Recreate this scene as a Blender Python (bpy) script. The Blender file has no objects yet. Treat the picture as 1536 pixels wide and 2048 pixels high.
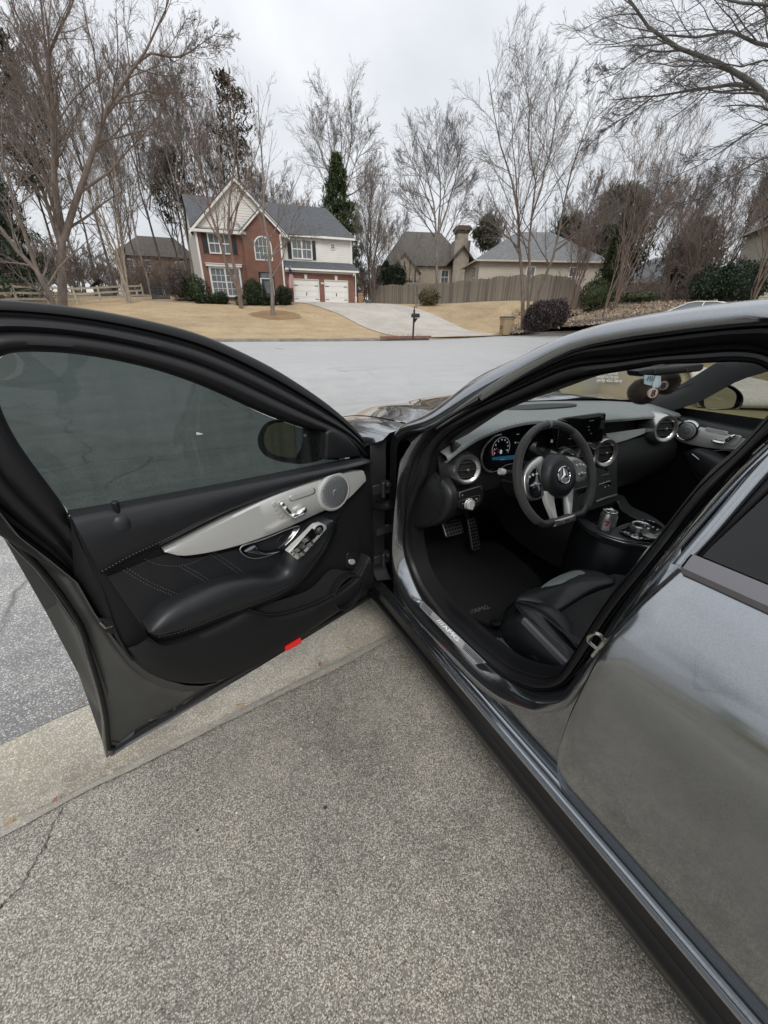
import bpy, math, random
import numpy as np
from mathutils import Vector, Matrix
rad=math.radians
SC=bpy.context.scene; COL=SC.collection
# ---------------- camera ----------------
YAW,PIT,ROLL,BETA,FPX=-27.8,27.5,1.0,3.0,770.0
def mRx(a): c,s=math.cos(a),math.sin(a); return np.array([[1,0,0],[0,c,-s],[0,s,c]])
def mRz(a): c,s=math.cos(a),math.sin(a); return np.array([[c,-s,0],[s,c,0],[0,0,1.]])
CAMW=np.array([-1.5,0,1.4]); MW=mRz(rad(YAW))@mRx(rad(90-PIT))@mRz(rad(ROLL))
cam=bpy.data.objects.new('camera',bpy.data.cameras.new('camera')); COL.objects.link(cam)
mw=Matrix.Identity(4)
for i in range(3):
    for j in range(3): mw[i][j]=MW[i,j]
    mw[i][3]=CAMW[i]
cam.matrix_world=mw
cam.data.sensor_fit='VERTICAL'; cam.data.sensor_height=36; cam.data.sensor_width=27
cam.data.lens=FPX/2048*36; cam.data.clip_start=.05; cam.data.clip_end=2000
SC.camera=cam
# ---------------- sky, sun, exposure ----------------
SUN_EL,SUN_AZ=48,200
world=bpy.data.worlds.new('World'); SC.world=world; world.use_nodes=True
def build_world():
    nt=world.node_tree; nt.nodes.clear(); N=nt.nodes.new; L=nt.links.new
    out=N('ShaderNodeOutputWorld'); bg=N('ShaderNodeBackground'); bg.inputs[1].default_value=.1
    sky=N('ShaderNodeTexSky'); sky.sky_type='NISHITA'; sky.sun_disc=False
    sky.sun_elevation=rad(SUN_EL); sky.sun_rotation=rad(SUN_AZ)
    tc=N('ShaderNodeTexCoord'); sep=N('ShaderNodeSeparateXYZ'); L(tc.outputs['Generated'],sep.inputs[0])
    ad=N('ShaderNodeMath'); ad.operation='ADD'; ad.inputs[1].default_value=.35
    ab=N('ShaderNodeMath'); ab.operation='ABSOLUTE'; L(sep.outputs[2],ab.inputs[0]); L(ab.outputs[0],ad.inputs[0])
    dv=N('ShaderNodeVectorMath'); dv.operation='SCALE'
    iv=N('ShaderNodeMath'); iv.operation='DIVIDE'; iv.inputs[0].default_value=1; L(ad.outputs[0],iv.inputs[1])
    L(tc.outputs['Generated'],dv.inputs[0]); L(iv.outputs[0],dv.inputs['Scale'])
    n1=N('ShaderNodeTexNoise'); n1.inputs['Scale'].default_value=1.9; n1.inputs['Detail'].default_value=5; n1.inputs['Roughness'].default_value=.5; n1.inputs['Distortion'].default_value=.3
    L(dv.outputs[0],n1.inputs['Vector'])
    cr=N('ShaderNodeValToRGB'); L(n1.outputs[0],cr.inputs[0])
    cr.color_ramp.elements[0].position=.32; cr.color_ramp.elements[0].color=(.46,.475,.50,1)
    cr.color_ramp.elements[1].position=.66; cr.color_ramp.elements[1].color=(.60,.61,.622,1)
    sc=N('ShaderNodeVectorMath'); sc.operation='SCALE'; L(cr.outputs[0],sc.inputs[0])
    zm=N('ShaderNodeMath'); zm.operation='MULTIPLY_ADD'; zm.inputs[1].default_value=8.0; zm.inputs[2].default_value=9.3; L(ab.outputs[0],zm.inputs[0]); L(zm.outputs[0],sc.inputs['Scale'])   # overcast sky brightens towards the zenith
    mx=N('ShaderNodeMixRGB'); mx.inputs[0].default_value=.93; L(sky.outputs[0],mx.inputs[1]); L(sc.outputs[0],mx.inputs[2])
    L(mx.outputs[0],bg.inputs[0]); L(bg.outputs[0],out.inputs[0])
build_world()
sun=bpy.data.objects.new('sun',bpy.data.lights.new('sun','SUN')); COL.objects.link(sun)
sun.data.energy=1.2; sun.data.angle=rad(25); sun.data.color=(1,.96,.9)
sun.rotation_euler=(rad(90-SUN_EL),0,rad(180-SUN_AZ)+rad(0))
SC.view_settings.view_transform='Standard'; SC.view_settings.look='None'
SC.view_settings.exposure=0.52; SC.view_settings.gamma=1
SC.view_settings.use_curve_mapping=False
try:
    SC.cycles.max_bounces=8; SC.cycles.transparent_max_bounces=12; SC.cycles.use_denoising=True
except Exception: pass
# ---------------- survey: a photo point on a known plane gives its place in the scene ----------------
TC=mRx(-rad(BETA))           # car frame -> world (car stands nose-down on the apron)
class Survey:
    def __init__(s,c,m): s.c=c; s.m=m
    def ray(s,x,y): return s.m@np.array([x-768,1024-y,-FPX])
    def X(s,x,y,v): d=s.ray(x,y); return s.c+d*(v-s.c[0])/d[0]
    def Y(s,x,y,v): d=s.ray(x,y); return s.c+d*(v-s.c[1])/d[1]
    def Z(s,x,y,v): d=s.ray(x,y); return s.c+d*(v-s.c[2])/d[2]
    def D(s,x,y,v): d=s.ray(x,y); return s.c+d*v/math.hypot(d[0],d[1])
SW=Survey(CAMW,MW); SK=Survey(TC.T@CAMW,TC.T@MW)
# ---------------- materials ----------------
MATS={}
def mat(name,col,rough=.6,metal=0,bump=0,bscale=50,var=0,vscale=8,spec=.5,coat=0,coatr=.05,emit=None,estr=1,sheen=0,aniso=0,stretch=None,ior=None,dist=.002,vcol=None):
    if name in MATS: return MATS[name]
    m=bpy.data.materials.new(name); m.use_nodes=True; nt=m.node_tree; N=nt.nodes.new; L=nt.links.new
    b=nt.nodes['Principled BSDF']; c=tuple(col)+(1,)
    b.inputs['Base Color'].default_value=c; b.inputs['Roughness'].default_value=rough; b.inputs['Metallic'].default_value=metal
    b.inputs['Specular IOR Level'].default_value=spec
    if coat: b.inputs['Coat Weight'].default_value=coat; b.inputs['Coat Roughness'].default_value=coatr
    if sheen: b.inputs['Sheen Weight'].default_value=sheen; b.inputs['Sheen Roughness'].default_value=.5
    if aniso: b.inputs['Anisotropic'].default_value=aniso
    if emit: b.inputs['Emission Color'].default_value=tuple(emit)+(1,); b.inputs['Emission Strength'].default_value=estr
    if var or bump:
        tc=N('ShaderNodeTexCoord'); src=tc.outputs['Object']
        if stretch:
            mp=N('ShaderNodeMapping'); mp.inputs['Scale'].default_value=stretch; L(src,mp.inputs[0]); src=mp.outputs[0]
    if var:
        n=N('ShaderNodeTexNoise'); n.inputs['Scale'].default_value=vscale; n.inputs['Detail'].default_value=6; n.inputs['Roughness'].default_value=.65
        L(src,n.inputs['Vector']); cr=N('ShaderNodeValToRGB'); L(n.outputs[0],cr.inputs[0])
        lo=vcol if vcol else tuple(max(0,x*(1-var)) for x in col); hi=tuple(min(1,x*(1+var)) for x in col)
        cr.color_ramp.elements[0].position=.3; cr.color_ramp.elements[0].color=tuple(lo)+(1,)
        cr.color_ramp.elements[1].position=.7; cr.color_ramp.elements[1].color=hi+(1,)
        L(cr.outputs[0],b.inputs['Base Color'])
    if bump:
        n2=N('ShaderNodeTexNoise'); n2.inputs['Scale'].default_value=bscale; n2.inputs['Detail'].default_value=4
        L(src,n2.inputs['Vector']); bp=N('ShaderNodeBump'); bp.inputs['Strength'].default_value=bump; bp.inputs['Distance'].default_value=dist
        L(n2.outputs[0],bp.inputs['Height']); L(bp.outputs[0],b.inputs['Normal'])
    MATS[name]=m; return m
# ---------------- mesh helpers ----------------
ORG={}
def P3(a): return np.asarray(a,float)
def nrm(v): v=np.asarray(v,float); l=np.linalg.norm(v); return v/l if l else v
def crv(pts,n,closed=False):
    """Catmull-Rom through pts, resampled evenly to n points"""
    p=np.array([P3(q) for q in pts])
    if len(p)==2 and not closed:
        t=np.linspace(0,1,n)[:,None]; return p[0]+(p[1]-p[0])*t
    if closed: q=np.vstack([p[-1],p,p[0],p[1]])
    else: q=np.vstack([2*p[0]-p[1],p,2*p[-1]-p[-2]])
    out=[]; m=len(q)-3
    for i in range(m):
        a,b,c,d=q[i:i+4]
        for t in np.linspace(0,1,12,endpoint=False):
            out.append(.5*((2*b)+(c-a)*t+(2*a-5*b+4*c-d)*t*t+(3*b-a-3*c+d)*t**3))
    if not closed: out.append(q[-2])
    else: out.append(out[0])
    return resam(np.array(out),n,closed)
def resam(o,n,closed=False):
    o=np.asarray(o,float); s=np.r_[0,np.cumsum(np.linalg.norm(np.diff(o,axis=0),axis=1))]
    u=np.linspace(0,s[-1],n+1 if closed else n)
    if closed: u=u[:-1]
    return np.stack([np.interp(u,s,o[:,k]) for k in range(o.shape[1])],1)
def lin(pts,n,closed=False):
    p=np.array([P3(q) for q in pts])
    if closed: p=np.vstack([p,p[0]])
    return resam(p,n,closed)
class MB:
    def __init__(s): s.v=[]; s.f=[]
    def add(s,v,f):
        o=len(s.v); s.v.extend([tuple(map(float,x)) for x in v]); s.f.extend([tuple(i+o for i in q) for q in f]); return s
    def box(s,c,size,R=None):
        hx,hy,hz=[q/2 for q in size]; vs=[]
        for z in(-hz,hz):
            for x,y in((-hx,-hy),(hx,-hy),(hx,hy),(-hx,hy)):
                p=np.array([x,y,z]); 
                if R is not None: p=np.asarray(R)@p
                vs.append(p+P3(c))
        return s.add(vs,[(3,2,1,0),(4,5,6,7),(0,1,5,4),(1,2,6,5),(2,3,7,6),(3,0,4,7)])
    def bx(s,x0,x1,y0,y1,z0,z1): return s.box(((x0+x1)/2,(y0+y1)/2,(z0+z1)/2),(abs(x1-x0),abs(y1-y0),abs(z1-z0)))
    def prism(s,outline,vec):
        o=[P3(p) for p in outline]; n=len(o); v=P3(vec)
        return s.add(o+[p+v for p in o],[tuple(range(n))[::-1],tuple(range(n,2*n))]+[(i,(i+1)%n,n+(i+1)%n,n+i) for i in range(n)])
    def grid(s,rows,closed=False,cap=False):
        m=len(rows[0]); v=[p for r_ in rows for p in r_]; f=[]
        for i in range(len(rows)-1):
            for j in range(m if closed else m-1):
                k=(j+1)%m; f.append((i*m+j,i*m+k,(i+1)*m+k,(i+1)*m+j))
        if cap: f.append(tuple(range(m))[::-1]); f.append(tuple((len(rows)-1)*m+j for j in range(m)))
        return s.add(v,f)
    def tube(s,pts,r,n=8,closed=False,cap=True):
        p=np.array([P3(q) for q in pts]); K=len(p); r=np.broadcast_to(np.asarray(r,float),(K,))
        t=np.gradient(p,axis=0) if not closed else np.roll(p,-1,0)-np.roll(p,1,0)
        ref=np.array([0,0,1.]); 
        if abs(nrm(t[0])@ref)>.9: ref=np.array([1.,0,0])
        a=nrm(np.cross(t[0],ref)); rows=[]
        for i in range(K):
            ti=nrm(t[i]); a=nrm(a-ti*(a@ti)); b=np.cross(ti,a)
            rows.append([p[i]+r[i]*(a*math.cos(q)+b*math.sin(q)) for q in np.linspace(0,2*math.pi,n,endpoint=False)])
        if closed: rows.append(rows[0])
        return s.grid(rows,True,cap and not closed)
    def lathe(s,c,axis,prof,n=24,cap=True):
        ax=nrm(axis); ref=np.array([0,0,1.]) if abs(ax[2])<.9 else np.array([1.,0,0])
        a=nrm(np.cross(ax,ref)); b=np.cross(ax,a); c=P3(c)
        rows=[[c+ax*h+rr*(a*math.cos(q)+b*math.sin(q)) for q in np.linspace(0,2*math.pi,n,endpoint=False)] for rr,h in prof]
        return s.grid(rows,True,cap)
    def ribbon(s,A,B,prof,nv):
        """strip between polylines A and B; prof=(t,off) rows; nv normal vec or array"""
        A=np.asarray(A);B=np.asarray(B); nv=np.asarray(nv,float)
        return s.grid([A+(B-A)*t+nv*o for t,o in prof])
    def pad(s,outline,nv,depth,bulge=0,edge=.012,back=0):
        """cushioned plate on a closed outline"""
        o=np.asarray(outline,float); c=o.mean(0); nv=nrm(nv); r_=np.linalg.norm(o-c,axis=1).mean()
        k=min(.5,edge/r_); rows=[o-nv*back]
        for t,d in((0,0),(0,depth*.6),(k*.4,depth*.9),(k,depth),(k+(1-k)*.35,depth+bulge*.6),(k+(1-k)*.7,depth+bulge*.95)):
            rows.append(o+(c-o)*t+nv*d)
        s.grid(rows,True); m=len(o); b=len(s.v); s.v.append(tuple(c+nv*(depth+bulge)))
        s.f.extend([(b-m+j,b-m+(j+1)%m,b) for j in range(m)]); return s
    def build(s,name,m,parent=None,smooth=40,xf=None,label=None,cat=None,group=None,kind=None,bevel=0,solid=0,subd=0,flip=False):
        v=np.array(s.v,float)
        if xf is not None: v=v@np.asarray(xf).T
        lo,hi=v.min(0),v.max(0); org=(lo+hi)/2
        if parent is None: org[2]=lo[2]
        me=bpy.data.meshes.new(name); me.from_pydata((v-org).tolist(),[],s.f); me.update()
        return finish(name,me,org,m,parent,smooth,label,cat,group,kind,bevel,solid,subd)
def finish(name,me,org,m,parent=None,smooth=40,label=None,cat=None,group=None,kind=None,bevel=0,solid=0,subd=0):
    if m: me.materials.append(m)
    if smooth:
        me.shade_smooth()
        if smooth<180: me.set_sharp_from_angle(angle=rad(smooth))
    ob=bpy.data.objects.new(name,me); COL.objects.link(ob)
    if parent is not None:
        if parent.parent is not None and parent.parent.parent is not None: parent=parent.parent
        ob.parent=parent; ob.location=Vector(P3(org)-ORG[parent.name])
    else: ob.location=Vector(P3(org))
    ORG[ob.name]=P3(org)
    tag(ob,label,cat,group,kind)
    if solid: md=ob.modifiers.new('s','SOLIDIFY'); md.thickness=solid; md.offset=0
    if bevel: md=ob.modifiers.new('b','BEVEL'); md.width=bevel; md.segments=2; md.limit_method='ANGLE'; md.angle_limit=rad(40)
    if subd: md=ob.modifiers.new('u','SUBSURF'); md.levels=subd; md.render_levels=subd
    return ob
def tag(o,label=None,cat=None,group=None,kind=None):
    if label: o['label']=label
    if cat: o['category']=cat
    if group: o['group']=group
    if kind: o['kind']=kind
def empty(name,loc,label,cat,group=None):
    e=bpy.data.objects.new(name,None); COL.objects.link(e); e.location=Vector(P3(loc)); e.empty_display_size=.2
    ORG[e.name]=P3(loc); tag(e,label,cat,group); return e
def dup(ob,parent,org):
    c=ob.copy(); COL.objects.link(c); c.parent=parent
    c.location=Vector(P3(org)-(ORG[parent.name] if parent is not None else 0)); ORG[c.name]=P3(org); return c
def text(name,body,m,parent,o,ex,ey,size,ext=.0005,shear=0,xf=None,bold=0,align='CENTER'):
    cu=bpy.data.curves.new('t','FONT'); cu.body=body; cu.size=size; cu.extrude=ext; cu.shear=shear; cu.offset=bold
    cu.align_x=align; cu.align_y='CENTER'; cu.resolution_u=3
    tmp=bpy.data.objects.new('t',cu); COL.objects.link(tmp)
    dg=bpy.context.evaluated_depsgraph_get(); me0=tmp.evaluated_get(dg).to_mesh()
    vs=np.array([v.co[:] for v in me0.vertices]); fs=[tuple(p.vertices) for p in me0.polygons]
    bpy.data.objects.remove(tmp); ex=P3(ex); ey=P3(ey); ez=nrm(np.cross(ex,ey))
    b=MB(); b.add([P3(o)+ex*q[0]+ey*q[1]+ez*q[2] for q in vs],fs)
    return b.build(name,m,parent,smooth=0,xf=xf)
def fastmesh(name,V,Q):
    """V (n,3) Q (m,k) constant face size"""
    me=bpy.data.meshes.new(name); n=len(V); m,k=Q.shape
    me.vertices.add(n); me.vertices.foreach_set('co',np.ascontiguousarray(V,dtype=np.float32).ravel())
    me.loops.add(m*k); me.loops.foreach_set('vertex_index',np.ascontiguousarray(Q,dtype=np.int32).ravel())
    me.polygons.add(m); me.polygons.foreach_set('loop_start',np.arange(0,m*k,k,dtype=np.int32))
    try: me.polygons.foreach_set('loop_total',np.full(m,k,dtype=np.int32))
    except Exception: pass
    me.update(calc_edges=True); return me
# ======================= SETTING =======================
def nodes(name):
    m=bpy.data.materials.new(name); m.use_nodes=True; nt=m.node_tree
    MATS[name]=m; return m,nt,nt.nodes.new,nt.links.new,nt.nodes['Principled BSDF']
def ramp(N,L,src,stops):
    cr=N('ShaderNodeValToRGB'); e=cr.color_ramp.elements
    while len(e)<len(stops): e.new(.5)
    for q,(p,c) in zip(e,stops): q.position=p; q.color=tuple(c)+(1,) if len(c)==3 else c
    L(src,cr.inputs[0]); return cr.outputs[0]
def noise(N,L,src,scale,det=4,rough=.55):
    n=N('ShaderNodeTexNoise'); n.inputs['Scale'].default_value=scale; n.inputs['Detail'].default_value=det; n.inputs['Roughness'].default_value=rough
    L(src,n.inputs['Vector']); return n.outputs[0]
def mixc(N,L,f,a,b,mode='MIX'):
    m=N('ShaderNodeMixRGB'); m.blend_type=mode
    for i,q in enumerate((f,a,b)):
        if hasattr(q,'links'): L(q,m.inputs[i])
        elif i==0: m.inputs[0].default_value=q
        else: m.inputs[i].default_value=tuple(q)+(1,)
    return m.outputs[0]
def aggregate(name,cell,pal,cement,bump,patch,grime,roughness=.85,gap=.5,dist=.003,grain=0):
    """exposed aggregate: pebbles of several colours set in cement, with broad grime"""
    m,nt,N,L,b=nodes(name); tc=N('ShaderNodeTexCoord'); src=tc.outputs['Object']
    wob=N('ShaderNodeTexNoise'); wob.inputs['Scale'].default_value=1/cell*.7; L(src,wob.inputs['Vector'])
    ma=N('ShaderNodeVectorMath'); ma.operation='MULTIPLY_ADD'; ma.inputs[1].default_value=(cell*.6,)*3; L(wob.outputs['Color'],ma.inputs[0]); L(src,ma.inputs[2])
    v=N('ShaderNodeTexVoronoi'); v.inputs['Scale'].default_value=1/cell; L(ma.outputs[0],v.inputs['Vector'])
    v2=N('ShaderNodeTexVoronoi'); v2.inputs['Scale'].default_value=1/(cell*2.3); L(ma.outputs[0],v2.inputs['Vector'])
    sp=N('ShaderNodeSeparateColor'); L(v.outputs['Color'],sp.inputs[0])
    sp2=N('ShaderNodeSeparateColor'); L(v2.outputs['Color'],sp2.inputs[0])
    st=ramp(N,L,sp.outputs[0],pal)
    edge=ramp(N,L,v.outputs['Distance'],[(gap*.65,(1,1,1)),(gap,(0,0,0))])
    c=mixc(N,L,edge,cement,st)
    big=ramp(N,L,sp2.outputs[1],[(.955,(0,0,0)),(.97,(1,1,1))])
    bigm=mixc(N,L,1.0,big,ramp(N,L,v2.outputs['Distance'],[(.3,(1,1,1)),(.42,(0,0,0))]),'MULTIPLY')
    c=mixc(N,L,bigm,c,ramp(N,L,sp2.outputs[2],[(.2,(.52,.47,.4)),(.6,(.36,.3,.25)),(1,(.6,.58,.54))]))
    g=noise(N,L,src,patch,7,.62); c=mixc(N,L,ramp(N,L,g,[(.36,(.75,.75,.75)),(.62,(0,0,0))]),c,mixc(N,L,.8,c,grime,'MULTIPLY'))
    g2=noise(N,L,src,patch*3.3,5,.6); c=mixc(N,L,ramp(N,L,g2,[(.56,(0,0,0)),(.72,(.35,.35,.35))]),c,tuple(min(1,q*1.6) for q in cement))
    if grain:
        c=mixc(N,L,1,c,ramp(N,L,noise(N,L,src,330,4,.85),[(.3,(.70,.69,.68)),(.52,(1,1,1)),(.7,(1.28,1.27,1.25))]),'MULTIPLY'); c=mixc(N,L,1,c,ramp(N,L,noise(N,L,src,38,5,.75),[(.3,(.84,.83,.82)),(.7,(1.12,1.115,1.1))]),'MULTIPLY'); c=mixc(N,L,1,c,ramp(N,L,noise(N,L,src,2.3,8,.72),[(.3,(.60,.595,.585)),(.46,(.92,.92,.915)),(.58,(1.04,1.035,1.02)),(.7,(1.22,1.2,1.15))]),'MULTIPLY')
    L(c,b.inputs['Base Color']); b.inputs['Roughness'].default_value=roughness
    bp=N('ShaderNodeBump'); bp.inputs['Strength'].default_value=bump; bp.inputs['Distance'].default_value=dist; bp.invert=True
    L(v.outputs['Distance'],bp.inputs['Height']); L(bp.outputs[0],b.inputs['Normal']); return m
M_DRIVE=aggregate('exposed_aggregate',.0036,[(0,(.08,.075,.066)),(.2,(.24,.225,.198)),(.42,(.42,.395,.343)),(.62,(.57,.535,.468)),(.8,(.70,.66,.582)),(.92,(.44,.415,.368)),(1,(.27,.255,.232))],(.22,.207,.182),.5,.8,(.5,.495,.49),gap=.66,grain=1)
M_GUT=aggregate('gutter_concrete',.0062,[(0,(.36,.335,.285)),(.35,(.52,.49,.425)),(.7,(.68,.65,.58)),(1,(.5,.465,.41))],(.34,.318,.275),.45,2.2,(.62,.57,.5),grain=1)
M_ASPH=aggregate('asphalt',.008,[(0,(.16,.16,.162)),(.35,(.40,.40,.40)),(.7,(.62,.62,.61)),(1,(.8,.8,.79))],(.25,.25,.25),.2,.22,(.74,.74,.74),.5,grain=1)
M_ASPH2=aggregate('asphalt_strip',.008,[(0,(.14,.14,.142)),(.4,(.34,.34,.342)),(.75,(.53,.53,.53)),(1,(.7,.7,.7))],(.2,.2,.2),.4,.8,(.7,.7,.7),.6,grain=1)
def add_cracks(m,scale,width,col,seed):
    nt=m.node_tree; N=nt.nodes.new; L=nt.links.new; b=nt.nodes['Principled BSDF']
    src=N('ShaderNodeTexCoord').outputs['Object']; mp=N('ShaderNodeMapping'); mp.inputs['Location'].default_value=(seed,seed*.7,0); L(src,mp.inputs[0])
    w=N('ShaderNodeTexNoise'); w.inputs['Scale'].default_value=scale*3; w.inputs['Detail'].default_value=6; L(mp.outputs[0],w.inputs['Vector'])
    ma=N('ShaderNodeVectorMath'); ma.operation='MULTIPLY_ADD'; ma.inputs[1].default_value=(.5/scale*.5,)*3; L(w.outputs['Color'],ma.inputs[0]); L(mp.outputs[0],ma.inputs[2])
    v=N('ShaderNodeTexVoronoi'); v.feature='DISTANCE_TO_EDGE'; v.inputs['Scale'].default_value=scale; L(ma.outputs[0],v.inputs['Vector'])
    f=ramp(N,L,v.outputs['Distance'],[(0,(1,1,1)),(width,(0,0,0))]); g=noise(N,L,mp.outputs[0],scale*.8,2)
    f2=mixc(N,L,1,f,ramp(N,L,g,[(.5,(0,0,0)),(.56,(1,1,1))]),'MULTIPLY')
    old=b.inputs['Base Color'].links[0].from_socket; L(mixc(N,L,f2,old,col),b.inputs['Base Color'])
def add_tracks(m):
    nt=m.node_tree; N=nt.nodes.new; L=nt.links.new; b=nt.nodes['Principled BSDF']; mp=N('ShaderNodeMapping'); mp.inputs['Scale'].default_value=(.35,1.6,1); mp.inputs['Rotation'].default_value=(0,0,rad(-8)); L(N('ShaderNodeTexCoord').outputs['Object'],mp.inputs[0])
    f=ramp(N,L,noise(N,L,mp.outputs[0],1.1,8,.72),[(.3,(.60,.60,.605)),(.47,(.93,.93,.93)),(.62,(1.08,1.08,1.07))]); L(mixc(N,L,1,b.inputs['Base Color'].links[0].from_socket,f,'MULTIPLY'),b.inputs['Base Color'])
add_tracks(M_ASPH)
_b=M_ASPH.node_tree.nodes['Principled BSDF']; _b.inputs['Sheen Weight'].default_value=1.0; _b.inputs['Sheen Roughness'].default_value=.35; _b.inputs['Roughness'].default_value=.5
add_cracks(M_ASPH,.33,.006,(.05,.05,.05),3.1)
def ground_mat(name,stops,scale,fine,bump=.6,dist=.03):
    m,nt,N,L,b=nodes(name); src=N('ShaderNodeTexCoord').outputs['Object']
    a=noise(N,L,src,scale,6,.6); f=noise(N,L,src,fine,6,.75)
    c=mixc(N,L,.6,ramp(N,L,a,stops),ramp(N,L,f,stops))
    L(c,b.inputs['Base Color']); b.inputs['Roughness'].default_value=.95; b.inputs['Specular IOR Level'].default_value=.15
    bp=N('ShaderNodeBump'); bp.inputs['Strength'].default_value=bump; bp.inputs['Distance'].default_value=dist; L(f,bp.inputs['Height']); L(bp.outputs[0],b.inputs['Normal']); return m
M_LAWN=ground_mat('dormant_lawn',[(.3,(.20,.145,.085)),(.46,(.36,.27,.165)),(.6,(.46,.355,.225)),(.75,(.58,.47,.32))],.6,6)
M_WOOD=ground_mat('leafy_floor',[(.3,(.15,.118,.088)),(.5,(.27,.215,.16)),(.72,(.40,.33,.25))],.6,5)
M_NEAR=ground_mat('near_grass',[(.3,(.11,.10,.05)),(.5,(.2,.17,.09)),(.7,(.3,.25,.14))],.8,30,.8,.02)
M_FARC=aggregate('far_concrete',.03,[(0,(.38,.36,.32)),(.5,(.5,.47,.42)),(1,(.6,.57,.51))],(.42,.39,.35),.1,.5,(.7,.68,.65))
UPV=np.array([0,0,1.]); RZ=-.10                       # road level
def xyz(px,py,D): return SW.D(px,py,D)
kerbL=[SW.Z(x,y,RZ) for x,y in((300,684),(400,684),(500,683.5),(620,683),(700,682.5),(780,681.5),(858,680))]
kerbR=[SW.Z(x,y,RZ) for x,y in((1030,671),(1080,668),(1150,665),(1220,661),(1300,656))]
apron=[SW.Z(858,680,RZ),SW.Z(930,677,RZ),SW.Z(1030,671,RZ)]
def extend(pts,d0,d1):
    a=nrm(pts[0]-pts[1])*d0+pts[0]; b=nrm(pts[-1]-pts[-2])*d1+pts[-1]; return [a]+list(pts)+[b]
kerbLx=[np.array([-70,36,RZ]),np.array([-25,29,RZ])]+kerbL; kerbRx=kerbR+[kerbR[-1]+np.array([25,1,0]),kerbR[-1]+np.array([90,0,0])]
shore=np.array(kerbLx+apron[1:2]+kerbRx)           # far edge of the road
# terrain: thin plate spline through surveyed heights
ctl=[(p[0],p[1],RZ+.13) for p in shore]
for px,py,D in((540,607,45),(400,601,46),(345,606,43),(700,609.5,45),(620,607,44),(230,618,38),(140,612,42),(20,600,42),(450,640,33),(600,645,34),(760,640,38),(300,640,33),
               (740,608,57),(870,608,50),(1000,601,46),(1130,596,44),(1050,652,36),(1110,650,37),(1180,602,45),(1250,600,46),(1230,640,39),(1330,606,46),(1450,600,48)):
    ctl.append(tuple(xyz(px,py,D)))
for x,y,z in((-60,70,2.6),(0,85,3.0),(40,90,3.4),(90,90,3.5),(130,60,3),(0,140,4),(60,150,4),(-80,140,3),(150,150,4),(-60,45,1.5)): ctl.append((x,y,z))
ctl=np.array(ctl)
def tps_fit(c):
    n=len(c); d=np.linalg.norm(c[:,None,:2]-c[None,:,:2],axis=2); K=d**2*np.log(d+1e-9)+np.eye(n)*3.0
    A=np.zeros((n+3,n+3)); A[:n,:n]=K; A[:n,n]=1; A[:n,n+1:]=c[:,:2]; A[n:,:n]=A[:n,n:].T
    return np.linalg.solve(A,np.r_[c[:,2],0,0,0])
TW=tps_fit(ctl)
def hz(x,y):
    x=np.atleast_1d(np.asarray(x,float)); y=np.atleast_1d(np.asarray(y,float))
    d=np.hypot(x[:,None]-ctl[None,:,0],y[:,None]-ctl[None,:,1]); K=d**2*np.log(d+1e-9)
    z=K@TW[:len(ctl)]+TW[len(ctl)]+TW[-2]*x+TW[-1]*y
    return np.clip(z,-.05,6)
def hz1(x,y): return float(hz(x,y)[0])
def onground(px,D,py=640):
    p=xyz(px,py,D); p=p.copy(); p[2]=hz1(p[0],p[1]); return p
# base ground to the horizon, road, terrain
b=MB(); b.add([(-700,-700,-.6),(700,-700,-.6),(700,700,-.6),(-700,700,-.6)],[(0,1,2,3)]); b.build('ground',M_WOOD,smooth=0,kind='structure')
G0=SK.Z(0,1650,0); G1=SK.Z(780,1265,0)                  # lip of the apron (car frame)
gd=nrm((G1-G0)*[1,1,0]); gn=np.array([-gd[1],gd[0],0]); 
if gn[1]<0: gn=-gn
def gl(t,w,z): return G0+gd*t+gn*w+np.array([0,0,z])     # along the lip, away from the house, height (car frame)
road=[np.array([-70,2.2,RZ])]

b=MB(); nr=[(-120,1.2,-.14),(-40,.9,-.14)]+[tuple(TC@gl(t,.385,-.056)) for t in np.linspace(-12,4.1,12)]+[(4.2,4.2,-.11),(8.5,9,RZ),(16,14,RZ),(40,19,RZ),(140,22,RZ)]
nearrow=lin(nr,120)
farrow=lin([(-160,44,RZ)]+[tuple(p) for p in shore]+[(220,34,RZ)],120); farrow[:,1]+=.6
b.grid([nearrow+(farrow-nearrow)*t for t in np.linspace(0,1,14)]); b.build('road',M_ASPH,kind='structure')
far2=lin([(-160,44,RZ)]+[tuple(p) for p in shore]+[(220,34,RZ)],220)
rows=[]
for t in np.r_[np.linspace(0,40,45),np.linspace(42,160,40)]:
    q=far2.copy(); q[:,1]+=t+.16; q[:,2]=hz(q[:,0],q[:,1]); rows.append(q)
b=MB(); b.grid(rows); b.build('lawn',M_LAWN,kind='structure')
# far kerb
M_KERB=mat('kerb_concrete',(.2,.18,.15),.9,var=.35,vscale=3,bump=.4,bscale=20)
def kerb(pts,name):
    q=crv(pts,90); t=np.gradient(q,axis=0); n=np.stack([-t[:,1],t[:,0],t[:,2]*0],1); n/=np.linalg.norm(n,axis=1)[:,None]
    b=MB(); up=np.array([0,0,1.])
    b.grid([q-n*.02+up*-.05,q-n*.02+up*.004,q+up*.10,q+n*.03+up*.14,q+n*.18+up*.145,q+n*.2+up*-.05]); b.build(name,M_KERB,kind='structure',smooth=30)
kerb(kerbLx,'far_kerb'); kerb(kerbRx,'far_kerb')
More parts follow.
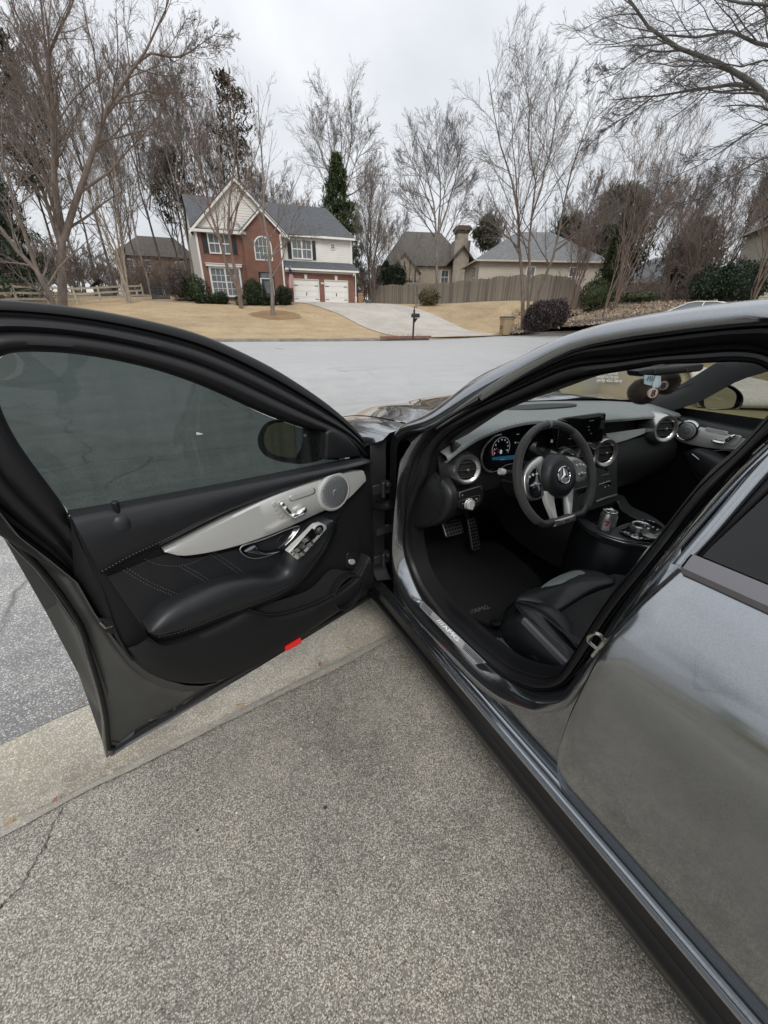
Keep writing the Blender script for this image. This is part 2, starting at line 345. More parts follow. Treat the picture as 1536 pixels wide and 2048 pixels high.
# far driveway, follows the lawn
dl=[apron[0]]+[onground(x,D) for x,D in((800,26),(740,32),(690,38),(640,42),(595,45.6))]
dr=[apron[2]]+[onground(x,D) for x,D in((960,34),(900,38),(850,42),(790,47),(722,50))]
A=crv(dl,30);B_=crv(dr,30); rows=[]
for t in np.linspace(0,1,12):
    q=A+(B_-A)*t; q[:,2]=np.maximum(hz(q[:,0],q[:,1])+.035,RZ+.01); q[0,2]=RZ+.012; q[1,2]=max(RZ+.03,q[1,2]-.06); rows.append(q)
b=MB(); b.grid(rows); b.build('far_driveway',M_FARC,kind='structure')
# leaf beds on the bank
def bed(name,pts,m,dz,n=50,rings=10):
    o=crv([onground(*p) for p in pts],n,True); c=o.mean(0); rows=[]
    rng=np.random.default_rng(3); w=1+rng.normal(0,.04,n)
    for t in np.linspace(1,0.02,rings):
        q=c+(o-c)*t*(w[:,None]); q[:,2]=hz(q[:,0],q[:,1])+dz*min(1,(1-t)*6+.2); rows.append(q)
    b=MB(); b.grid(rows,True); return b.build(name,m,kind='structure')
bed('leaf_bed',[(1010,33.5),(1100,34.5),(1200,37),(1330,40),(1420,46),(1400,50),(1250,48),(1170,43),(1110,39),(1040,36)],M_WOOD,.06)
bed('leaf_bed',[(330,45),(420,43.5),(520,43),(585,43.5),(585,46),(330,49)],M_WOOD,.06)
bed('leaf_bed',[(500,36.5),(545,34.5),(600,36),(590,38.5),(540,39.5)],ground_mat('mulch',[(.3,(.13,.085,.05)),(.5,(.24,.16,.09)),(.7,(.36,.25,.14))],.6,7),.05)
bed('woodland_floor',[(-300,60),(100,52),(330,52),(420,58),(760,62),(1100,58),(1500,56),(1800,70),(1500,140),(700,150),(100,140),(-400,120)],M_WOOD,.08,80)
# near side: apron slab, gutter, verge
b=MB(); n=70; xs=np.linspace(-2.6,4.2,n); rng=np.random.default_rng(5); wob=np.convolve(rng.normal(0,.006,n+6),np.ones(4)/4,'same')[:n]
rows=[[gl(t,-8,.0) for t in xs]]
for w,z in((-2,0),(-.5,0),(-.12,-.001),(-.03,-.004),(0,-.016),(.012,-.034),(.02,-.08)): rows.append([gl(t,w+wob[i]*(1 if w>-.2 else 0),z) for i,t in enumerate(xs)])
b.grid(rows); b.build('near_driveway',M_DRIVE,xf=TC,kind='structure',smooth=60)
M_LIP=aggregate('worn_lip',.004,[(0,(.3,.285,.25)),(.5,(.5,.475,.42)),(1,(.66,.63,.56))],(.36,.34,.3),.3,3,(.65,.63,.6),grain=1)
b=MB(); wob2=np.convolve(rng.normal(0,.012,n+8),np.ones(3)/3,'same')[:n]; b.grid([[gl(t,w+(wob2[i] if k==0 else wob[i]),z+.0022) for i,t in enumerate(xs)] for k,(w,z) in enumerate(((-.045,-.0005),(-.03,-.0035),(-.01,-.009),(.003,-.016)))]); b.build('apron_lip',M_LIP,xf=TC,kind='structure',smooth=60)
b=MB(); xs=np.linspace(-12,4.2,50); b.grid([[gl(t,w,z) for t in xs] for w,z in((-.01,-.06),(.02,-.036),(.1,-.04),(.25,-.042),(.38,-.040),(.42,-.042),(.44,-.07))])
b.build('gutter',M_GUT,xf=TC,kind='structure')
b=MB(); b.grid([[gl(-40,w,z),gl(-2.61,w,z)] for w,z in((-30,.3),(-.9,.03),(-.12,.0),(0,-.03))]); b.build('verge',M_NEAR,xf=TC,kind='structure')
vA=np.array([(2.0,-30,.4),(2.0,-6,.12),(2.0,-.5,.03),(2.05,1.3,-.07),(2.6,2.2,-.08),(4.2,4.1,-.06),(8.5,8.9,.05),(16,13.9,.35),(40,18.9,.5),(140,21.9,.3)],float)
vB=np.array([(60,-30,2),(60,-20,2),(60,-12,2),(60,-5,2),(60,0,1.5),(60,4,1),(60,8,.8),(60,12,.5),(60,16,.3),(150,20,.2)],float)
b=MB(); A=lin(vA,60); B_=lin(vB,60); b.grid([A+(B_-A)*t for t in (0,.004,.05,.1,.2,.4,.7,1)]); b.build('verge',M_NEAR,kind='structure')
pa=[SW.Z(1440,815,.06),SW.Z(1536,817,.1),SW.Z(1620,822,.12)]; pb=[SW.Z(1400,752,.06),SW.Z(1536,788,.1),SW.Z(1640,812,.12)]
pa=[pa[0]+(pa[0]-pa[1])*.5]+pa+[pa[2]+(pa[2]-pa[1])*4]; pb=[pb[0]+(pb[0]-pb[1])*.3]+pb+[pb[2]+(pb[2]-pb[1])*2.5]
b=MB(); A=crv(pa,20); B_=crv(pb,20); A[:,2]+=.06; B_[:,2]+=.16; b.grid([A,B_]); b.build('path',M_FARC,kind='structure',solid=.12)
b=MB(); b.grid([[gl(-40,-8,-.01),gl(40,-8,-.01)],[gl(-40,-60,-.3),gl(40,-60,-.3)]]); b.build('yard',M_NEAR,xf=TC,kind='structure')

b=MB(); xs=np.linspace(-9,3.6,120); w2=np.convolve(rng.normal(0,.03,130),np.ones(6)/6,'same')[:120]; w3=np.convolve(rng.normal(0,.012,130),np.ones(3)/3,'same')[:120]
b.grid([[gl(t,.41+w3[i],-.0395) for i,t in enumerate(xs)],[gl(t,.51,-.040) for t in xs],[gl(t,.62+w2[i],-.036) for i,t in enumerate(xs)]]); b.build('asphalt_strip',M_ASPH2,xf=TC,kind='structure')
# crack running back from the lip of the apron, and chips beside it
def crack(px,w,name='slab_crack'):
    q=lin(kk(px),60); rng=np.random.default_rng(len(px)); q[1:-1,:2]+=rng.normal(0,.004,(58,2)); t=np.gradient(q,axis=0); n=np.stack([-t[:,1],t[:,0],0*t[:,0]],1); n/=np.linalg.norm(n,axis=1)[:,None]; ww=(w*(.5+rng.random(60)))[:,None]
    b=MB(); b.grid([q-n*ww,q+n*ww]); b.build(name,mat('crack_dirt',(.05,.045,.04),.95),xf=TC,kind='structure')
def kk(px): return [SK.Z(x,y,.0025) for x,y in px]
crack([(128,1612),(112,1640),(92,1690),(70,1720),(48,1765),(20,1795),(-30,1850)],.0012); 
LEAFM=[mat('leaf_tan',(.34,.23,.12),.8,var=.3,vscale=30),mat('leaf_russet',(.25,.12,.08),.8,var=.3,vscale=30),mat('leaf_straw',(.45,.36,.22),.8,var=.2,vscale=30)]
rng=np.random.default_rng(31)
for i,(x,y) in enumerate([(62,1352),(205,1562),(222,1548),(95,1618),(70,1630),(40,1640),(20,1648),(110,1606),(130,1600),(60,1636),(85,1622),(8,1656),(160,1408),(372,1478),(300,1520),(480,1412),(640,1330),(700,1296)]):
    near_=y<1450 and x<400; c=SK.Z(x,y,-.026); a=rng.random()*6.28; L_=.009+.010*rng.random(); ex=np.array([math.cos(a),math.sin(a),rng.normal(0,.15)]); ey=np.array([-math.sin(a),math.cos(a),rng.normal(0,.2)])
    b=MB(); b.grid([[c+ex*L_*u+ey*v*L_*.45*math.sin(math.pi*(u+1)/2*.96+.06)+np.array([0,0,.004+.012*v*v*L_/.03*.5+.003*u*u]) for v in(-1,0,1)] for u in np.linspace(-1,1,7)]); b.build('dry_leaf',LEAFM[i%3],xf=TC,smooth=60,label='curled dry leaf or straw lying in the gutter by the apron lip',cat='leaf',group='dry leaves in the gutter')

rng=np.random.default_rng(77); n=420; X_=rng.uniform(-3.4,-.95,n); Y_=rng.uniform(-.9,1.05,n); ok=[(gn@(np.array([x,y,0])-G0))<-.08 for x,y in zip(X_,Y_)]; b=MB()
for x,y,k in zip(X_,Y_,ok):
    if not k: continue
    r_=.0016+.0022*rng.random()**3; c=np.array([x,y,r_*.3]); b.add([c+r_*np.array([1.3,0,0]),c+r_*np.array([0,1,0]),c-r_*np.array([1.2,0,0]),c-r_*np.array([0,1.1,0]),c+r_*np.array([.1,.1,.7])],[(0,1,4),(1,2,4),(2,3,4),(3,0,4)])
b.build('loose_grit',mat('pale_grit',(.66,.63,.57),.8,var=.25,vscale=9),xf=TC,kind='stuff',smooth=60,label='scattered pale grit lying on the near concrete apron')
for x,y,r_ in((650,1615,.006),(945,1450,.012),(1205,1690,.006),(395,1660,.004)):
    c=SK.Z(x,y,.0018); o=[c+np.array([math.cos(t)*r_*(1+.3*math.sin(3*t+x)),math.sin(t)*r_*(1+.25*math.cos(2*t+y)),0]) for t in np.linspace(0,6.28,18,endpoint=False)]; b=MB(); b.pad(np.array(o),UPV,.0008,0,.002); b.build('tar_spot',mat('tar_black',(.03,.028,.027),.7),xf=TC,kind='structure')
# ======================= TREES =======================
def cross_frames(T):
    ref=np.where(np.abs(T[...,2:3])<.9,np.array([0,0,1.]),np.array([1.,0,0])); a=np.cross(T,ref); a/=np.linalg.norm(a,axis=-1,keepdims=True)+1e-9
    return a,np.cross(T,a)
def tubes(P,R,m):
    """P (N,K,3) R (N,K) -> vertices, quads"""
    T=np.gradient(P,axis=1); T/=np.linalg.norm(T,axis=-1,keepdims=True)+1e-9; a,b=cross_frames(T); N,K=R.shape
    q=np.arange(m)*2*np.pi/m; V=P[:,:,None,:]+R[:,:,None,None]*(a[:,:,None,:]*np.cos(q)[None,None,:,None]+b[:,:,None,:]*np.sin(q)[None,None,:,None])
    base=(np.arange(N)*K*m)[:,None,None]+(np.arange(K-1)*m)[None,:,None]; j=np.arange(m)[None,None,:]; k=(np.arange(m)+1)[None,None,:]%m
    Q=np.stack([base+j,base+k,base+m+k,base+m+j],-1).reshape(-1,4); return V.reshape(-1,3),Q
def grow(par,n,t0,t1,ang,lr,K,up,wig,rr,rmin,rng,taper=.25,bend=None):
    P,R,Ln=par; N,K0,_=P.shape; M=N*n
    idx=np.repeat(np.arange(N),n); t=(np.tile(np.arange(n),N)+rng.random(M))/n*(t1-t0)+t0
    f=t*(K0-1); i=np.minimum(f.astype(int),K0-2); w=(f-i)[:,None]
    p0=P[idx,i]*(1-w)+P[idx,i+1]*w; tg=P[idx,i+1]-P[idx,i]; tg/=np.linalg.norm(tg,axis=1,keepdims=True)+1e-9
    r0=R[idx,i]*(1-w[:,0])+R[idx,i+1]*w[:,0]; a,b=cross_frames(tg); az=rng.random(M)*2*np.pi; an=rad(ang)*(.65+.7*rng.random(M))
    d=tg*np.cos(an)[:,None]+(a*np.cos(az)[:,None]+b*np.sin(az)[:,None])*np.sin(an)[:,None]
    L=Ln[idx]*lr*(1-.55*(t-t0)/max(1e-6,t1-t0))*(.65+.6*rng.random(M)); out=np.zeros((M,K,3)); out[:,0]=p0
    for k in range(1,K):
        d=d+np.array([0,0,up])+rng.normal(0,wig,(M,3))
        if bend is not None: d=d+bend
        d/=np.linalg.norm(d,axis=1,keepdims=True); out[:,k]=out[:,k-1]+d*(L/(K-1))[:,None]
    r=np.maximum(r0*rr,rmin); Rr=r[:,None]*np.linspace(1,taper,K)[None]; Rr=np.maximum(Rr,rmin*.6); return out,Rr,L
def mergeq(parts):
    V=[];Q=[];o=0
    for v,q in parts: V.append(v);Q.append(q+o);o+=len(v)
    return np.vstack(V),np.vstack(Q)
def bark(name,c,rough=.9,sc=6): return mat(name,c,rough,var=.45,vscale=sc,bump=.6,bscale=14,stretch=(1,1,.35),dist=.02)
BK_BROWN=bark('bark_brown',(.15,.118,.097)); BK_GREY=bark('bark_grey',(.19,.17,.15)); BK_DARK=bark('bark_dark',(.105,.088,.078)); BK_PALE=bark('bark_pale',(.30,.255,.21)); BK_RED=bark('bark_red',(.17,.122,.10))
TWIG_B=mat('twig_brown',(.175,.138,.12),.9); TWIG_G=mat('twig_grey',(.14,.124,.117),.9); TWIG_D=mat('twig_dark',(.10,.088,.086),.9); TWIG_R=mat('twig_russet',(.19,.148,.13),.9)
def bare_tree(limbs,base,label,group,seed,bk=BK_BROWN,tw=TWIG_B,n1=9,n2=7,n3=6,a1=38,l1=.42,l2=.46,l3=.5,up=.10,rmin=.006,wig=.12,thin=.74,name='bare_tree',t0=.3,n0=0,bend=None,m1=6,tn=None):
    """limbs: list of (points, r0, r1); twigs grow on them level by level"""
    rng=np.random.default_rng(seed); K=9; P=np.array([crv(p,K) for p,_,_ in limbs]); 
    rmin*=.85; wig*=.62; n1=int(n1*1.15+.5); n2=n2+1; n3=n3+1
    R=np.array([np.linspace((a*thin)**.7,(b_*thin)**.7,K)**(1/.7) for _,a,b_ in limbs]); Ln=np.linalg.norm(np.diff(P,axis=1),axis=2).sum(1)
    P[:,1:-1]+=rng.normal(0,.012,(len(P),K-2,3))*Ln[:,None,None]*.5
    lv0=(P,R,Ln); lv1=grow(lv0,n1,t0,.98,a1,l1*1.15,7,up,wig,.48,rmin*2,rng,bend=bend); lv2=grow(lv1,n2,.2,.98,38,l2,5,up,wig*1.2,.5,rmin*1.3,rng,bend=bend); lv3=grow(lv2,n3,.15,1,34,l3,3,up,wig*1.3,.5,rmin,rng,bend=bend)
    parts=[tubes(lv0[0],lv0[1],10),tubes(lv1[0],lv1[1],m1)]; tparts=[tubes(lv2[0],lv2[1],3),tubes(lv3[0],lv3[1],3)]
    if tn: lv4=grow(lv3,tn,.15,1,38,.6,3,up,wig*1.3,.7,rmin*.8,rng,bend=bend); tparts.append(tubes(lv4[0],lv4[1],3))
    root=empty(name,base,label,'tree',group)
    for nm,pt,mt in(('trunk',parts,bk),('crown',tparts,tw)):
        V,Q=mergeq(pt); finish(nm,fastmesh(nm,V-base,Q),base,mt,root,180)
    return root
def stems(px,D,H,n,spread,r,seed,lean=(0,0),fork=0,py=None):
    """n stems fanning out from one base"""
    rng=np.random.default_rng(seed); b=onground(px,D); out=[]
    for i in range(n):
        az=2*math.pi*(i+rng.random()*.5)/n; s=spread*(.6+.6*rng.random()) if n>1 else 0; h=H*(.82+.25*rng.random()) if i else H
        dx=np.array([math.cos(az)*s+lean[0],math.sin(az)*s+lean[1],0])
        pts=[b-[0,0,.3]]+[b+dx*h*f**1.3*.55+np.array([rng.normal(0,.012*h),rng.normal(0,.012*h),h*f]) for f in(.12,.35,.6,.82,1)]
        out.append((pts,r*(1 if i==0 else .75),.012))
    return b,out
def px_limb(pts,D,r0,r1,dd=0): return ([xyz(p[0],p[1],D+dd*i/(len(pts)-1)) for i,p in enumerate(pts)],r0,r1)
WG='bare winter trees in the woods behind the houses'
# big left birch
b0=onground(122,25); q=lambda *a,**k: px_limb(*a,**k)
bare_tree([([b0-[0,0,.3]]+q([(124,600),(126,520),(120,430),(112,340),(104,230),(97,150),(85,40),(75,-60)],25,.3,.03)[0],.30,.03),
 q([(122,470),(110,300),(80,150),(40,40),(-10,-80)],25,.17,.02,-1), q([(112,330),(98,200),(95,110),(140,20),(170,-80)],25,.15,.02,1),
 q([(128,480),(150,400),(190,300),(225,200),(275,120),(320,40),(355,-60)],25,.19,.02,-2), q([(262,135),(300,110),(365,112),(440,60)],24,.07,.01),
 q([(215,225),(260,190),(330,185),(390,190)],24.5,.08,.01),q([(160,385),(230,330),(300,250),(350,200)],25,.08,.01,2)],b0,'tall river birch with peeling bark nearest the open car door, forked trunk',None,11,BK_BROWN,TWIG_B,n1=13,n2=8,n3=7,l1=.34,up=.03,rmin=.007,wig=.13,tn=2)
b0=onground(100,24); bare_tree([([b0-[0,0,.3]]+q([(104,600),(70,540),(30,490),(-20,440),(-90,360)],24,.2,.05)[0],.22,.05),q([(75,545),(52,470),(20,380),(5,290),(-5,180)],24,.12,.015)],b0,'peeling birch leaning hard left over the open car door',None,12,BK_BROWN,TWIG_B,n1=12,n2=7,n3=7,l1=.4,up=-.02,rmin=.0055)
# pale many-stemmed tree by the rail fence
b0,l0=stems(268,44,12,7,.32,.2,21); bare_tree(l0,b0,'pale grey many-stemmed tree beside the black gate',None,22,BK_PALE,TWIG_G,n1=8,n2=6,n3=6,l1=.3,rmin=.008,wig=.1,up=.12)
# trees in front of the brick house
b0=onground(486,40); bare_tree([([b0-[0,0,.3]]+q([(484,596),(455,530),(435,470),(415,390),(395,300),(360,180)],40,.2,.02)[0],.19,.02),([b0-[0,0,.3]]+q([(482,590),(462,500),(458,420),(468,330),(470,220),(455,120)],40,.2,.02)[0],.18,.02),q([(462,470),(480,400),(505,330),(530,250)],40,.09,.01),q([(440,480),(405,420),(380,330),(345,260)],40,.08,.01,2),q([(420,410),(440,330),(430,230),(410,140)],40,.08,.01,2)],b0,'red-brown tree with crossing stems standing before the tall ground floor window',None,31,thin=.95,bk=BK_RED,tw=TWIG_B,n1=11,n2=7,n3=6,l1=.26,rmin=.007,up=.09)
b0=onground(545,36.5); bare_tree([([b0-[0,0,.3]]+q([(544,600),(541,560),(536,510),(529,430),(524,360),(520,260),(515,170)],36.5,.17,.015)[0],.18,.015),q([(543,555),(565,520),(575,470),(600,410),(630,370)],36.5,.08,.01,-1),q([(541,535),(520,500),(495,470),(470,440)],36.5,.06,.01,-1),q([(538,520),(560,490),(600,480),(640,470)],36.5,.055,.01,1),q([(530,440),(505,400),(480,380)],36.5,.05,.01),q([(528,420),(560,370),(575,320)],36.5,.05,.01)],b0,'slim grey tree on a mulch mound in the middle of the golden lawn',None,32,thin=.95,bk=BK_GREY,tw=TWIG_G,n1=10,n2=6,n3=5,l1=.3,rmin=.006,up=.05,t0=.25)
# small tree between driveway and fence
b0=onground(832,44); bare_tree([([b0-[0,0,.2]]+q([(830,590),(828,568),(812,545),(795,515),(775,470)],44,.1,.012)[0],.1,.012),q([(829,570),(845,545),(868,515),(890,490)],44,.07,.01),q([(829,572),(824,530),(835,480)],44,.06,.01)],b0,'small crooked tree beside the concrete driveway before the fence',None,33,BK_GREY,TWIG_G,n1=9,n2=6,n3=5,l1=.45,rmin=.007,up=.04)
# tree behind the fence, by the chimney
b0=onground(874,56); bare_tree([([b0-[0,0,.3]]+q([(873,560),(874,480),(868,410),(850,330),(830,260)],56,.3,.03)[0],.32,.03),q([(874,490),(880,400),(876,320),(872,240)],56,.2,.02),q([(876,470),(900,400),(915,330),(925,245)],56,.18,.02),q([(878,500),(915,430),(945,360)],56,.13,.02),q([(872,480),(840,430),(800,380)],56,.12,.02),q([(872,440),(845,370),(812,300)],56,.12,.02),q([(880,450),(892,360),(900,270)],56,.1,.02)],b0,'vase-shaped bare tree rising behind the plank fence beside the chimney',None,34,BK_GREY,TWIG_G,n1=13,n2=9,n3=7,a1=46,l1=.40,l2=.5,rmin=.011,up=.07,tn=1)
# right hand multi-stem tree on the bank
b0=onground(1050,35); bare_tree([([b0-[0,0,.3]]+q([(1049,640),(1046,560),(1040,490),(1035,420),(1010,330),(985,230),(975,140)],35,.2,.02)[0],.22,.02),([b0-[0,0,.3]]+q([(1054,640),(1056,560),(1060,480),(1066,400),(1062,300),(1050,150)],35,.17,.02)[0],.17,.02),([b0-[0,0,.3]]+q([(1068,612),(1090,555),(1108,510),(1120,460),(1130,390),(1165,280),(1200,190)],35,.18,.02)[0],.19,.02),q([(1040,500),(1010,470),(975,440),(945,415)],35,.09,.012),q([(1112,500),(1150,470),(1195,445),(1240,420)],35,.08,.012),q([(1062,440),(1085,360),(1110,260),(1105,160)],35,.1,.012,1),q([(1036,430),(1030,330),(1020,200)],35,.09,.012,1)],b0,'tall three-trunked birch on the bank behind the rounded hedge',None,35,BK_BROWN,TWIG_G,n1=13,n2=9,n3=7,a1=46,l1=.40,l2=.5,rmin=.0075,up=.05,tn=1)
# crape myrtles on the bank
for i,(px,D,H,n,sp,lab,ln) in enumerate(((1138,43,8,8,.4,'vase-shaped red-stemmed myrtle at the right end of the plank fence',(0,0)),(1222,43,13,10,.42,'tallest dark myrtle with dense upright stems on the leaf bank',(.12,0)),(1205,40,6,2,.3,'thin leaning sapling in the leaves in front of the dark myrtle',(.25,0)),(1362,44,6.5,12,.75,'broad rusty-brown myrtle right of the bank near the white parked car',(.05,0)),(1320,45,6,7,.5,'narrow brown myrtle left of the broad rusty one',(.1,0)),(1490,42,8.5,8,.5,'rusty myrtle at the right edge before the beige house',(0,0)))):
    b0,l0=stems(px,D,H,n,sp,.10,40+i,ln); bare_tree(l0,b0,lab,None,50+i,BK_RED,TWIG_R if i>2 else TWIG_B,n1=9 if i!=2 else 5,n2=7,n3=6,l1=.3,rmin=.008,up=.10,wig=.1,name='myrtle_tree')
# brown tree right of the brick house
b0,l0=stems(745,56,13,6,.3,.2,60); bare_tree(l0,b0,'dense brown tree right of the brick house garage',None,61,BK_DARK,TWIG_B,n1=11,n2=7,n3=6,l1=.28,rmin=.010,up=.08)
# rounded tree behind the roof
b0=onground(680,72); bare_tree([([b0]+q([(684,450),(684,390),(682,300),(676,200)],72,.35,.03)[0],.4,.03),q([(684,400),(650,330),(622,240)],72,.2,.02),q([(684,400),(715,320),(745,260)],72,.2,.02),q([(683,380),(700,300),(705,210)],72,.18,.02),q([(684,370),(660,290),(650,200)],72,.18,.02),q([(684,400),(730,370),(765,330)],72,.16,.02)],b0,'round-crowned bare tree behind the grey shingle roof ridge',None,62,BK_GREY,TWIG_G,n1=13,n2=9,n3=7,a1=46,l1=.42,l2=.5,rmin=.013,up=.05,tn=1)
# overhanging limbs from the near tree at the right
RN=(9.,); near=[q([(1700,420),(1600,280),(1536,198),(1480,150),(1400,110),(1330,80),(1285,45),(1245,-20)],9.5,.11,.03,-.5),
 q([(1500,172),(1420,172),(1340,190),(1290,190),(1215,200)],9.3,.05,.008),q([(1640,110),(1536,90),(1470,70),(1440,65),(1360,75),(1310,72),(1240,90),(1170,90)],9,.055,.006,.5),
 q([(1380,100),(1300,105),(1240,140),(1180,170)],9.2,.03,.005),q([(1700,60),(1600,20),(1500,5),(1400,-10),(1280,-30)],8,.05,.008),
 q([(1640,260),(1536,245),(1450,300),(1380,340),(1330,360)],10,.04,.006),q([(1700,380),(1600,300),(1500,330),(1400,400),(1370,405),(1310,405)],10.5,.04,.006),
 q([(1620,160),(1536,120),(1480,130),(1400,135),(1340,160)],8.6,.03,.005),q([(1310,190),(1270,220),(1210,260),(1170,300)],9.3,.025,.005)]
b0=np.array([16.5,3.5,.3]); t_=q([(1700,420)],9.5,1,1) if False else None
trunk=([b0-[0,0,.4],b0+[0,0,1.5],b0+[-.3,.1,3],near[0][0][0]+[.8,-.3,-.3],near[0][0][0]],.28,.13)
bare_tree([trunk]+near,b0,'near tree reaching grey limbs in from the upper right corner',None,71,bark('bark_smooth',(.10,.094,.085),sc=3),TWIG_D,n1=15,n2=9,n3=7,a1=42,l1=.32,l2=.5,l3=.6,up=.0,rmin=.0024,wig=.2,t0=.08,bend=np.array([-.05,.02,0]),thin=.5)
# ---- woods: unique meshes copied with their parts
protos=[]
for i in range(4):
    b0=np.array([200.+i*30,300,0]); rng=np.random.default_rng(80+i); H=17+i
    pts=[b0-[0,0,.5]]+[b0+np.array([rng.normal(0,.25),rng.normal(0,.25),H*f]) for f in(.15,.35,.55,.75,.9,1)]
    ls=[(pts,.2,.015)]
    for k in range(5):
        f=.3+.1*k; s=pts[1]+(pts[-1]-pts[1])*f; az=rng.random()*6.3; d=np.array([math.cos(az)*.38,math.sin(az)*.38,1]); Lh=H*(1-f)*.75
        ls.append(([s,s+d*Lh*.4,s+d*[.8,.8,1]*Lh*.7,s+d*[.7,.7,1]*Lh],.09,.01))
    protos.append((b0,bare_tree(ls,b0,'x',WG,90+i,[BK_DARK,BK_BROWN,BK_GREY,BK_DARK][i],[TWIG_B,TWIG_B,TWIG_G,TWIG_R][i],n1=11,n2=7,n3=7,l1=.30,rmin=.012,up=.1,t0=.3,thin=.8,tn=1,name='woodland_tree')))
wood=[]
rng=np.random.default_rng(7)
for px,D,s in ((-40,58,1),(25,66,1.05),(70,52,.8),(150,62,1),(185,55,.95),(215,68,1.1),(250,60,1.05),(285,70,1.15),(315,56,.95),(345,64,1.1),(375,72,1.2),(400,62,1.15),(425,74,1.25),(450,66,1.2),(490,70,1.1),(545,76,1.0),(590,70,.85),(630,80,.8),(740,70,.8),(775,66,.6),(800,84,.7),(950,78,.75),(990,88,.85),(1085,70,.75),(1130,62,.8),(1170,72,.95),(1255,66,.8),(1300,60,.85),(1330,70,.9),(1390,62,.8),(1420,58,.85),(1465,66,.85),(1510,56,.9),(1560,60,.9),(110,72,1.0),(170,74,1.1),(300,78,1.1),(388,84,1.15),(470,80,1.1),(530,80,1.0),(565,84,.9),(610,86,.8),(655,88,.75),(715,84,.75),(755,80,.75),(5,76,1.1),(48,80,1.1),(90,84,1.1),(1040,84,.8),(1150,84,.95),(1240,84,.9),(1320,82,.9),(1440,76,.95),(1490,74,.95),(1530,70,.95)): wood.append((px,D,s))
order=sorted(range(len(wood)),key=lambda i:wood[i][0]); used=[False]*4
for k,i in enumerate(order):
    px,D,s=wood[i]; j=k%4; b0,root=protos[j]; p=onground(px,D)
    if not used[j]: r_=root; used[j]=True
    else:
        r_=root.copy(); COL.objects.link(r_)
        for ch in list(root.children):
            c=ch.copy(); COL.objects.link(c); c.parent=r_
    r_.location=Vector(p); ORG[r_.name]=p; sc=s*(.9+.2*rng.random()); r_.scale=(sc,sc,sc); r_.rotation_euler=(0,0,rng.random()*6.28)
    side='left of the brick house' if px<380 else ('behind the brick house' if px<720 else ('between the two houses' if px<1000 else 'behind the leaf bank at the right'))
    r_['label']='slender leafless woodland tree in the woods '+side; r_['group']=WG+', '+side
# ---- brushwood: low bare thickets, copies of two
BGp='bare brown thickets under the trees'
brush=[]
for i in range(2):
    b0=np.array([200.+i*30,340,0]); rng=np.random.default_rng(300+i); ls=[]
    for k in range(9):
        az=k*.7+rng.random(); H=3.6*(.7+.5*rng.random()); ls.append(([b0-[0,0,.2]]+[b0+np.array([math.cos(az)*.5*H*f,math.sin(az)*.5*H*f,H*f]) for f in(.2,.5,.8,1)],.05,.01))
    brush.append((b0,bare_tree(ls,b0,'x',BGp,310+i,[BK_RED,BK_GREY][i],[TWIG_R,TWIG_B][i],n1=7,n2=5,n3=5,l1=.4,rmin=.014,up=.06,name='thicket',t0=.15)))
sp=[(x,50+(k*37)%23) for k,x in enumerate(range(-60,385,34))]+[(x,64+(k*29)%16) for k,x in enumerate(range(-40,380,52))]+[(705,62),(725,58),(735,66),(760,64),(785,68),(815,70),(1150,52),(1172,56),(1195,58),(1240,54),(1262,57),(1285,52),(1305,56),(1345,54),(1380,52),(1410,54),(1440,53),(1475,52),(1510,54),(1300,64),(1400,62),(1470,60),(1250,66)]
usedb=[False,False]
for k,(px,D) in enumerate(sp):
    j=k%2; b0,root=brush[j]; p=onground(px,D)
    if not usedb[j]: r_=root; usedb[j]=True
    else:
        r_=root.copy(); COL.objects.link(r_)
        for ch in list(root.children): c=ch.copy(); COL.objects.link(c); c.parent=r_
    r_.location=Vector(p); ORG[r_.name]=p; sc=(.75+.6*((k*53)%17)/17); r_.scale=(sc*1.15,sc*1.15,sc); r_.rotation_euler=(0,0,k*1.3)
    side='left of the brick house' if px<390 else ('between the two houses' if px<900 else 'on the slope at the right')
    r_['label']='low leafless brown thicket '+side; r_['category']='shrub'; r_['group']=BGp+' '+side
# ---- evergreens
def quads(C,size,rng,asp=.35,upb=0):
    n=len(C); d=rng.normal(0,1,(n,3)); d[:,2]+=upb; d/=np.linalg.norm(d,axis=1,keepdims=True); a,b=cross_frames(d); L=size*(.6+.8*rng.random(n))[:,None]; w=L*asp
    V=np.stack([C-a*w*.5,C+a*w*.5,C+d*L+a*w*.3,C+d*L-a*w*.3],1).reshape(-1,3); return V,np.arange(n*4).reshape(-1,4)
def leafm(name,c,tr=.0): return mat(name,c,.65,var=.5,vscale=1.3,spec=.25)
NEED=leafm('pine_needles',(.115,.15,.075)); NEED2=leafm('dull_needles',(.11,.115,.08)); CEDAR=leafm('cedar_green',(.06,.085,.058)); BOX=leafm('boxwood',(.055,.078,.042)); BRNEED=leafm('browned_needles',(.13,.112,.08)); LORO=leafm('plum_leaf',(.085,.068,.066)); HOLLY=leafm('holly_leaf',(.085,.105,.05))
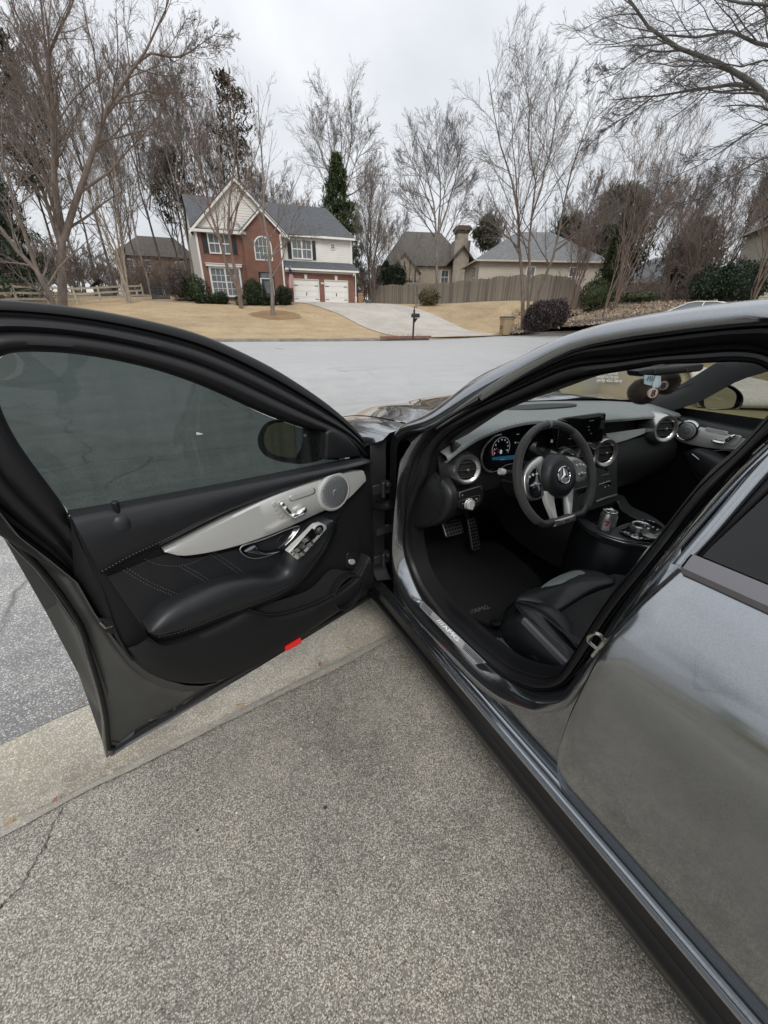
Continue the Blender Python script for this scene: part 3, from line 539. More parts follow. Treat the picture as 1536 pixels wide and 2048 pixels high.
def evergreen(px,D,H,wid,lab,seed,kind='pine',nm=NEED,base_f=.35,n=230,cl=60,size=.34,group=None,name='pine_tree'):
    rng=np.random.default_rng(seed); b0=onground(px,D); root=empty(name,b0,lab,'tree',group)
    P=np.array([[b0+[0,0,H*f-.3*(f==0)] for f in np.linspace(0,1,8)]]); P[:,1:,:2]+=rng.normal(0,.05,(1,7,2)); R=np.linspace(.24,.03,8)[None]*H/18
    t=base_f+(1-base_f)*rng.random(n)**.9; az=rng.random(n)*6.28
    if kind=='pine': prof=np.sin(np.clip((t-base_f)/(1-base_f),0,1)*2.4+.45)
    else: prof=1.05-(t-base_f)/(1-base_f)
    rr=wid*prof*(.35+.7*rng.random(n)); st=b0+np.stack([0*t,0*t,t*H],1); en=st+np.stack([np.cos(az)*rr,np.sin(az)*rr,rr*(.25 if kind=='pine' else -.05)],1)
    br=np.stack([st,st*.5+en*.5+[0,0,-.1],en],1); Rb=np.tile(np.array([.035,.02,.01]),(n,1))
    V,Q=mergeq([tubes(P,R,8),tubes(br,Rb,3)]); finish('trunk',fastmesh('trunk',V-b0,Q),b0,BK_BROWN,root,180)
    tt=rng.random((n,cl)); tt=.45+.6*tt; C=(st[:,None]*(1-tt[...,None])+en[:,None]*tt[...,None]).reshape(-1,3)+rng.normal(0,.34 if kind=='pine' else .2,(n*cl,3))*[1,1,.6]
    V,Q=quads(C,size,rng,.3,.2); finish('crown',fastmesh('crown',V-b0,Q),b0,nm,root,0); return root
evergreen(512,62,21.5,3.2,'tall thin pine with browned crown behind the brick house gable',101,nm=BRNEED,base_f=.45,n=46,cl=46,size=.5)
evergreen(683,60,15.2,6.2,'bright green conical pine at the right end of the shingle roof',102,'cone',NEED,.08,n=260,cl=50,size=.42)
evergreen(165,60,19.5,4.2,'rounded dark pine behind the forked birch',103,nm=NEED2,base_f=.45,n=75,cl=50,size=.45)
evergreen(395,72,16.5,5,'dull rounded pine crown just left of the white gable',104,nm=BRNEED,base_f=.5,n=80,cl=50,size=.45)
evergreen(20,42,14.5,4.2,'dense dark green cedar at the left edge',105,'cone',CEDAR,.03,n=300,cl=60,size=.3,name='cedar_tree')
evergreen(70,46,9.5,3.6,'lower dark cedar behind the leaning birch',106,'cone',CEDAR,.03,n=220,cl=50,size=.3,name='cedar_tree')
evergreen(1192,62,14,4.4,'dense dark pine behind the tan house roof end',107,nm=NEED2,base_f=.2,n=220,cl=60,size=.5)
evergreen(955,66,11.5,2.3,'small round pine top right of the chimney',108,nm=NEED2,base_f=.7,n=60,cl=70,size=.45)
evergreen(1105,66,12.5,3,'thin pine behind the tan house ridge',109,nm=NEED2,base_f=.45,n=90,cl=60,size=.45)
evergreen(1525,50,14,3.5,'dark pine at the right edge behind the beige house',110,nm=NEED2,base_f=.3,n=160,cl=60,size=.45)
evergreen(1345,66,11,3.4,'dull pine behind the broad rusty myrtle',112,nm=NEED2,base_f=.3,n=140,cl=60,size=.45)
evergreen(1195,47,6.5,1.6,'yellow-green juniper at the end of the plank fence',111,'cone',HOLLY,.05,n=160,cl=50,size=.28,name='juniper_tree')
CG='dark conical evergreens behind the plank fence'
for i,px in enumerate((758,770,782,793,803)): evergreen(px,61,4.6+.5*(i%2),1.0,'one of the dark conical evergreens behind the left end of the plank fence',120+i,'cone',CEDAR,.03,n=90,cl=40,size=.25,group=CG,name='cypress_tree')
# ---- shrubs
def shrub(px,D,rx,rz,lab,seed,m=BOX,n=2600,size=.09,group=None,name='shrub',core=True,dz=0):
    n=int(n*1.9); size*=1.15; rng=np.random.default_rng(seed); b0=onground(px,D); root=empty(name,b0,lab,'shrub',group); c=b0+[0,0,rz*.92+dz]
    u=rng.normal(0,1,(n,3)); u/=np.linalg.norm(u,axis=1,keepdims=True); lump=1+.07*np.sin(u[:,0]*7+seed)+.07*np.sin(u[:,1]*6+u[:,2]*5+seed)
    C=c+u*[rx,rx,rz]*(lump*(.66+.42*rng.random(n)**.6))[:,None]; C[:,2]=np.maximum(C[:,2],b0[2]+.02)
    V,Q=quads(C,size,rng,.6); finish('foliage',fastmesh('foliage',V-b0,Q),b0,m,root,0)
    k=MB(); k.lathe(c-[0,0,rz*.8],(0,0,1),[(.2*rx,.1*rz),(.55*rx,rz*.35),(.66*rx,rz*.8),(.55*rx,rz*1.2),(.2*rx,rz*1.45)],14); k.build('inner_growth',m,root)
    return root
BG='clipped boxwoods along the brick house'
shrub(402,44.5,1.15,1.1,'largest round boxwood under the left ground floor window',1); shrub(515,43.8,1.0,1.05,'round boxwood right of the crossing-stem tree',2); shrub(572,43.2,.78,.8,'round boxwood beside the garage',3)
for i,(px,s) in enumerate(((407,.5),(428,.5),(449,.62),(488,.5),(511,.55),(531,.55),(546,.48))): shrub(px,43-.3*(i>2),s*1.05,s*.8,'one of the low clipped boxwoods in the front row of the brick house bed',10+i,n=1200,group=BG)
shrub(373,45,1.0,1.3,'loose dark shrub at the left corner of the brick house',4,LORO,1800)
for i,px in enumerate((483,492)): shrub(px,42.2,.28,.25,'one of two tiny pale green plants before the boxwoods',20+i,mat('pale_leaf',(.2,.25,.16),.7,var=.3,vscale=5),500,.06,'tiny pale plants')
shrub(1078,34,1.02,1.02,'dark plum rounded hedge shrub in front of the three-trunked birch',30,LORO,5200,.085,name='rounded_hedge'); shrub(1108,35.2,.95,1.0,'dark plum hedge shrub behind and right of the rounded one',31,LORO,4200,.085,name='rounded_hedge')
shrub(1455,44,1.9,1.3,'wide dark evergreen bush behind the white parked car',32,CEDAR,3800,.12); shrub(1400,44,1.5,1.25,'dark evergreen bush under the broad rusty myrtle',33,CEDAR,3000,.12)
shrub(1180,44.5,1.3,1.3,'loose olive bush right of the plank fence end',34,HOLLY,2000,.1); shrub(855,46,1.1,.8,'twiggy low shrub along the plank fence',35,mat('dry_leaf',(.13,.11,.06),.8,var=.4,vscale=3),900,.12)
shrub(1265,45,1.6,.4,'low green ground cover on the bank top',36,HOLLY,1200,.1)
# leaves on the bank: uncountable
rng=np.random.default_rng(9); n=9000; pxs=rng.uniform(1020,1420,n); Ds=33+(pxs-1020)/400*7+rng.random(n)*9
C=np.array([xyz(a,640,d_) for a,d_ in zip(pxs,Ds)]); C[:,2]=hz(C[:,0],C[:,1])+.08
V,Q=quads(C,.13,rng,.7); me=fastmesh('leaf_litter',V-C[0],Q); finish('leaf_litter',me,C[0],mat('dead_leaf',(.36,.285,.215),.9,var=.5,vscale=2),kind='stuff',smooth=0,label='fallen brown leaves scattered over the bank at the right')

# trees of the near yard, to the left of and behind the viewpoint
for i,(x,y,H,lab) in enumerate(((-17,-1.5,14,'bare yard tree left of the viewpoint, mirrored in the rear door glass'),(-30,-6,15,'bare yard tree farther left of the viewpoint'),(-24,-14,14,'bare yard tree behind the viewpoint at the left'),(-36,7,15,'bare yard tree far left along the street'))):
    rng=np.random.default_rng(200+i); b0=np.array([x,y,.1]); ls=[]
    for k in range(4):
        az=k*1.6+rng.random(); s_=.32; ls.append(([b0-[0,0,.3]]+[b0+np.array([math.cos(az)*s_*H*f**1.3*.6,math.sin(az)*s_*H*f**1.3*.6,H*f]) for f in(.15,.4,.7,1)],.16,.02))
    bare_tree(ls,b0,lab,None,210+i,BK_DARK,TWIG_D,n1=10,n2=6,n3=5,l1=.36,rmin=.006)
# ======================= HOUSES AND STREET THINGS =======================
def brickmat(name,c1,c2,mortar,scale=1.0):
    m,nt,N,L,b=nodes(name); tc=N('ShaderNodeTexCoord'); mp=N('ShaderNodeMapping'); L(tc.outputs['Object'],mp.inputs[0]); mp.inputs['Rotation'].default_value=(rad(90),0,0)
    br=N('ShaderNodeTexBrick'); br.inputs['Color1'].default_value=c1+(1,); br.inputs['Color2'].default_value=c2+(1,); br.inputs['Mortar'].default_value=mortar+(1,)
    br.inputs['Scale'].default_value=1; br.inputs['Brick Width'].default_value=.22*scale; br.inputs['Row Height'].default_value=.075*scale; br.inputs['Mortar Size'].default_value=.009; L(mp.outputs[0],br.inputs['Vector'])
    n=noise(N,L,tc.outputs['Object'],1.2,5); c=mixc(N,L,.5,br.outputs[0],ramp(N,L,n,[(.3,tuple(q*.7 for q in c1)),(.7,c2)]),'MIX')
    L(c,b.inputs['Base Color']); b.inputs['Roughness'].default_value=.9
    bp=N('ShaderNodeBump'); bp.inputs['Distance'].default_value=.01; bp.invert=True; L(br.outputs['Fac'],bp.inputs['Height']); L(bp.outputs[0],b.inputs['Normal']); return m
M_BRICK=brickmat('red_brick',(.20,.085,.06),(.27,.125,.09),(.27,.22,.19))
M_TANBR=brickmat('tan_brick',(.3,.2,.14),(.37,.26,.19),(.36,.3,.25))
M_WHITE=mat('white_trim',(.72,.71,.68),.6,var=.06,vscale=2); M_SIDE=mat('white_siding',(.68,.668,.635),.65,var=.07,vscale=.8); M_BEIGE=mat('beige_siding',(.46,.41,.345),.7,var=.07,vscale=.7); M_TAN=mat('tan_siding',(.40,.32,.235),.7,var=.08,vscale=.7); M_STUC=mat('stucco',(.42,.35,.27),.85,var=.12,vscale=2)
M_SHIN=mat('grey_shingle',(.085,.09,.10),.9,var=.35,vscale=3.5,bump=.5,bscale=30,stretch=(1,1,3),dist=.02); M_SHIN2=mat('brown_shingle',(.10,.09,.08),.9,var=.35,vscale=3.5,bump=.5,bscale=30,dist=.02); M_SHIN3=mat('light_shingle',(.14,.145,.15),.9,var=.3,vscale=3.5,bump=.5,bscale=30,dist=.02)
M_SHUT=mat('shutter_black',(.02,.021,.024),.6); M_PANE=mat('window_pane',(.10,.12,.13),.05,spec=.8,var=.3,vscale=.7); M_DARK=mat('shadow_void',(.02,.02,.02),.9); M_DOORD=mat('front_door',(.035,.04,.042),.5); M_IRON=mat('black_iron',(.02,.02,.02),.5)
class Lot:
    """house frame: x along the facade, y back, z up from the base"""
    def __init__(s,o,az): a=rad(az); s.o=P3(o); s.ex=np.array([math.sin(a),math.cos(a),0]); s.ey=np.array([-math.cos(a),math.sin(a),0])
    def p(s,x,y,z): return s.o+s.ex*x+s.ey*y+np.array([0,0,z])
    @property
    def R(s): return np.stack([s.ex,s.ey,[0,0,1]],1)
    def box(s,b,x0,x1,y0,y1,z0,z1): return b.box(s.p((x0+x1)/2,(y0+y1)/2,(z0+z1)/2),(abs(x1-x0),abs(y1-y0),abs(z1-z0)),s.R)
    def poly(s,b,pts,vec): v=s.ex*vec[0]+s.ey*vec[1]+np.array([0,0,vec[2]]); return b.prism([s.p(*q) for q in pts],v)
def lap(lot,name,m,par,x0,x1,y,z0,z1,step=.19,gable=None,axis='x'):
    """clapboards: each course tilted, sharp lower edge"""
    b=MB(); z=z0
    while z<z1-1e-6:
        h=min(step,z1-z); a0,a1=x0,x1
        if gable:
            xa,za,half,zb=gable; f0=max(0,(za-z)/(za-zb)); a0,a1=xa-half*f0,xa+half*f0
            f1=max(0,(za-z-h)/(za-zb)); 
            if f0<=.02: break
            q=[(xa-half*f0,z),(xa+half*f0,z),(xa+half*f1,z+h),(xa-half*f1,z+h)]
        else: q=[(a0,z),(a1,z),(a1,z+h),(a0,z+h)]
        f=(lambda u,d,zz: lot.p(u,y+d,zz)) if axis=='x' else (lambda u,d,zz: lot.p(y+d,u,zz))
        o=-.035; v=[f(q[0][0],o,q[0][1]),f(q[1][0],o,q[1][1]),f(q[2][0],-.005,q[2][1]),f(q[3][0],-.005,q[3][1]),f(q[0][0],.02,q[0][1]),f(q[1][0],.02,q[1][1])]
        b.add(v,[(0,1,2,3),(0,4,5,1)]); z+=h
    return b.build(name,m,par,smooth=0)
def window(lot,par,x0,x1,y,z0,z1,cols=2,rows=2,frame=.09,m=M_WHITE,proud=.06,sash=1):
    b=MB(); lot.box(b,x0-frame,x0,y-proud,y+.05,z0-frame,z1+frame); lot.box(b,x1,x1+frame,y-proud,y+.05,z0-frame,z1+frame)
    lot.box(b,x0,x1,y-proud,y+.05,z1,z1+frame); lot.box(b,x0-.04,x1+.04,y-proud-.03,y+.05,z0-frame-.002,z0)
    w=b.build('window',m,par,smooth=0)
    for s in range(sash):
        a=x0+(x1-x0)*s/sash; c=x0+(x1-x0)*(s+1)/sash
        b=MB(); lot.box(b,a,c,y-.012,y+.04,z0,z1); b.build('pane',M_PANE,w,smooth=0)
        b=MB()
        if sash>1 and s: lot.box(b,a-.07,a+.07,y-proud+.005,y+.04,z0,z1)
        for i in range(1,cols): xx=a+(c-a)*i/cols; lot.box(b,xx-.018,xx+.018,y-.035,y,z0,z1)
        for i in range(1,rows): zz=z0+(z1-z0)*i/rows; k=.04 if i==rows//2 else .018; lot.box(b,a,c,y-.032-(.008 if k>.03 else 0),y,zz-k,zz+k)
        if b.v: b.build('muntins',m,w,smooth=0)
    return w
def shutter(lot,par,x0,x1,y,z0,z1):
    b=MB(); lot.box(b,x0,x1,y-.05,y,z0,z1); sh=b.build('shutter',M_SHUT,par,smooth=0)
    b=MB(); k=14
    for i in range(k): zz=z0+.08+(z1-z0-.16)*(i+.5)/k; lot.box(b,x0+.05,x1-.05,y-.065,y-.04,zz-.03,zz+.02)
    b.build('louvers',M_SHUT,sh,smooth=0)
def roofplane(lot,b,pts,th=.12):
    q=[lot.p(*p) for p in pts]; n=nrm(np.cross(q[1]-q[0],q[2]-q[0])); n=n if n[2]>0 else -n; b.prism(q,-n*th)
def gable_roof(lot,b,xa,za,half,zb,y0,y1,ov=.35,th=.14):
    k=(za-zb)/half
    for s in(-1,1): roofplane(lot,b,[(xa,y0-ov,za),(xa+s*(half+ov),y0-ov,zb-k*ov),(xa+s*(half+ov),y1,zb-k*ov),(xa,y1,za)],th)
def rake(lot,par,xa,za,half,zb,y,ov=.35,w=.24):
    k=(za-zb)/half
    for s in(-1,1):
        b=MB(); lot.poly(b,[(xa,y,za-.13),(xa+s*(half+ov),y,zb-k*ov-.13),(xa+s*(half+ov),y,zb-k*ov-.13-w),(xa,y,za-.13-w)],(0,.05,0)); b.build('rake_board',M_WHITE,par,smooth=0)
def brick_house():
    o=SW.D(590,606,46); L=Lot(o,99); h=empty('brick_house',L.p(-1,4,-.3),'two-storey red brick and white siding house with grey roof and two garage doors','house')
    # walls
    b=MB(); L.box(b,-8.4,-3.9,.3,1.0,-.6,5.75); b.build('wall',M_BRICK,h,smooth=0)
    b=MB(); L.poly(b,[(-4.35,0,-.6),(-.9,0,-.6),(-.9,0,5.85),(-2.5,0,7.55),(-4.35,0,5.85)],(0,.4,0)); b.build('wall',M_BRICK,h,smooth=0)
    b=MB(); 
    for x0,x1,z0,z1 in((-.9,0,-.4,3),(2.55,3.18,-.4,3),(5.6,6.35,-.4,3),(0,2.55,2.12,3),(3.18,5.6,2.12,3)): L.box(b,x0,x1,0,.35,z0,z1)
    b.build('wall',M_BRICK,h,smooth=0)
    b=MB(); L.box(b,-8.36,6.3,.9,9.2,-.6,5.85); b.build('wall',M_SIDE,h,smooth=0)
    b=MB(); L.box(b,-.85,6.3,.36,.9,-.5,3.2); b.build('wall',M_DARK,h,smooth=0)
    lap(L,'siding',M_SIDE,h,-.9,3.2,.86,3.7,5.95); lap(L,'siding',M_SIDE,h,3.2,6.3,.895,3.7,5.95,.185)
    b=MB(); fcn=lambda u,d,zz: L.p(-8.4-1.35*u-d,.28+8.9*u,zz); zz=0.
    while zz<5.8:
        b.add([fcn(0,.045,zz),fcn(1,.045,zz),fcn(1,.01,zz+.19),fcn(0,.01,zz+.19),fcn(0,0,zz),fcn(1,0,zz)],[(0,1,2,3),(0,4,5,1)]); zz+=.19
    b.build('siding',M_SIDE,h,smooth=0)
    b=MB(); b.prism([L.p(-8.37,.3,-.5),L.p(-8.37,9.2,-.5),L.p(-9.74,9.2,-.5)],(0,0,6.3)); b.build('side_wall',M_SIDE,h,smooth=0)
    # side gable siding (left)
    b=MB(); L.poly(b,[(-8.41,.3,5.8),(-9.75,9.2,5.8),(-9.1,4.75,8.85)],(.3,0,0)); b.build('side_gable',M_SIDE,h,smooth=0)
    lap(L,'gable_siding',M_SIDE,h,0,0,.25,5.95,9.6,.2,gable=(-4.45,9.6,4.1,5.85))
    b=MB(); L.poly(b,[(-8.4,.27,5.85),(-.5,.27,5.85),(-4.45,.27,9.6)],(0,.5,0)); b.build('gable_back',M_SIDE,h,smooth=0)
    # roofs
    b=MB(); gable_roof(L,b,-4.45,9.75,4.1,5.95,.25,5.2,.35); b.build('gable_roof',M_SHIN,h,smooth=0)
    b=MB(); gable_roof(L,b,-2.5,7.72,1.9,5.95,0,3,.22,.12); b.build('gable_roof',M_SHIN,h,smooth=0)
    b=MB(); roofplane(L,b,[(-8.75,.2,5.75),(6.6,.45,5.95),(4.6,4.8,9.0),(-9.3,4.8,9.05)]); roofplane(L,b,[(6.6,.45,5.95),(6.6,9.4,5.95),(4.6,4.8,9.0)]); roofplane(L,b,[(6.6,9.4,5.95),(-9.9,9.4,5.75),(-9.3,4.8,9.05),(4.6,4.8,9.0)]); b.build('main_roof',M_SHIN,h,smooth=0)
    b=MB(); roofplane(L,b,[(-.75,-.42,3.06),(6.75,-.42,3.06),(6.3,.88,3.78),(-.75,.88,3.78)]); b.build('porch_roof',M_SHIN,h,smooth=0)
    rake(L,h,-4.45,9.75,4.1,5.95,-.13); rake(L,h,-2.5,7.72,1.9,5.95,-.26,.22,.2)
    # trims, gutters, corner boards
    for x0,x1,y0,y1,z0,z1,nm in((-8.8,-4.0,-.12,.3,5.5,5.72,'eave'),(-.75,6.72,-.5,-.38,2.86,3.02,'gutter_trim'),(-1.0,6.62,.4,.52,5.72,5.9,'gutter_trim'),(-.72,6.4,-.05,-.004,2.72,2.86,'frieze'),(-8.45,-8.28,.2,.296,-.3,5.5,'corner_board'),(6.14,6.36,.8,.86,3.72,5.72,'corner_board'),(-.98,-.83,-.12,-.02,.2,5.7,'downspout'),(6.36,6.44,-.3,-.2,0,2.9,'downspout'),(-4.6,-4.2,-.18,.3,5.55,5.75,'return'),(-.9,-.4,-.2,.3,5.55,5.78,'return')):
        b=MB(); L.box(b,x0,x1,y0,y1,z0,z1); b.build(nm,M_WHITE,h,smooth=0)
    # garage doors: four panel rows each
    for x0,x1 in((0.02,2.53),(3.2,5.58)):
        b=MB(); L.box(b,x0,x1,.1,.15,0,2.1); g=b.build('garage_door',M_WHITE,h,smooth=0)
        for r_ in range(4):
            b=MB(); z0=.01+r_*.525; L.box(b,x0+.005,x1-.005,.075,.099,z0+.008,z0+.515)
            for c in range(4): xx=x0+(x1-x0)*c/4; L.box(b,xx+.06,xx+(x1-x0)/4-.06,.062,.076,z0+.08,z0+.44)
            b.build('panel',M_WHITE,g,smooth=0)
        for hx in (x0+.02,x1-.4):
            for hzz in (.35,1.55): b=MB(); L.box(b,hx,hx+.38,.055,.062,hzz,hzz+.06); b.build('strap_hinge',M_IRON,g,smooth=0)
        b=MB(); L.box(b,(x0+x1)/2-.04,(x0+x1)/2+.04,.04,.06,.72,1.0); b.build('pull_handle',M_IRON,g,smooth=0)
        b=MB(); L.poly(b,[((x0+x1)/2-.11,-.05,2.16),((x0+x1)/2+.11,-.05,2.16),((x0+x1)/2+.15,-.05,2.55),((x0+x1)/2-.15,-.05,2.55)],(0,.049,0)); b.build('keystone',M_WHITE,h,smooth=0)
        for fx in (x0-.06,x1): b=MB(); L.box(b,fx,fx+.06,-.02,.1,0,2.16); b.build('door_jamb',M_WHITE,g,smooth=0)
        b=MB(); L.box(b,x0-.06,x1+.06,-.02,.1,2.105,2.16); b.build('door_jamb',M_WHITE,g,smooth=0)
    for xx in (2.8,2.95): 
        b=MB(); L.box(b,xx,xx+.1,-.1,-.004,1.75,1.92); b.build('house_number_tile',M_WHITE,h,smooth=0)
    b=MB(); L.box(b,6.1,6.3,-.5,-.3,2.68,2.78); b.lathe(L.p(6.12,-.42,2.62),(0,-.5,-1),[(.03,0),(.06,.06)],10); b.lathe(L.p(6.28,-.42,2.62),(0.4,-.4,-1),[(.03,0),(.06,.06)],10); b.build('flood_light',M_WHITE,h)
    # windows
    window(L,h,-7.35,-5.55,.3,4.02,5.45,2,2,.1,sash=2); shutter(L,h,-7.95,-7.5,.29,3.95,5.5); shutter(L,h,-5.4,-4.95,.29,3.95,5.5)
    w=window(L,h,-7.6,-5.1,.3,.55,2.75,3,4,.16,sash=2,proud=.12); b=MB(); L.box(b,-7.95,-4.75,.02,.29,2.9,3.1); L.box(b,-8.0,-4.7,-.04,.29,3.1,3.16); b.build('crown',M_WHITE,w,smooth=0)
    window(L,h,.3,2.1,.82,4.0,5.5,2,2,.1,sash=2); shutter(L,h,-.2,.15,.82,3.9,5.5); shutter(L,h,2.25,2.58,.82,3.9,5.5)
    # arched window
    cx,r_=-2.6,.82; pts=[(cx-r_,-.05,3.55),(cx+r_,-.05,3.55)]+[(cx+r_*math.cos(t),-.05,4.7+r_*math.sin(t)) for t in np.linspace(0,math.pi,17)]
    b=MB(); L.poly(b,pts,(0,.06,0)); aw=b.build('arched_window',M_WHITE,h,smooth=0); k=.87
    pts=[(cx-r_*k,-.062,3.66),(cx+r_*k,-.062,3.66)]+[(cx+r_*k*math.cos(t),-.062,4.7+r_*k*math.sin(t)) for t in np.linspace(0,math.pi,17)]
    b=MB(); L.poly(b,pts,(0,.012,0)); b.build('pane',M_PANE,aw,smooth=0)
    b=MB(); 
    for i in(-1,0,1): L.box(b,cx+i*.36-.018,cx+i*.36+.018,-.085,-.06,3.62,4.72+(.62 if i==0 else .5))
    for zz in(4.15,4.7): L.box(b,cx-.7,cx+.7,-.083,-.06,zz-.02,zz+.02)
    b.build('muntins',M_WHITE,aw,smooth=0)
    # round window
    b=MB(); b.lathe(L.p(4.35,.86,5.15),-L.ey,[(.3,0),(.3,.05),(.22,.07),(.2,.03)],24); rw=b.build('round_window',M_WHITE,h); b=MB(); b.lathe(L.p(4.35,.86,5.15),-L.ey,[(.2,.02),(.2,.035)],24); b.build('pane',M_PANE,rw)
    b=MB(); L.box(b,4.335,4.365,.79,.82,4.95,5.35); L.box(b,4.15,4.55,.792,.82,5.135,5.165); b.build('muntins',M_WHITE,rw,smooth=0)
    # front door; flat dark panel painted as the shade of a recess
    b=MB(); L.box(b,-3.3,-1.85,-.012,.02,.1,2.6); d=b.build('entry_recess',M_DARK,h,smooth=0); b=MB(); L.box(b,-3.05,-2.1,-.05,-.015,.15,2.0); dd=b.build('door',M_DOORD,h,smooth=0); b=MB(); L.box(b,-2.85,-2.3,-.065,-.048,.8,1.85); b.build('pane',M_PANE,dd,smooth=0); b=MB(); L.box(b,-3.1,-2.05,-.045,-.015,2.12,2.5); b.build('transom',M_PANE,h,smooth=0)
    b=MB(); L.box(b,-3.2,-3.08,-.07,-.01,.1,2.1); L.box(b,-2.08,-1.96,-.07,-.01,.1,2.1); L.box(b,-3.2,-1.96,-.072,-.01,2.02,2.1); b.build('door_frame',M_WHITE,h,smooth=0)
    b=MB(); L.box(b,-4.5,-4.4,.25,.29,.3,5.4); 
    # flag on a wall bracket
    f=empty('flag',L.p(-.1,-.9,1.5),'small striped flag hanging limp on a pole by the left garage door','flag')
    b=MB(); b.tube([L.p(-.45,-.02,1.9),L.p(-.25,-.7,3.15)],.018,8); b.build('pole',M_WHITE,f)
    M_FL=nodes('flag_cloth'); m,nt,N,LL,bs=M_FL; src=N('ShaderNodeTexCoord').outputs['Generated']; wv=N('ShaderNodeTexWave'); wv.bands_direction='X'; wv.inputs['Scale'].default_value=2.2; LL(src,wv.inputs['Vector']); c=ramp(N,LL,wv.outputs[0],[(.45,(.35,.03,.04)),(.55,(.6,.58,.56))]); sp=N('ShaderNodeSeparateXYZ'); LL(src,sp.inputs[0]); LL(mixc(N,LL,ramp(N,LL,sp.outputs[2],[(.66,(0,0,0)),(.68,(1,1,1))]),c,(.03,.04,.12)),bs.inputs['Base Color'])
    b=MB(); rows=[]
    for i in range(9):
        t=i/8; z=3.05-t*1.75; rows.append([L.p(-.27+.30*(u-.5)*(1+.5*t)+.05*math.sin(6*t+u*5),-.68+.08*math.sin(u*9+t*3)+.1*(1-t),z-.15*u*(1-t)) for u in np.linspace(0,1,9)])
    b.grid(rows); b.build('cloth',m,f)
    return L
HL=brick_house()
# bins beside the garage
def cart(base,ex,ey,h,body,lid,lab,grp=None,big=False):
    """wheeled refuse cart: tapered body, rim, hinged lid, handle, two wheels"""
    ex=P3(ex);ey=P3(ey);base=P3(base); s=h/1.1; up=np.array([0,0,1.]); r_=empty('trash_cart',base,lab,'trash cart',grp)
    q=lambda x,y,z: base+ex*x*s+ey*y*s+up*z*s
    def ring(w,d,y0,z,k=.06): 
        pts=[]
        for cx,cy,a0 in((w-k,d-k,0),(-w+k,d-k,90),(-w+k,-d+k,180),(w-k,-d+k,270)):
            for a in(0,30,60,90): pts.append(q(cx+k*math.cos(rad(a0+a)),cy+y0+k*math.sin(rad(a0+a)),z))
        return pts
    b=MB(); b.grid([ring(.21,.24,-.02,.04),ring(.225,.26,-.02,.1),ring(.26,.30,0,.62),ring(.275,.32,0,.9),ring(.30,.345,0,.91),ring(.305,.35,0,.97),ring(.29,.335,0,.98)],True,True); b.build('body',body,r_,smooth=30)
    b=MB(); b.grid([ring(.315,.36,0,.985),ring(.32,.365,0,1.01),ring(.29,.33,0,1.05),ring(.2,.24,0,1.075)],True,True); b.build('lid',lid,r_,smooth=40)
    b=MB(); b.tube([q(-.24,.33,.9),q(-.24,.43,.98),q(.24,.43,.98),q(.24,.33,.9)],.018*s,8); b.build('handle',lid,r_)
    for sx in(-1,1):
        b=MB(); b.lathe(q(sx*.255,.29,.125),ex*sx,[(.09,-.03),(.125,-.025),(.125,.03),(.085,.035),(.03,.05)],20); b.build('wheel',mat('cart_wheel',(.015,.015,.016),.6),r_)
    b=MB(); b.tube([q(-.26,.29,.125),q(.26,.29,.125)],.014*s,8); b.build('axle',M_IRON,r_)
    return r_,q
M_CART=mat('tan_cart',(.30,.225,.135),.5,var=.1,vscale=4,bump=.1,bscale=200); M_CARTL=mat('cart_lid_dark',(.06,.058,.06),.5)
p=onground(1012,31.6,670); p[2]=max(p[2],RZ); v=nrm((p-CAMW)*[1,1,0]); rgt=np.array([v[1],-v[0],0]); a=rad(28)
ex=rgt*math.cos(a)+v*math.sin(a); ey=-rgt*math.sin(a)+v*math.cos(a)
ex2=nrm(rgt*.6-v*.8); ey2=np.array([-ex2[1],ex2[0],0])
p=SW.Z(1009,671,RZ+.03)
cr_,cq=cart(p,ex2,ey2,1.34,M_CART,M_CARTL,'tan wheeled trash cart with dark lid at the foot of the far driveway')
b=MB(); b.box(cq(.255,-.12,.78),(.012,.1,.12),np.stack([ex2,ey2,[0,0,1]],1)); b.build('sticker',M_WHITE,cr_)
b=MB(); b.box(cq(-.02,-.325,.5),(.2,.02,.06),np.stack([ex2,ey2,[0,0,1]],1)); b.build('label_plate',M_IRON,cr_)
b=MB(); b.box(cq(-.02,-.32,.4),(.2,.02,.06),np.stack([ex2,ey2,[0,0,1]],1)); b.build('label_plate',M_IRON,cr_)
cart(HL.p(7.1,.7,-.05),HL.ex,HL.ey,1.15,mat('brown_cart',(.32,.19,.11),.6),mat('pink_lid',(.45,.1,.13),.5),'brown bin with pink lid beside the garage corner')
b=MB(); b.lathe(HL.p(8.0,.4,-.1),(0,0,1),[(.28,0),(.34,.5),(.36,.52),(.36,.56),(.3,.58)],16); b.build('grey_tub',mat('grey_plastic',(.13,.14,.15),.6),label='low grey tub standing right of the pink-lidded bin',cat='tub')
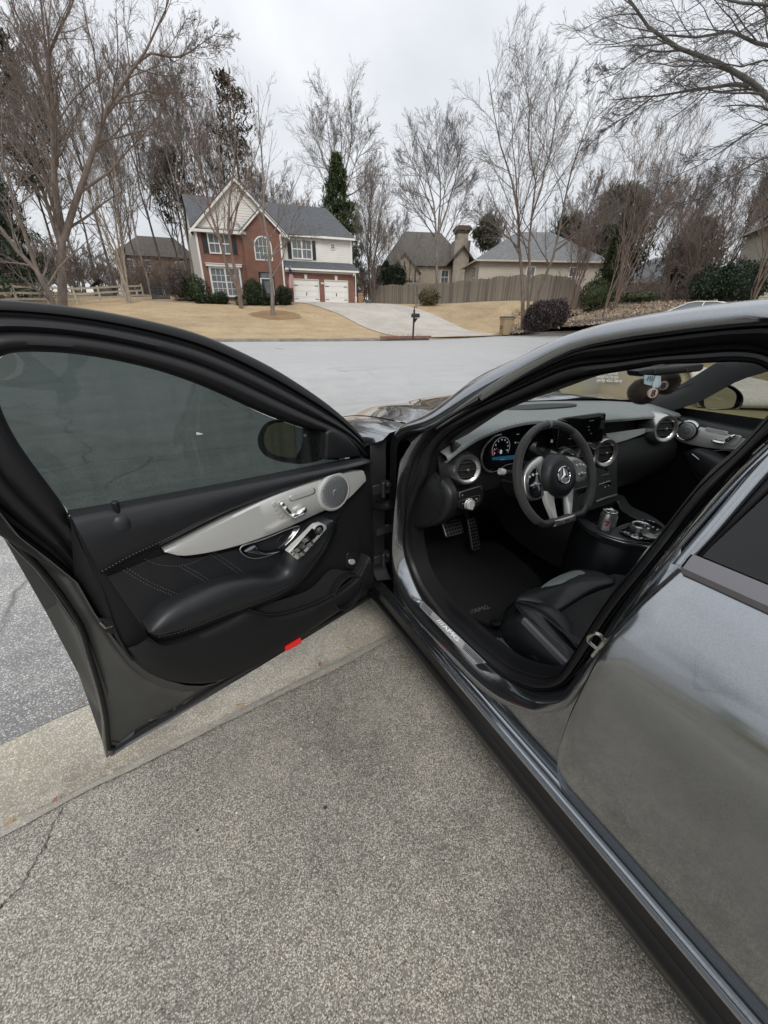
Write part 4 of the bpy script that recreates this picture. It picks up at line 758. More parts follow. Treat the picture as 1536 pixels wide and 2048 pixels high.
# mailbox with brick-edged bed
p=onground(826,22.6,660); p=SW.Z(826,676,RZ+.14); mbx=empty('mailbox',p,'black mailbox on a post beside the far driveway','mailbox'); R_=np.stack([rgt,v,[0,0,1]],1)
b=MB(); b.box(p+[0,0,.72],(.09,.09,1.5),R_); b.box(p+[0,0,1.5],(.05,.05,.14),R_); b.lathe(p+[0,0,1.55],(0,0,1),[(.02,0),(.035,.04),(.02,.08),(.004,.13)],10); b.build('post',M_IRON,mbx)
b=MB(); pts=[(-.11,0),(.11,0),(.11,.12)]+[(.11*math.cos(t),.12+.1*math.sin(t)) for t in np.linspace(0.2,math.pi-.2,8)]+[(-.11,.12)]
fw=nrm(rgt*.8-v*.6); sd=np.array([-fw[1],fw[0],0]); c=p+[0,0,1.08]
b.prism([c+sd*x+np.array([0,0,z])-fw*.12 for x,z in pts],fw*.5); b.build('box',M_IRON,mbx,smooth=30)
b=MB(); b.prism([p+[0,0,1.05],p+fw*.3+[0,0,1.05],p+[0,0,.78]],sd*.05); b.build('bracket',M_IRON,mbx,smooth=0)
b=MB(); b.box(c+sd*.12+[0,0,.14],(.02,.12,.03),R_); b.build('flag',mat('mail_flag',(.3,.03,.02),.5),mbx)
be=empty('mailbox_bed',p,'half-round brick-edged bed of dry stalks under the mailbox','planter'); k=0
k0=kerbL[-1]; kd=nrm(kerbL[-2]-kerbL[-1]); kn=np.array([kd[1],-kd[0],0]); kn=kn if kn[1]>0 else -kn
br=MB(); br.box((0,0,0),(.2,.1,.09)); brm=None
for i in range(16):
    pos=k0+kd*(.1+i*.215)-kn*.16+np.array([0,0,.19]); 
    if brm is None: b=MB(); b.box(pos,(.205,.12,.12),np.stack([kd,kn,[0,0,1]],1)); brm=b.build('brick',M_BRICK,be,smooth=0); 
    else: o_=dup(brm,be,pos); o_.rotation_euler=(rng.normal(0,.04),0,rng.normal(0,.05))
b=MB()
for i in range(150): 
    s_=k0+kd*(.2+rng.random()*3)+kn*(.1+rng.random()*.8)+np.array([0,0,.12]); b.tube([s_,s_+np.array([rng.normal(0,.12),rng.normal(0,.12),.12+.22*rng.random()])],[.008,.003],3,cap=False)
b.build('dry_stalks',mat('straw',(.4,.28,.16),.9),be).__setitem__('kind','stuff')
# utility pedestal
p=SW.Z(1108,658,RZ+.2); b=MB(); b.lathe(p,(0,0,1),[(.13,0),(.13,.62),(.15,.63),(.15,.78),(.1,.84),(.03,.86)],16); b.build('utility_pedestal',mat('pedestal_green',(.30,.36,.27),.6),label='pale green utility pedestal at the kerb before the dark hedge',cat='pedestal')
p=np.array([-6.2,.75,-.03]); b=MB(); b.lathe(p,(0,0,1),[(.13,0),(.13,.62),(.15,.63),(.15,.78),(.1,.84),(.03,.86)],16); b.build('utility_pedestal',MATS['pedestal_green'],label='green utility pedestal seen only in the door mirror',cat='pedestal')
# plank fence: every board its own piece
M_PLANK=mat('weathered_plank',(.20,.178,.152),.9,var=.4,vscale=2.5,bump=.4,bscale=20,stretch=(6,6,.4),dist=.01); M_PLANK2=mat('weathered_plank_dark',(.16,.142,.122),.9,var=.3,vscale=2.5,stretch=(6,6,.4)); M_PLANK3=mat('weathered_plank_warm',(.225,.195,.16),.9,var=.3,vscale=2.5,stretch=(6,6,.4))
fence=[onground(x,D) for x,D in((736,58),(800,55.5),(870,52.5),(940,49.5),(1010,47),(1080,45.2),(1148,44))]
fc=crv(fence,400); s=np.r_[0,np.cumsum(np.linalg.norm(np.diff(fc,axis=0),axis=1))]; tot=s[-1]; nb=int(tot/.155)
fe=empty('plank_fence',fc[200],'weathered wooden plank fence with scalloped top climbing to the right','fence'); boards={}
topz=[]
for i in range(nb):
    u=(i+.5)*.155; c=np.array([np.interp(u,s,fc[:,k]) for k in range(3)]); c2=np.array([np.interp(u+.1,s,fc[:,k]) for k in range(3)]); t=nrm((c2-c)*[1,1,0]); az=math.atan2(t[1],t[0])
    bay=(u%2.44)/2.44; h=2.15+.16*math.sin(bay*math.pi)+rng.normal(0,.012); z=hz1(c[0],c[1])-.04; k=rng.integers(0,3)
    if k not in boards:
        b=MB(); b.box((0,0,0),(.143,.022,1.0)); ob=b.build('board',[M_PLANK,M_PLANK2,M_PLANK3][k],fe,smooth=0); boards[k]=ob
    else: ob=boards[k].copy(); COL.objects.link(ob); ob.parent=fe
    o_=np.array([c[0],c[1],z+h/2]); ob.location=Vector(o_-ORG[fe.name]); ob.scale=(1,1,h); ob.rotation_euler=(rng.normal(0,.012),rng.normal(0,.008),az)
    if bay<.064 and u>.5:
        if 'post' not in boards: b=MB(); b.box((0,0,0),(.1,.1,1.0)); ob=b.build('post',M_PLANK2,fe,smooth=0); boards['post']=ob
        else: ob=boards['post'].copy(); COL.objects.link(ob); ob.parent=fe
        nn=np.array([-t[1],t[0],0]); nn=nn if nn[1]<0 else -nn
        ob.location=Vector(o_+nn*.07+[0,0,.06]-ORG[fe.name]); ob.scale=(1,1,h+.1); ob.rotation_euler=(0,0,az)
# birdbath
p=onground(870,50.5); b=MB(); b.lathe(p,(0,0,1),[(.22,0),(.2,.06),(.07,.12),(.06,.6),(.12,.68),(.42,.76),(.44,.82),(.38,.8),(.1,.76)],20); b.build('birdbath',M_IRON,label='black birdbath standing before the plank fence',cat='birdbath')
# rail fence on the left and its gate
M_RAIL=mat('rail_white',(.44,.40,.33),.8,var=.2,vscale=3)
rf=[onground(x,D) for x,D in((-80,36),(60,40),(135,42),(210,44.5),(262,46.5),(310,48.5))]; q_=crv(rf,60); fe2=empty('rail_fence',q_[30],'three-rail cream fence running behind the trees at left','fence')
s=np.r_[0,np.cumsum(np.linalg.norm(np.diff(q_,axis=0),axis=1))]
for i in range(int(s[-1]/2.4)+1):
    c=np.array([np.interp(i*2.4,s,q_[:,k]) for k in range(3)]); c[2]=hz1(c[0],c[1]); b=MB(); b.box(c+[0,0,.62],(.13,.13,1.3)); b.build('post',M_RAIL,fe2,smooth=0)
    c2=np.array([np.interp((i+1)*2.4,s,q_[:,k]) for k in range(3)]); c2[2]=hz1(c2[0],c2[1])
    if i*2.4<s[-1]-2.4:
        for zz in(.35,.72,1.1): b=MB(); d_=c2-c; R2=np.stack([nrm(d_),nrm(np.cross([0,0,1],nrm(d_))),np.cross(nrm(d_),nrm(np.cross([0,0,1],nrm(d_))))],1); b.box((c+c2)/2+[0,-.06,zz],(np.linalg.norm(d_),.04,.14),R2); b.build('rail',M_RAIL,fe2,smooth=0)
g0=onground(314,47); g1=onground(350,47); ga=empty('garden_gate',(g0+g1)/2,'low black garden gate between the rail fence and the brick house','gate'); d_=nrm(g1-g0); w=np.linalg.norm(g1-g0)
b=MB(); 
for zz in(.15,1.0): b.tube([g0+[0,0,zz],g1+[0,0,zz+.02]],.04,6)
b.tube([g0+[0,0,.15],g1+[0,0,1.0]],.035,6); b.build('frame',M_IRON,ga)
for i in range(12): c=g0+d_*w*(i+.5)/12; b=MB(); b.box(c+[0,0,.6],(.1,.03,1.15+.12*math.sin(math.pi*(i+.5)/12)),np.stack([d_,[-d_[1],d_[0],0],[0,0,1]],1)); b.build('slat',M_IRON,ga,smooth=0)
# tan house with hip roof and chimney
def hip_house(o,az,name,label,x0,x1,y0,y1,zb,zr,siding,shingle,wins,ov=.45,rx=None,extra=None,walls=None):
    L=Lot(o,az); h=empty(name,L.p((x0+x1)/2,(y0+y1)/2,-.2),label,'house')
    b=MB(); L.box(b,x0,x1,y0,y1,-1,zb); b.build('wall',walls or siding,h,smooth=0)
    lap(L,'siding',siding,h,x0,x1,y0,-.5,zb-.05); lap(L,'siding',siding,h,y0,y1,x0-.0,-.5,zb-.05,axis='y')
    ym=(y0+y1)/2; r0,r1=rx or (x0+(y1-y0)/2,x1-(y1-y0)/2); X0,X1,Y0,Y1=x0-ov,x1+ov,y0-ov,y1+ov
    b=MB(); roofplane(L,b,[(X0,Y0,zb),(X1,Y0,zb),(r1,ym,zr),(r0,ym,zr)]); roofplane(L,b,[(X1,Y1,zb),(X0,Y1,zb),(r0,ym,zr),(r1,ym,zr)]); roofplane(L,b,[(X0,Y1,zb),(X0,Y0,zb),(r0,ym,zr)]); roofplane(L,b,[(X1,Y0,zb),(X1,Y1,zb),(r1,ym,zr)]); b.build('roof',shingle,h,smooth=0)
    for a0,a1,c0,c1 in((X0,X1,Y0-.1,Y0),(X0-.1,X0,Y0-.1,Y1)): b=MB(); L.box(b,a0,a1,c0,c1,zb-.16,zb+.0); b.build('gutter_trim',M_BEIGE,h,smooth=0)
    for a0,a1,z0,z1 in wins: window(L,h,a0,a1,y0-.03,z0,z1,2,2,.09)
    return L,h
o=xyz(951,600,50); o[2]=hz1(o[0],o[1]); TL,th=hip_house(o,118,'tan_house','tan clapboard house with grey hip roof behind the plank fence',0,13.5,0,9,4.1,7.3,M_BEIGE,M_SHIN3,[(5.2,6.0,1.9,3.5),(9.8,10.5,1.9,3.5)],rx=(4.8,8.6))
def sidewin(lot,h,y0_,y1_,z0,z1):
    b=MB(); lot.box(b,-.10,0,y0_-.1,y1_+.1,z0-.1,z1+.1); w=b.build('window',M_WHITE,h,smooth=0); b=MB(); lot.box(b,-.115,-.09,y0_,y1_,z0,z1); b.build('pane',M_PANE,w,smooth=0)
    b=MB(); lot.box(b,-.13,-.1,y0_,y1_,(z0+z1)/2-.03,(z0+z1)/2+.03); lot.box(b,-.131,-.1,(y0_+y1_)/2-.02,(y0_+y1_)/2+.02,z0,z1); b.build('muntins',M_WHITE,w,smooth=0)
sidewin(TL,th,1.3,3.0,1.6,3.6)
b=MB(); b.lathe(TL.p(4.2,1.6,5.15),(0,0,1),[(.06,0),(.06,.35),(.1,.36),(.1,.42)],8); b.build('roof_vent',M_IRON,th)
# brown two-storey house behind, with timbered gable and chimney
o=xyz(845,600,66); o[2]=hz1(o[0],o[1])-.6; L2=Lot(o,112); h2=empty('timbered_house',L2.p(0,4,0),'brown-roofed house with timbered gable and brick chimney behind the fence','house')
b=MB(); L2.box(b,-5.5,6.5,0,9,-1,6.3); b.build('wall',M_STUC,h2,smooth=0)
b=MB(); roofplane(L2,b,[(-6,-.4,6.1),(7,-.4,6.1),(3.0,4.5,10.8),(-2.5,4.5,10.8)]); roofplane(L2,b,[(-6,9.4,6.1),(-6,-.4,6.1),(-2.5,4.5,10.8)]); roofplane(L2,b,[(7,-.4,6.1),(7,9.4,6.1),(3,4.5,10.8)]); roofplane(L2,b,[(7,9.4,6.1),(-6,9.4,6.1),(-2.5,4.5,10.8),(3,4.5,10.8)]); b.build('roof',M_SHIN2,h2,smooth=0)
b=MB(); L2.poly(b,[(-5.2,-.7,0),(-.8,-.7,0),(-.8,-.7,5.3),(-3,-.7,7.4),(-5.2,-.7,5.3)],(0,.7,0)); b.build('gable_wall',M_STUC,h2,smooth=0)
b=MB(); gable_roof(L2,b,-3,7.6,2.2,5.4,-.7,3,.3); b.build('gable_roof',M_SHIN2,h2,smooth=0)
M_CHIM=mat('chimney_render',(.34,.30,.25),.9,var=.2,vscale=2); M_TIM=mat('dark_timber',(.1,.07,.05),.8)
for x in(-4.6,-3.8,-3,-2.2,-1.4): b=MB(); L2.box(b,x-.09,x+.09,-.76,-.69,4.2,5.6 if abs(x+3)>1 else 6.6); b.build('timber',M_TIM,h2,smooth=0)
b=MB(); L2.box(b,-5.1,-.9,-.765,-.69,4.05,4.25); b.build('timber',M_TIM,h2,smooth=0)
b=MB(); roofplane(L2,b,[(-3.3,-3,2.7),(2.5,-3,2.7),(2.5,0,3.4),(-3.3,0,3.4)]); b.build('porch_roof',M_SHIN2,h2,smooth=0)
for x in(-3,-.8,2.2): b=MB(); L2.box(b,x-.12,x+.12,-2.8,-2.56,-.6,2.7); b.build('porch_post',M_TIM,h2,smooth=0)
b=MB(); L2.box(b,4.0,6.2,-1.0,1.2,-1,9.2); b.build('chimney_breast',M_CHIM,h2,smooth=0)
b=MB(); L2.box(b,4.35,5.85,-.9,.9,9.2,10.1); ch=b.build('chimney',M_CHIM,h2,smooth=0); b=MB(); L2.box(b,4.2,6.0,-1.05,1.05,10.1,10.9); L2.box(b,4.05,6.15,-1.2,1.2,10.35,10.7); b.build('chimney_cap',M_TIM,ch,smooth=0)
b=MB(); gable_roof(L2,b,5.2,8.6,2.2,6.4,-1.2,3,.3); b.build('gable_roof',M_SHIN2,h2,smooth=0)
window(L2,h2,2.6,3.6,-.03,4,5.6,2,2,.1)
# house far left behind the trees
o=xyz(336,604,84); o[2]=hz1(o[0],o[1])-.3; L3=Lot(o,98); h3=empty('far_tan_house',L3.p(0,4,0),'tan brick house half hidden by trunks left of the brick house','house')
b=MB(); L3.box(b,-6,5.5,0,8,-1,6.2); b.build('wall',M_TANBR,h3,smooth=0)
b=MB(); roofplane(L3,b,[(-6.5,-.5,6.1),(6,-.5,6.1),(2.5,4,9.3),(-3,4,9.3)]); roofplane(L3,b,[(-6.5,8.5,6.1),(-6.5,-.5,6.1),(-3,4,9.3)]); roofplane(L3,b,[(6,-.5,6.1),(6,8.5,6.1),(2.5,4,9.3)]); b.build('roof',M_SHIN2,h3,smooth=0)
b=MB(); roofplane(L3,b,[(-6.2,-2.6,2.9),(2,-2.6,2.9),(2,0,3.5),(-6.2,0,3.5)]); b.build('porch_roof',M_SHIN2,h3,smooth=0)
for x in(-6,-4,-2,0,1.8): b=MB(); L3.box(b,x-.12,x+.12,-2.4,-2.16,-.4,2.9); b.build('porch_post',M_WHITE,h3,smooth=0)
for x in(-5,-2.5,2.5): window(L3,h3,x,x+1.1,-.03,3.9,5.5,2,2,.12)
for x in(-4.8,-1.8): window(L3,h3,x,x+1.3,-.03,.5,2.4,2,2,.12)
# shed roof in the woods
p=onground(222,52); b=MB(); L4=Lot(p,100); L4.box(b,-.8,.8,0,1.4,-.2,.9); sh=empty('garden_shed',p,'small dark shed behind the rail fence','shed'); b.build('wall',M_SHIN2,sh,smooth=0); b=MB(); gable_roof(L4,b,0,1.55,.8,.95,0,1.5,.2,.08); b.build('roof',M_IRON,sh,smooth=0)
# white house and beige house far right
o=xyz(1322,604,72); o[2]=hz1(o[0],o[1])-.5; L5,h5=hip_house(o,125,'white_house','white house glimpsed between the myrtle stems at the right',-5,9,0,9,6,9.3,M_WHITE,M_SHIN3,[(-3,-2,.6,1.8),(0,1,.6,1.8),(-3,-2,3.6,5),(0,1,3.6,5),(3,4,3.6,5),(6,7,3.6,5)])
b=MB(); L5.box(b,2,5,-.08,-.04,0,2.4); b.build('garage_door',M_TAN,h5,smooth=0)
o=xyz(1515,612,46); o[2]=hz1(o[0],o[1])-.4; L6,h6=hip_house(o,140,'beige_house','beige clapboard house at the right edge behind the myrtle',-.2,11,0,8,5.6,8.6,mat('cream_siding',(.45,.42,.34),.7),M_SHIN3,[(3,4,3.6,5)])
# retaining wall: stones in courses
M_STONE=mat('wall_stone',(.14,.118,.1),.95,var=.4,vscale=4,bump=.5,bscale=15)
rw=[SW.D(x,638,D) for x,D in((1140,36.8),(1200,37.2),(1260,37.6),(1330,38.3))]; q_=crv(rw,40); q_[:,2]=hz(q_[:,0],q_[:,1]); s=np.r_[0,np.cumsum(np.linalg.norm(np.diff(q_,axis=0),axis=1))]; wl=empty('retaining_wall',q_[20],'low dry-stacked stone wall at the foot of the leaf bank','wall'); st0=None
for c_ in range(2):
    u=.2*c_
    while u<s[-1]-.4:
        w=.38+rng.random()*.2; pos=np.array([np.interp(u+w/2,s,q_[:,k]) for k in range(3)])+[0,c_*.05,.08+c_*.19]
        if st0 is None:
            b=MB(); b.box(pos,(.42,.3,.18)); st0=b.build('stone',M_STONE,wl,smooth=0,bevel=.03)
        else: ob=dup(st0,wl,pos); ob.scale=(w/.42*.97,1+rng.normal(0,.1),1+rng.normal(0,.06)); ob.rotation_euler=(rng.normal(0,.03),rng.normal(0,.03),math.atan2(q_[25][1]-q_[15][1],q_[25][0]-q_[15][0])+rng.normal(0,.05))
        u+=w
# litter on the road
p=SW.Z(560,698,RZ); b=MB(); b.grid([[p+rgt*x+np.array([0,y*.9,.02+.05*rng.random()]) for x in np.linspace(-.2,.2,6)] for y in(-.1,0,.1)]); b.build('paper_scrap',M_WHITE,label='white paper scrap lying on the road',cat='litter',solid=.004)

# white car parked on the rise at the right
wp0=xyz(1390,640,30); wp0[2]=.70; vv_=nrm((wp0-CAMW)*[1,1,0]); fx=nrm(np.array([vv_[1],-vv_[0],0])*-1+vv_*.25); sx=np.array([-fx[1],fx[0],0]); wc_=empty('white_car',wp0,'white parked car whose roof shows beyond the grey car roof','car'); wq=lambda x,y,z: wp0+fx*x+sx*y+np.array([0,0,z])
M_WP=mat('white_car_paint',(.72,.73,.73),.3,coat=.8); pr=[(2.2,.35),(2.28,.6),(2.1,.78),(1.2,.95),(.95,1.0),(-1.3,1.02),(-2.1,.98),(-2.25,.7),(-2.2,.35)]
b=MB(); b.grid([[wq(x,y*k,z) for x,z in pr] for y,k in((-.86,.94),(-.9,1),(.9,1),(.86,.94))]); b.grid([[wq(x,s_*.88,z) for x,z in pr]+[wq(0,s_*.88,.35)] for s_ in(-1,-.995)]); [b.add([wq(x,s_*.895,z) for x,z in pr],[tuple(range(len(pr)))]) for s_ in(-1,1)]; b.build('body',M_WP,wc_,smooth=40)
cab=[(1.25,.95),(.45,1.38),(.1,1.45),(-.8,1.45),(-1.2,1.38),(-1.85,1.0)]
b=MB(); b.grid([[wq(x*.98,y,z) for x,z in cab[1:5]] for y in(-.62,-.5,0,.5,.62)]); b.build('roof',M_WP,wc_,smooth=40)
b=MB(); ins=lambda z: .84-.5*(z-.95); [b.add([wq(x,s_*ins(z),z-.03) for x,z in cab],[tuple(range(6))]) for s_ in(-1,1)]; b.grid([[wq(1.25,y,.95) for y in(-.8,.8)],[wq(.45,y,1.37) for y in(-.62,.62)]]); b.grid([[wq(-1.2,y,1.37) for y in(-.62,.62)],[wq(-1.85,y,1.0) for y in(-.8,.8)]]); b.build('windows',M_PANE,wc_,smooth=0)
b=MB(); [b.tube([wq(x,s_*ins(z)*1.01,z) for x,z in cab],.03,6) for s_ in(-1,1)]; [b.tube([wq(-.25,s_*.83,1.0),wq(-.3,s_*.63,1.42)],.03,6) for s_ in(-1,1)]; b.build('pillars',M_WP,wc_)
for x in(1.38,-1.38):
    for s_ in(-1,1): b=MB(); b.lathe(wq(x,s_*.8,.33),sx*s_,[(.2,-.1),(.32,-.09),(.33,0),(.31,.09),(.2,.1),(.05,.07)],20); b.build('wheel',MATS['cart_wheel'],wc_)
# ======================= THE CAR =======================
def paintmat(name,col,flake=True):
    m,nt,N,L,b=nodes(name); b.inputs['Base Color'].default_value=col+(1,); b.inputs['Metallic'].default_value=.95; b.inputs['Roughness'].default_value=.34
    b.inputs['Coat Weight'].default_value=1; b.inputs['Coat Roughness'].default_value=.025
    src=N('ShaderNodeTexCoord').outputs['Object']; d=noise(N,L,src,3.0,6,.65); d2=noise(N,L,src,160,3,.6)
    L(ramp(N,L,d,[(.35,(.13,.13,.13)),(.7,(.15,.15,.15))]),b.inputs['Roughness'])
    L(ramp(N,L,noise(N,L,src,2.2,6,.7),[(.45,(.012,.012,.012)),(.75,(.02,.02,.02))]),b.inputs['Coat Roughness'])
    v=N('ShaderNodeTexVoronoi'); v.inputs['Scale'].default_value=900; L(src,v.inputs['Vector'])
    sv=N('ShaderNodeSeparateColor'); L(v.outputs['Color'],sv.inputs[0]); L(ramp(N,L,sv.outputs[0],[(0,tuple(q*.9 for q in col)),(1,tuple(q*1.1 for q in col))]),b.inputs['Base Color']); return m
PAINT=paintmat('grey_metallic_paint',(.285,.302,.32))
JPAINT=mat('door_inner_paint',(.085,.088,.088),.3,.7,coat=.25,coatr=.2,var=.12,vscale=6)
BLK=mat('black_plastic',(.011,.0115,.0125),.42,spec=.35,bump=.15,bscale=900,dist=.0004); RUB=mat('black_rubber',(.008,.008,.009),.42,spec=.35,bump=.1,bscale=600,dist=.0005); SKIRT=mat('side_skirt_plastic',(.006,.006,.007),.3,spec=.35,var=.3,vscale=6); MATTE=mat('soft_black',(.009,.0092,.0102),.6,spec=.28,bump=.25,bscale=700,dist=.0005)
def leather(name,c,rough=.42):
    m,nt,N,L,b=nodes(name); src=N('ShaderNodeTexCoord').outputs['Object']; b.inputs['Base Color'].default_value=c+(1,); b.inputs['Roughness'].default_value=rough; b.inputs['Specular IOR Level'].default_value=.4
    v=N('ShaderNodeTexVoronoi'); v.inputs['Scale'].default_value=520; L(src,v.inputs['Vector']); n=noise(N,L,src,25,4)
    L(ramp(N,L,n,[(.3,(rough-.06,)*3),(.7,(rough+.1,)*3)]),b.inputs['Roughness'])
    bp=N('ShaderNodeBump'); bp.inputs['Strength'].default_value=.22; bp.inputs['Distance'].default_value=.0006; L(v.outputs['Distance'],bp.inputs['Height']); L(bp.outputs[0],b.inputs['Normal']); return m
LEA=leather('black_leather',(.013,.0138,.0158),.36); LEAD=leather('dash_leather',(.19,.205,.205),.5); SUEDE=mat('suede',(.013,.0128,.0125),.85,sheen=.08,spec=.3,var=.5,vscale=14,bump=.2,bscale=400,dist=.0006)  # LEAD is lifted to hold the daylight falling through the windscreen
ALU=mat('brushed_aluminium',(.62,.62,.60),.38,.5,bump=.25,bscale=40,stretch=(1.5,1.5,60),dist=.0003,var=.06,vscale=30); CHR=mat('chrome',(.7,.7,.7),.08,1); SATIN=mat('satin_silver',(.5,.5,.49),.28,.95); SILV=mat('switch_silver',(.56,.56,.54),.4,.4); STEEL=mat('striker_steel',(.55,.54,.5),.25,1)
GLOSSB=mat('piano_black',(.006,.006,.007),.08,coat=1); CARPET=mat('carpet_black',(.011,.011,.012),.95,bump=.8,bscale=500,dist=.002,var=.4,vscale=120); SCREEN=mat('screen_glass',(.004,.004,.005),.06,spec=.5); STITCH=mat('grey_thread',(.13,.13,.135),.8); REDM=mat('red_reflector',(.6,.01,.012),.15,coat=1,emit=(.5,.01,.01),estr=.15); HEAD=mat('headliner',(.05,.05,.052),.95)  # REDM glows faintly though the reflector is no lamp
WHT=mat('white_mark',(.55,.56,.57),.6); GLOWW=mat('display_white',(.5,.55,.6),.5,emit=(.55,.65,.75),estr=.55); GLOWB=mat('display_blue',(.01,.05,.09),.5,emit=(.006,.045,.085),estr=.5); GLOWR=mat('display_red',(.2,.02,.02),.5,emit=(.4,.05,.04),estr=.5)
def glassmat(name,tint,refl=1.0,film=0):
    m=bpy.data.materials.new(name); m.use_nodes=True; nt=m.node_tree; nt.nodes.clear(); N=nt.nodes.new; L=nt.links.new
    o=N('ShaderNodeOutputMaterial'); t=N('ShaderNodeBsdfTransparent'); t.inputs[0].default_value=tint+(1,); g=N('ShaderNodeBsdfGlossy'); g.inputs['Roughness'].default_value=.01; g.inputs[0].default_value=(refl,refl,refl,1)
    f=N('ShaderNodeFresnel'); f.inputs[0].default_value=1.5; x=N('ShaderNodeMixShader'); L(f.outputs[0],x.inputs[0]); L(t.outputs[0],x.inputs[1]); L(g.outputs[0],x.inputs[2]); L(x.outputs[0],o.inputs[0])
    if film:   # dried water film with vertical run marks
        df=N('ShaderNodeBsdfDiffuse'); df.inputs[0].default_value=(.30,.34,.325,1); tc=N('ShaderNodeTexCoord'); mp=N('ShaderNodeMapping'); mp.inputs['Scale'].default_value=(26,26,1.1); L(tc.outputs['Object'],mp.inputs[0])
        a=ramp(N,L,noise(N,L,mp.outputs[0],1.0,5,.6),[(.38,(film*.35,)*3),(.72,(film*1.5,)*3)]); b2=ramp(N,L,noise(N,L,tc.outputs['Object'],420,2),[(.4,(.75,)*3),(.65,(1.2,)*3)]); f2=mixc(N,L,1,a,b2,'MULTIPLY')
        y=N('ShaderNodeMixShader'); L(f2,y.inputs[0]); L(x.outputs[0],y.inputs[1]); L(df.outputs[0],y.inputs[2]); L(y.outputs[0],o.inputs[0])
    return m
TINT=glassmat('tinted_glass',(.125,.155,.147),film=.05); DARKT=glassmat('privacy_glass',(.05,.05,.055)); CLEARG=glassmat('windscreen_glass',(.88,.91,.89)); TINT2=glassmat('tinted_glass_light',(.6,.63,.6))
MIRR=mat('mirror_glass',(.6,.62,.63),.02,1)
car=empty('car',(0,0,0),'dark grey sedan parked on the apron with its driver door wide open','car'); car.rotation_euler=(-rad(BETA),0,0)
def part(b,name,m,parent=None,**k): return b.build(name,m,parent or car,**k)
def kX(l,X=None): return [SK.X(p[0],p[1],p[2] if X is None else X) for p in l]
def kY(l,Y): return [SK.Y(p[0],p[1],Y) for p in l]
def kZ(l,Z): return [SK.Z(p[0],p[1],Z) for p in l]
def kS(px,py,f,z0=.8):
    z=z0
    for _ in range(8): p=SK.X(px,py,f(z)); z=.5*z+.5*p[2]
    return SK.X(px,py,f(z))
def mirx(a): a=np.array(a,float); a[...,0]*=-1; return a
UP=np.array([0,0,1.]); LEFT=np.array([-1.,0,0]); BACK=np.array([0,-1.,0])
# ---- door aperture: paint edge O, weatherstrip outer S, inner I (clockwise from the A pillar foot)
OSI=[((801,934,-.83),(822,945,-.79),(855,953,-.77)),((806,916,-.825),(838,905,-.785),(868,907,-.765)),((830,880,-.81),(865,868,-.775),(893,873,-.755)),((868,853,-.79),(900,842,-.76),(925,852,-.745)),
((965,790,-.74),(965,806,-.725),(965,832,-.715)),((1057,735,-.70),(1047,767,-.685),(1047,797,-.675)),((1140,694,-.67),(1140,727,-.645),(1140,761,-.635)),((1236,672,-.65),(1236,716,-.62),(1236,743,-.61)),((1315,660,-.645),(1315,706,-.61),(1315,730,-.60)),((1394,649,-.64),(1394,698,-.605),(1394,727,-.595)),((1474,641,-.64),(1474,692,-.605),(1474,724,-.595)),
((1550,634,-.645),(1545,704,-.61),(1522,732,-.60)),((1640,690,-.66),(1600,745,-.615),(1562,768,-.605)),((1650,790,-.67),(1600,812,-.62),(1568,806,-.61)),((1572,880,-.68),(1545,870,-.635),(1536,838,-.625)),((1505,940,-.71),(1474,936,-.665),(1474,904,-.655)),((1420,1030,-.76),(1394,1023,-.715),(1394,978,-.705)),((1345,1120,-.80),(1315,1120,-.76),(1283,1120,-.75)),((1275,1212,-.83),(1239,1215,-.785),(1205,1215,-.775)),((1212,1310,-.845),(1177,1310,-.79),(1145,1310,-.775)),((1170,1372,-.85),(1148,1350,-.79),(1123,1343,-.775)),((1135,1415,-.845),(1126,1370,-.79),(1108,1353,-.775)),((1095,1427,-.84),(1090,1379,-.79),(1090,1356,-.775)),((1060,1423,-.838),(1057,1375,-.79),(1057,1350,-.775)),((1006,1408,-.835),(1013,1353,-.79),(1013,1332,-.775)),((955,1372,-.833),(972,1322,-.79),(962,1292,-.775)),((900,1316,-.832),(925,1276,-.79),(925,1257,-.775)),((850,1262,-.832),(880,1234,-.79),(888,1222,-.775)),((817,1218,-.832),(846,1200,-.79),(860,1187,-.775)),((798,1182,-.832),(829,1168,-.79),(841,1155,-.775)),((789,1150,-.832),(815,1130,-.79),(828,1120,-.775)),((786,1105,-.832),(809,1085,-.79),(822,1080,-.775)),((790,1040,-.832),(811,1042,-.79),(823,1040,-.775)),((796,985,-.832),(815,985,-.79),(836,990,-.775))]
O_=np.array([SK.X(*a) for a,_,_ in OSI]); S_=np.array([SK.X(*a) for _,a,_ in OSI]); I_=np.array([SK.X(*a) for _,_,a in OSI]); NP=len(OSI)
def seq(arr,i0,i1,n):
    idx=[i%NP for i in range(i0,i1+1)]; return crv(arr[idx],n)
def cum(arrs,i0,i1,per=4):
    """matched spline samples of several loops (same parameter)"""
    out=[]
    for A in arrs:
        idx=[i%NP for i in range(i0-1,i1+2)]; q=A[idx]; r_=[]
        for k in range(1,len(q)-2):
            a,b,c,d=q[k-1:k+3]
            for t in np.linspace(0,1,per,endpoint=False): r_.append(.5*((2*b)+(c-a)*t+(2*a-5*b+4*c-d)*t*t+(3*b-a-3*c+d)*t**3))
        r_.append(q[-2]); out.append(np.array(r_))
    return out
o,s,i=cum([O_,S_,I_],12,NP+4); dn=np.tile(LEFT,(len(o),1))
b=MB(); b.ribbon(o,s,[(0,-.012),(0,0),(.08,.010),(.25,.016),(.5,.018),(.7,.013),(.88,.0),(1,-.012)],dn); part(b,'door_jamb',PAINT,smooth=50)
o,s,i=cum([O_,S_,I_],4,13); dn=np.tile(nrm([-1,0,-.3]),(len(o),1))
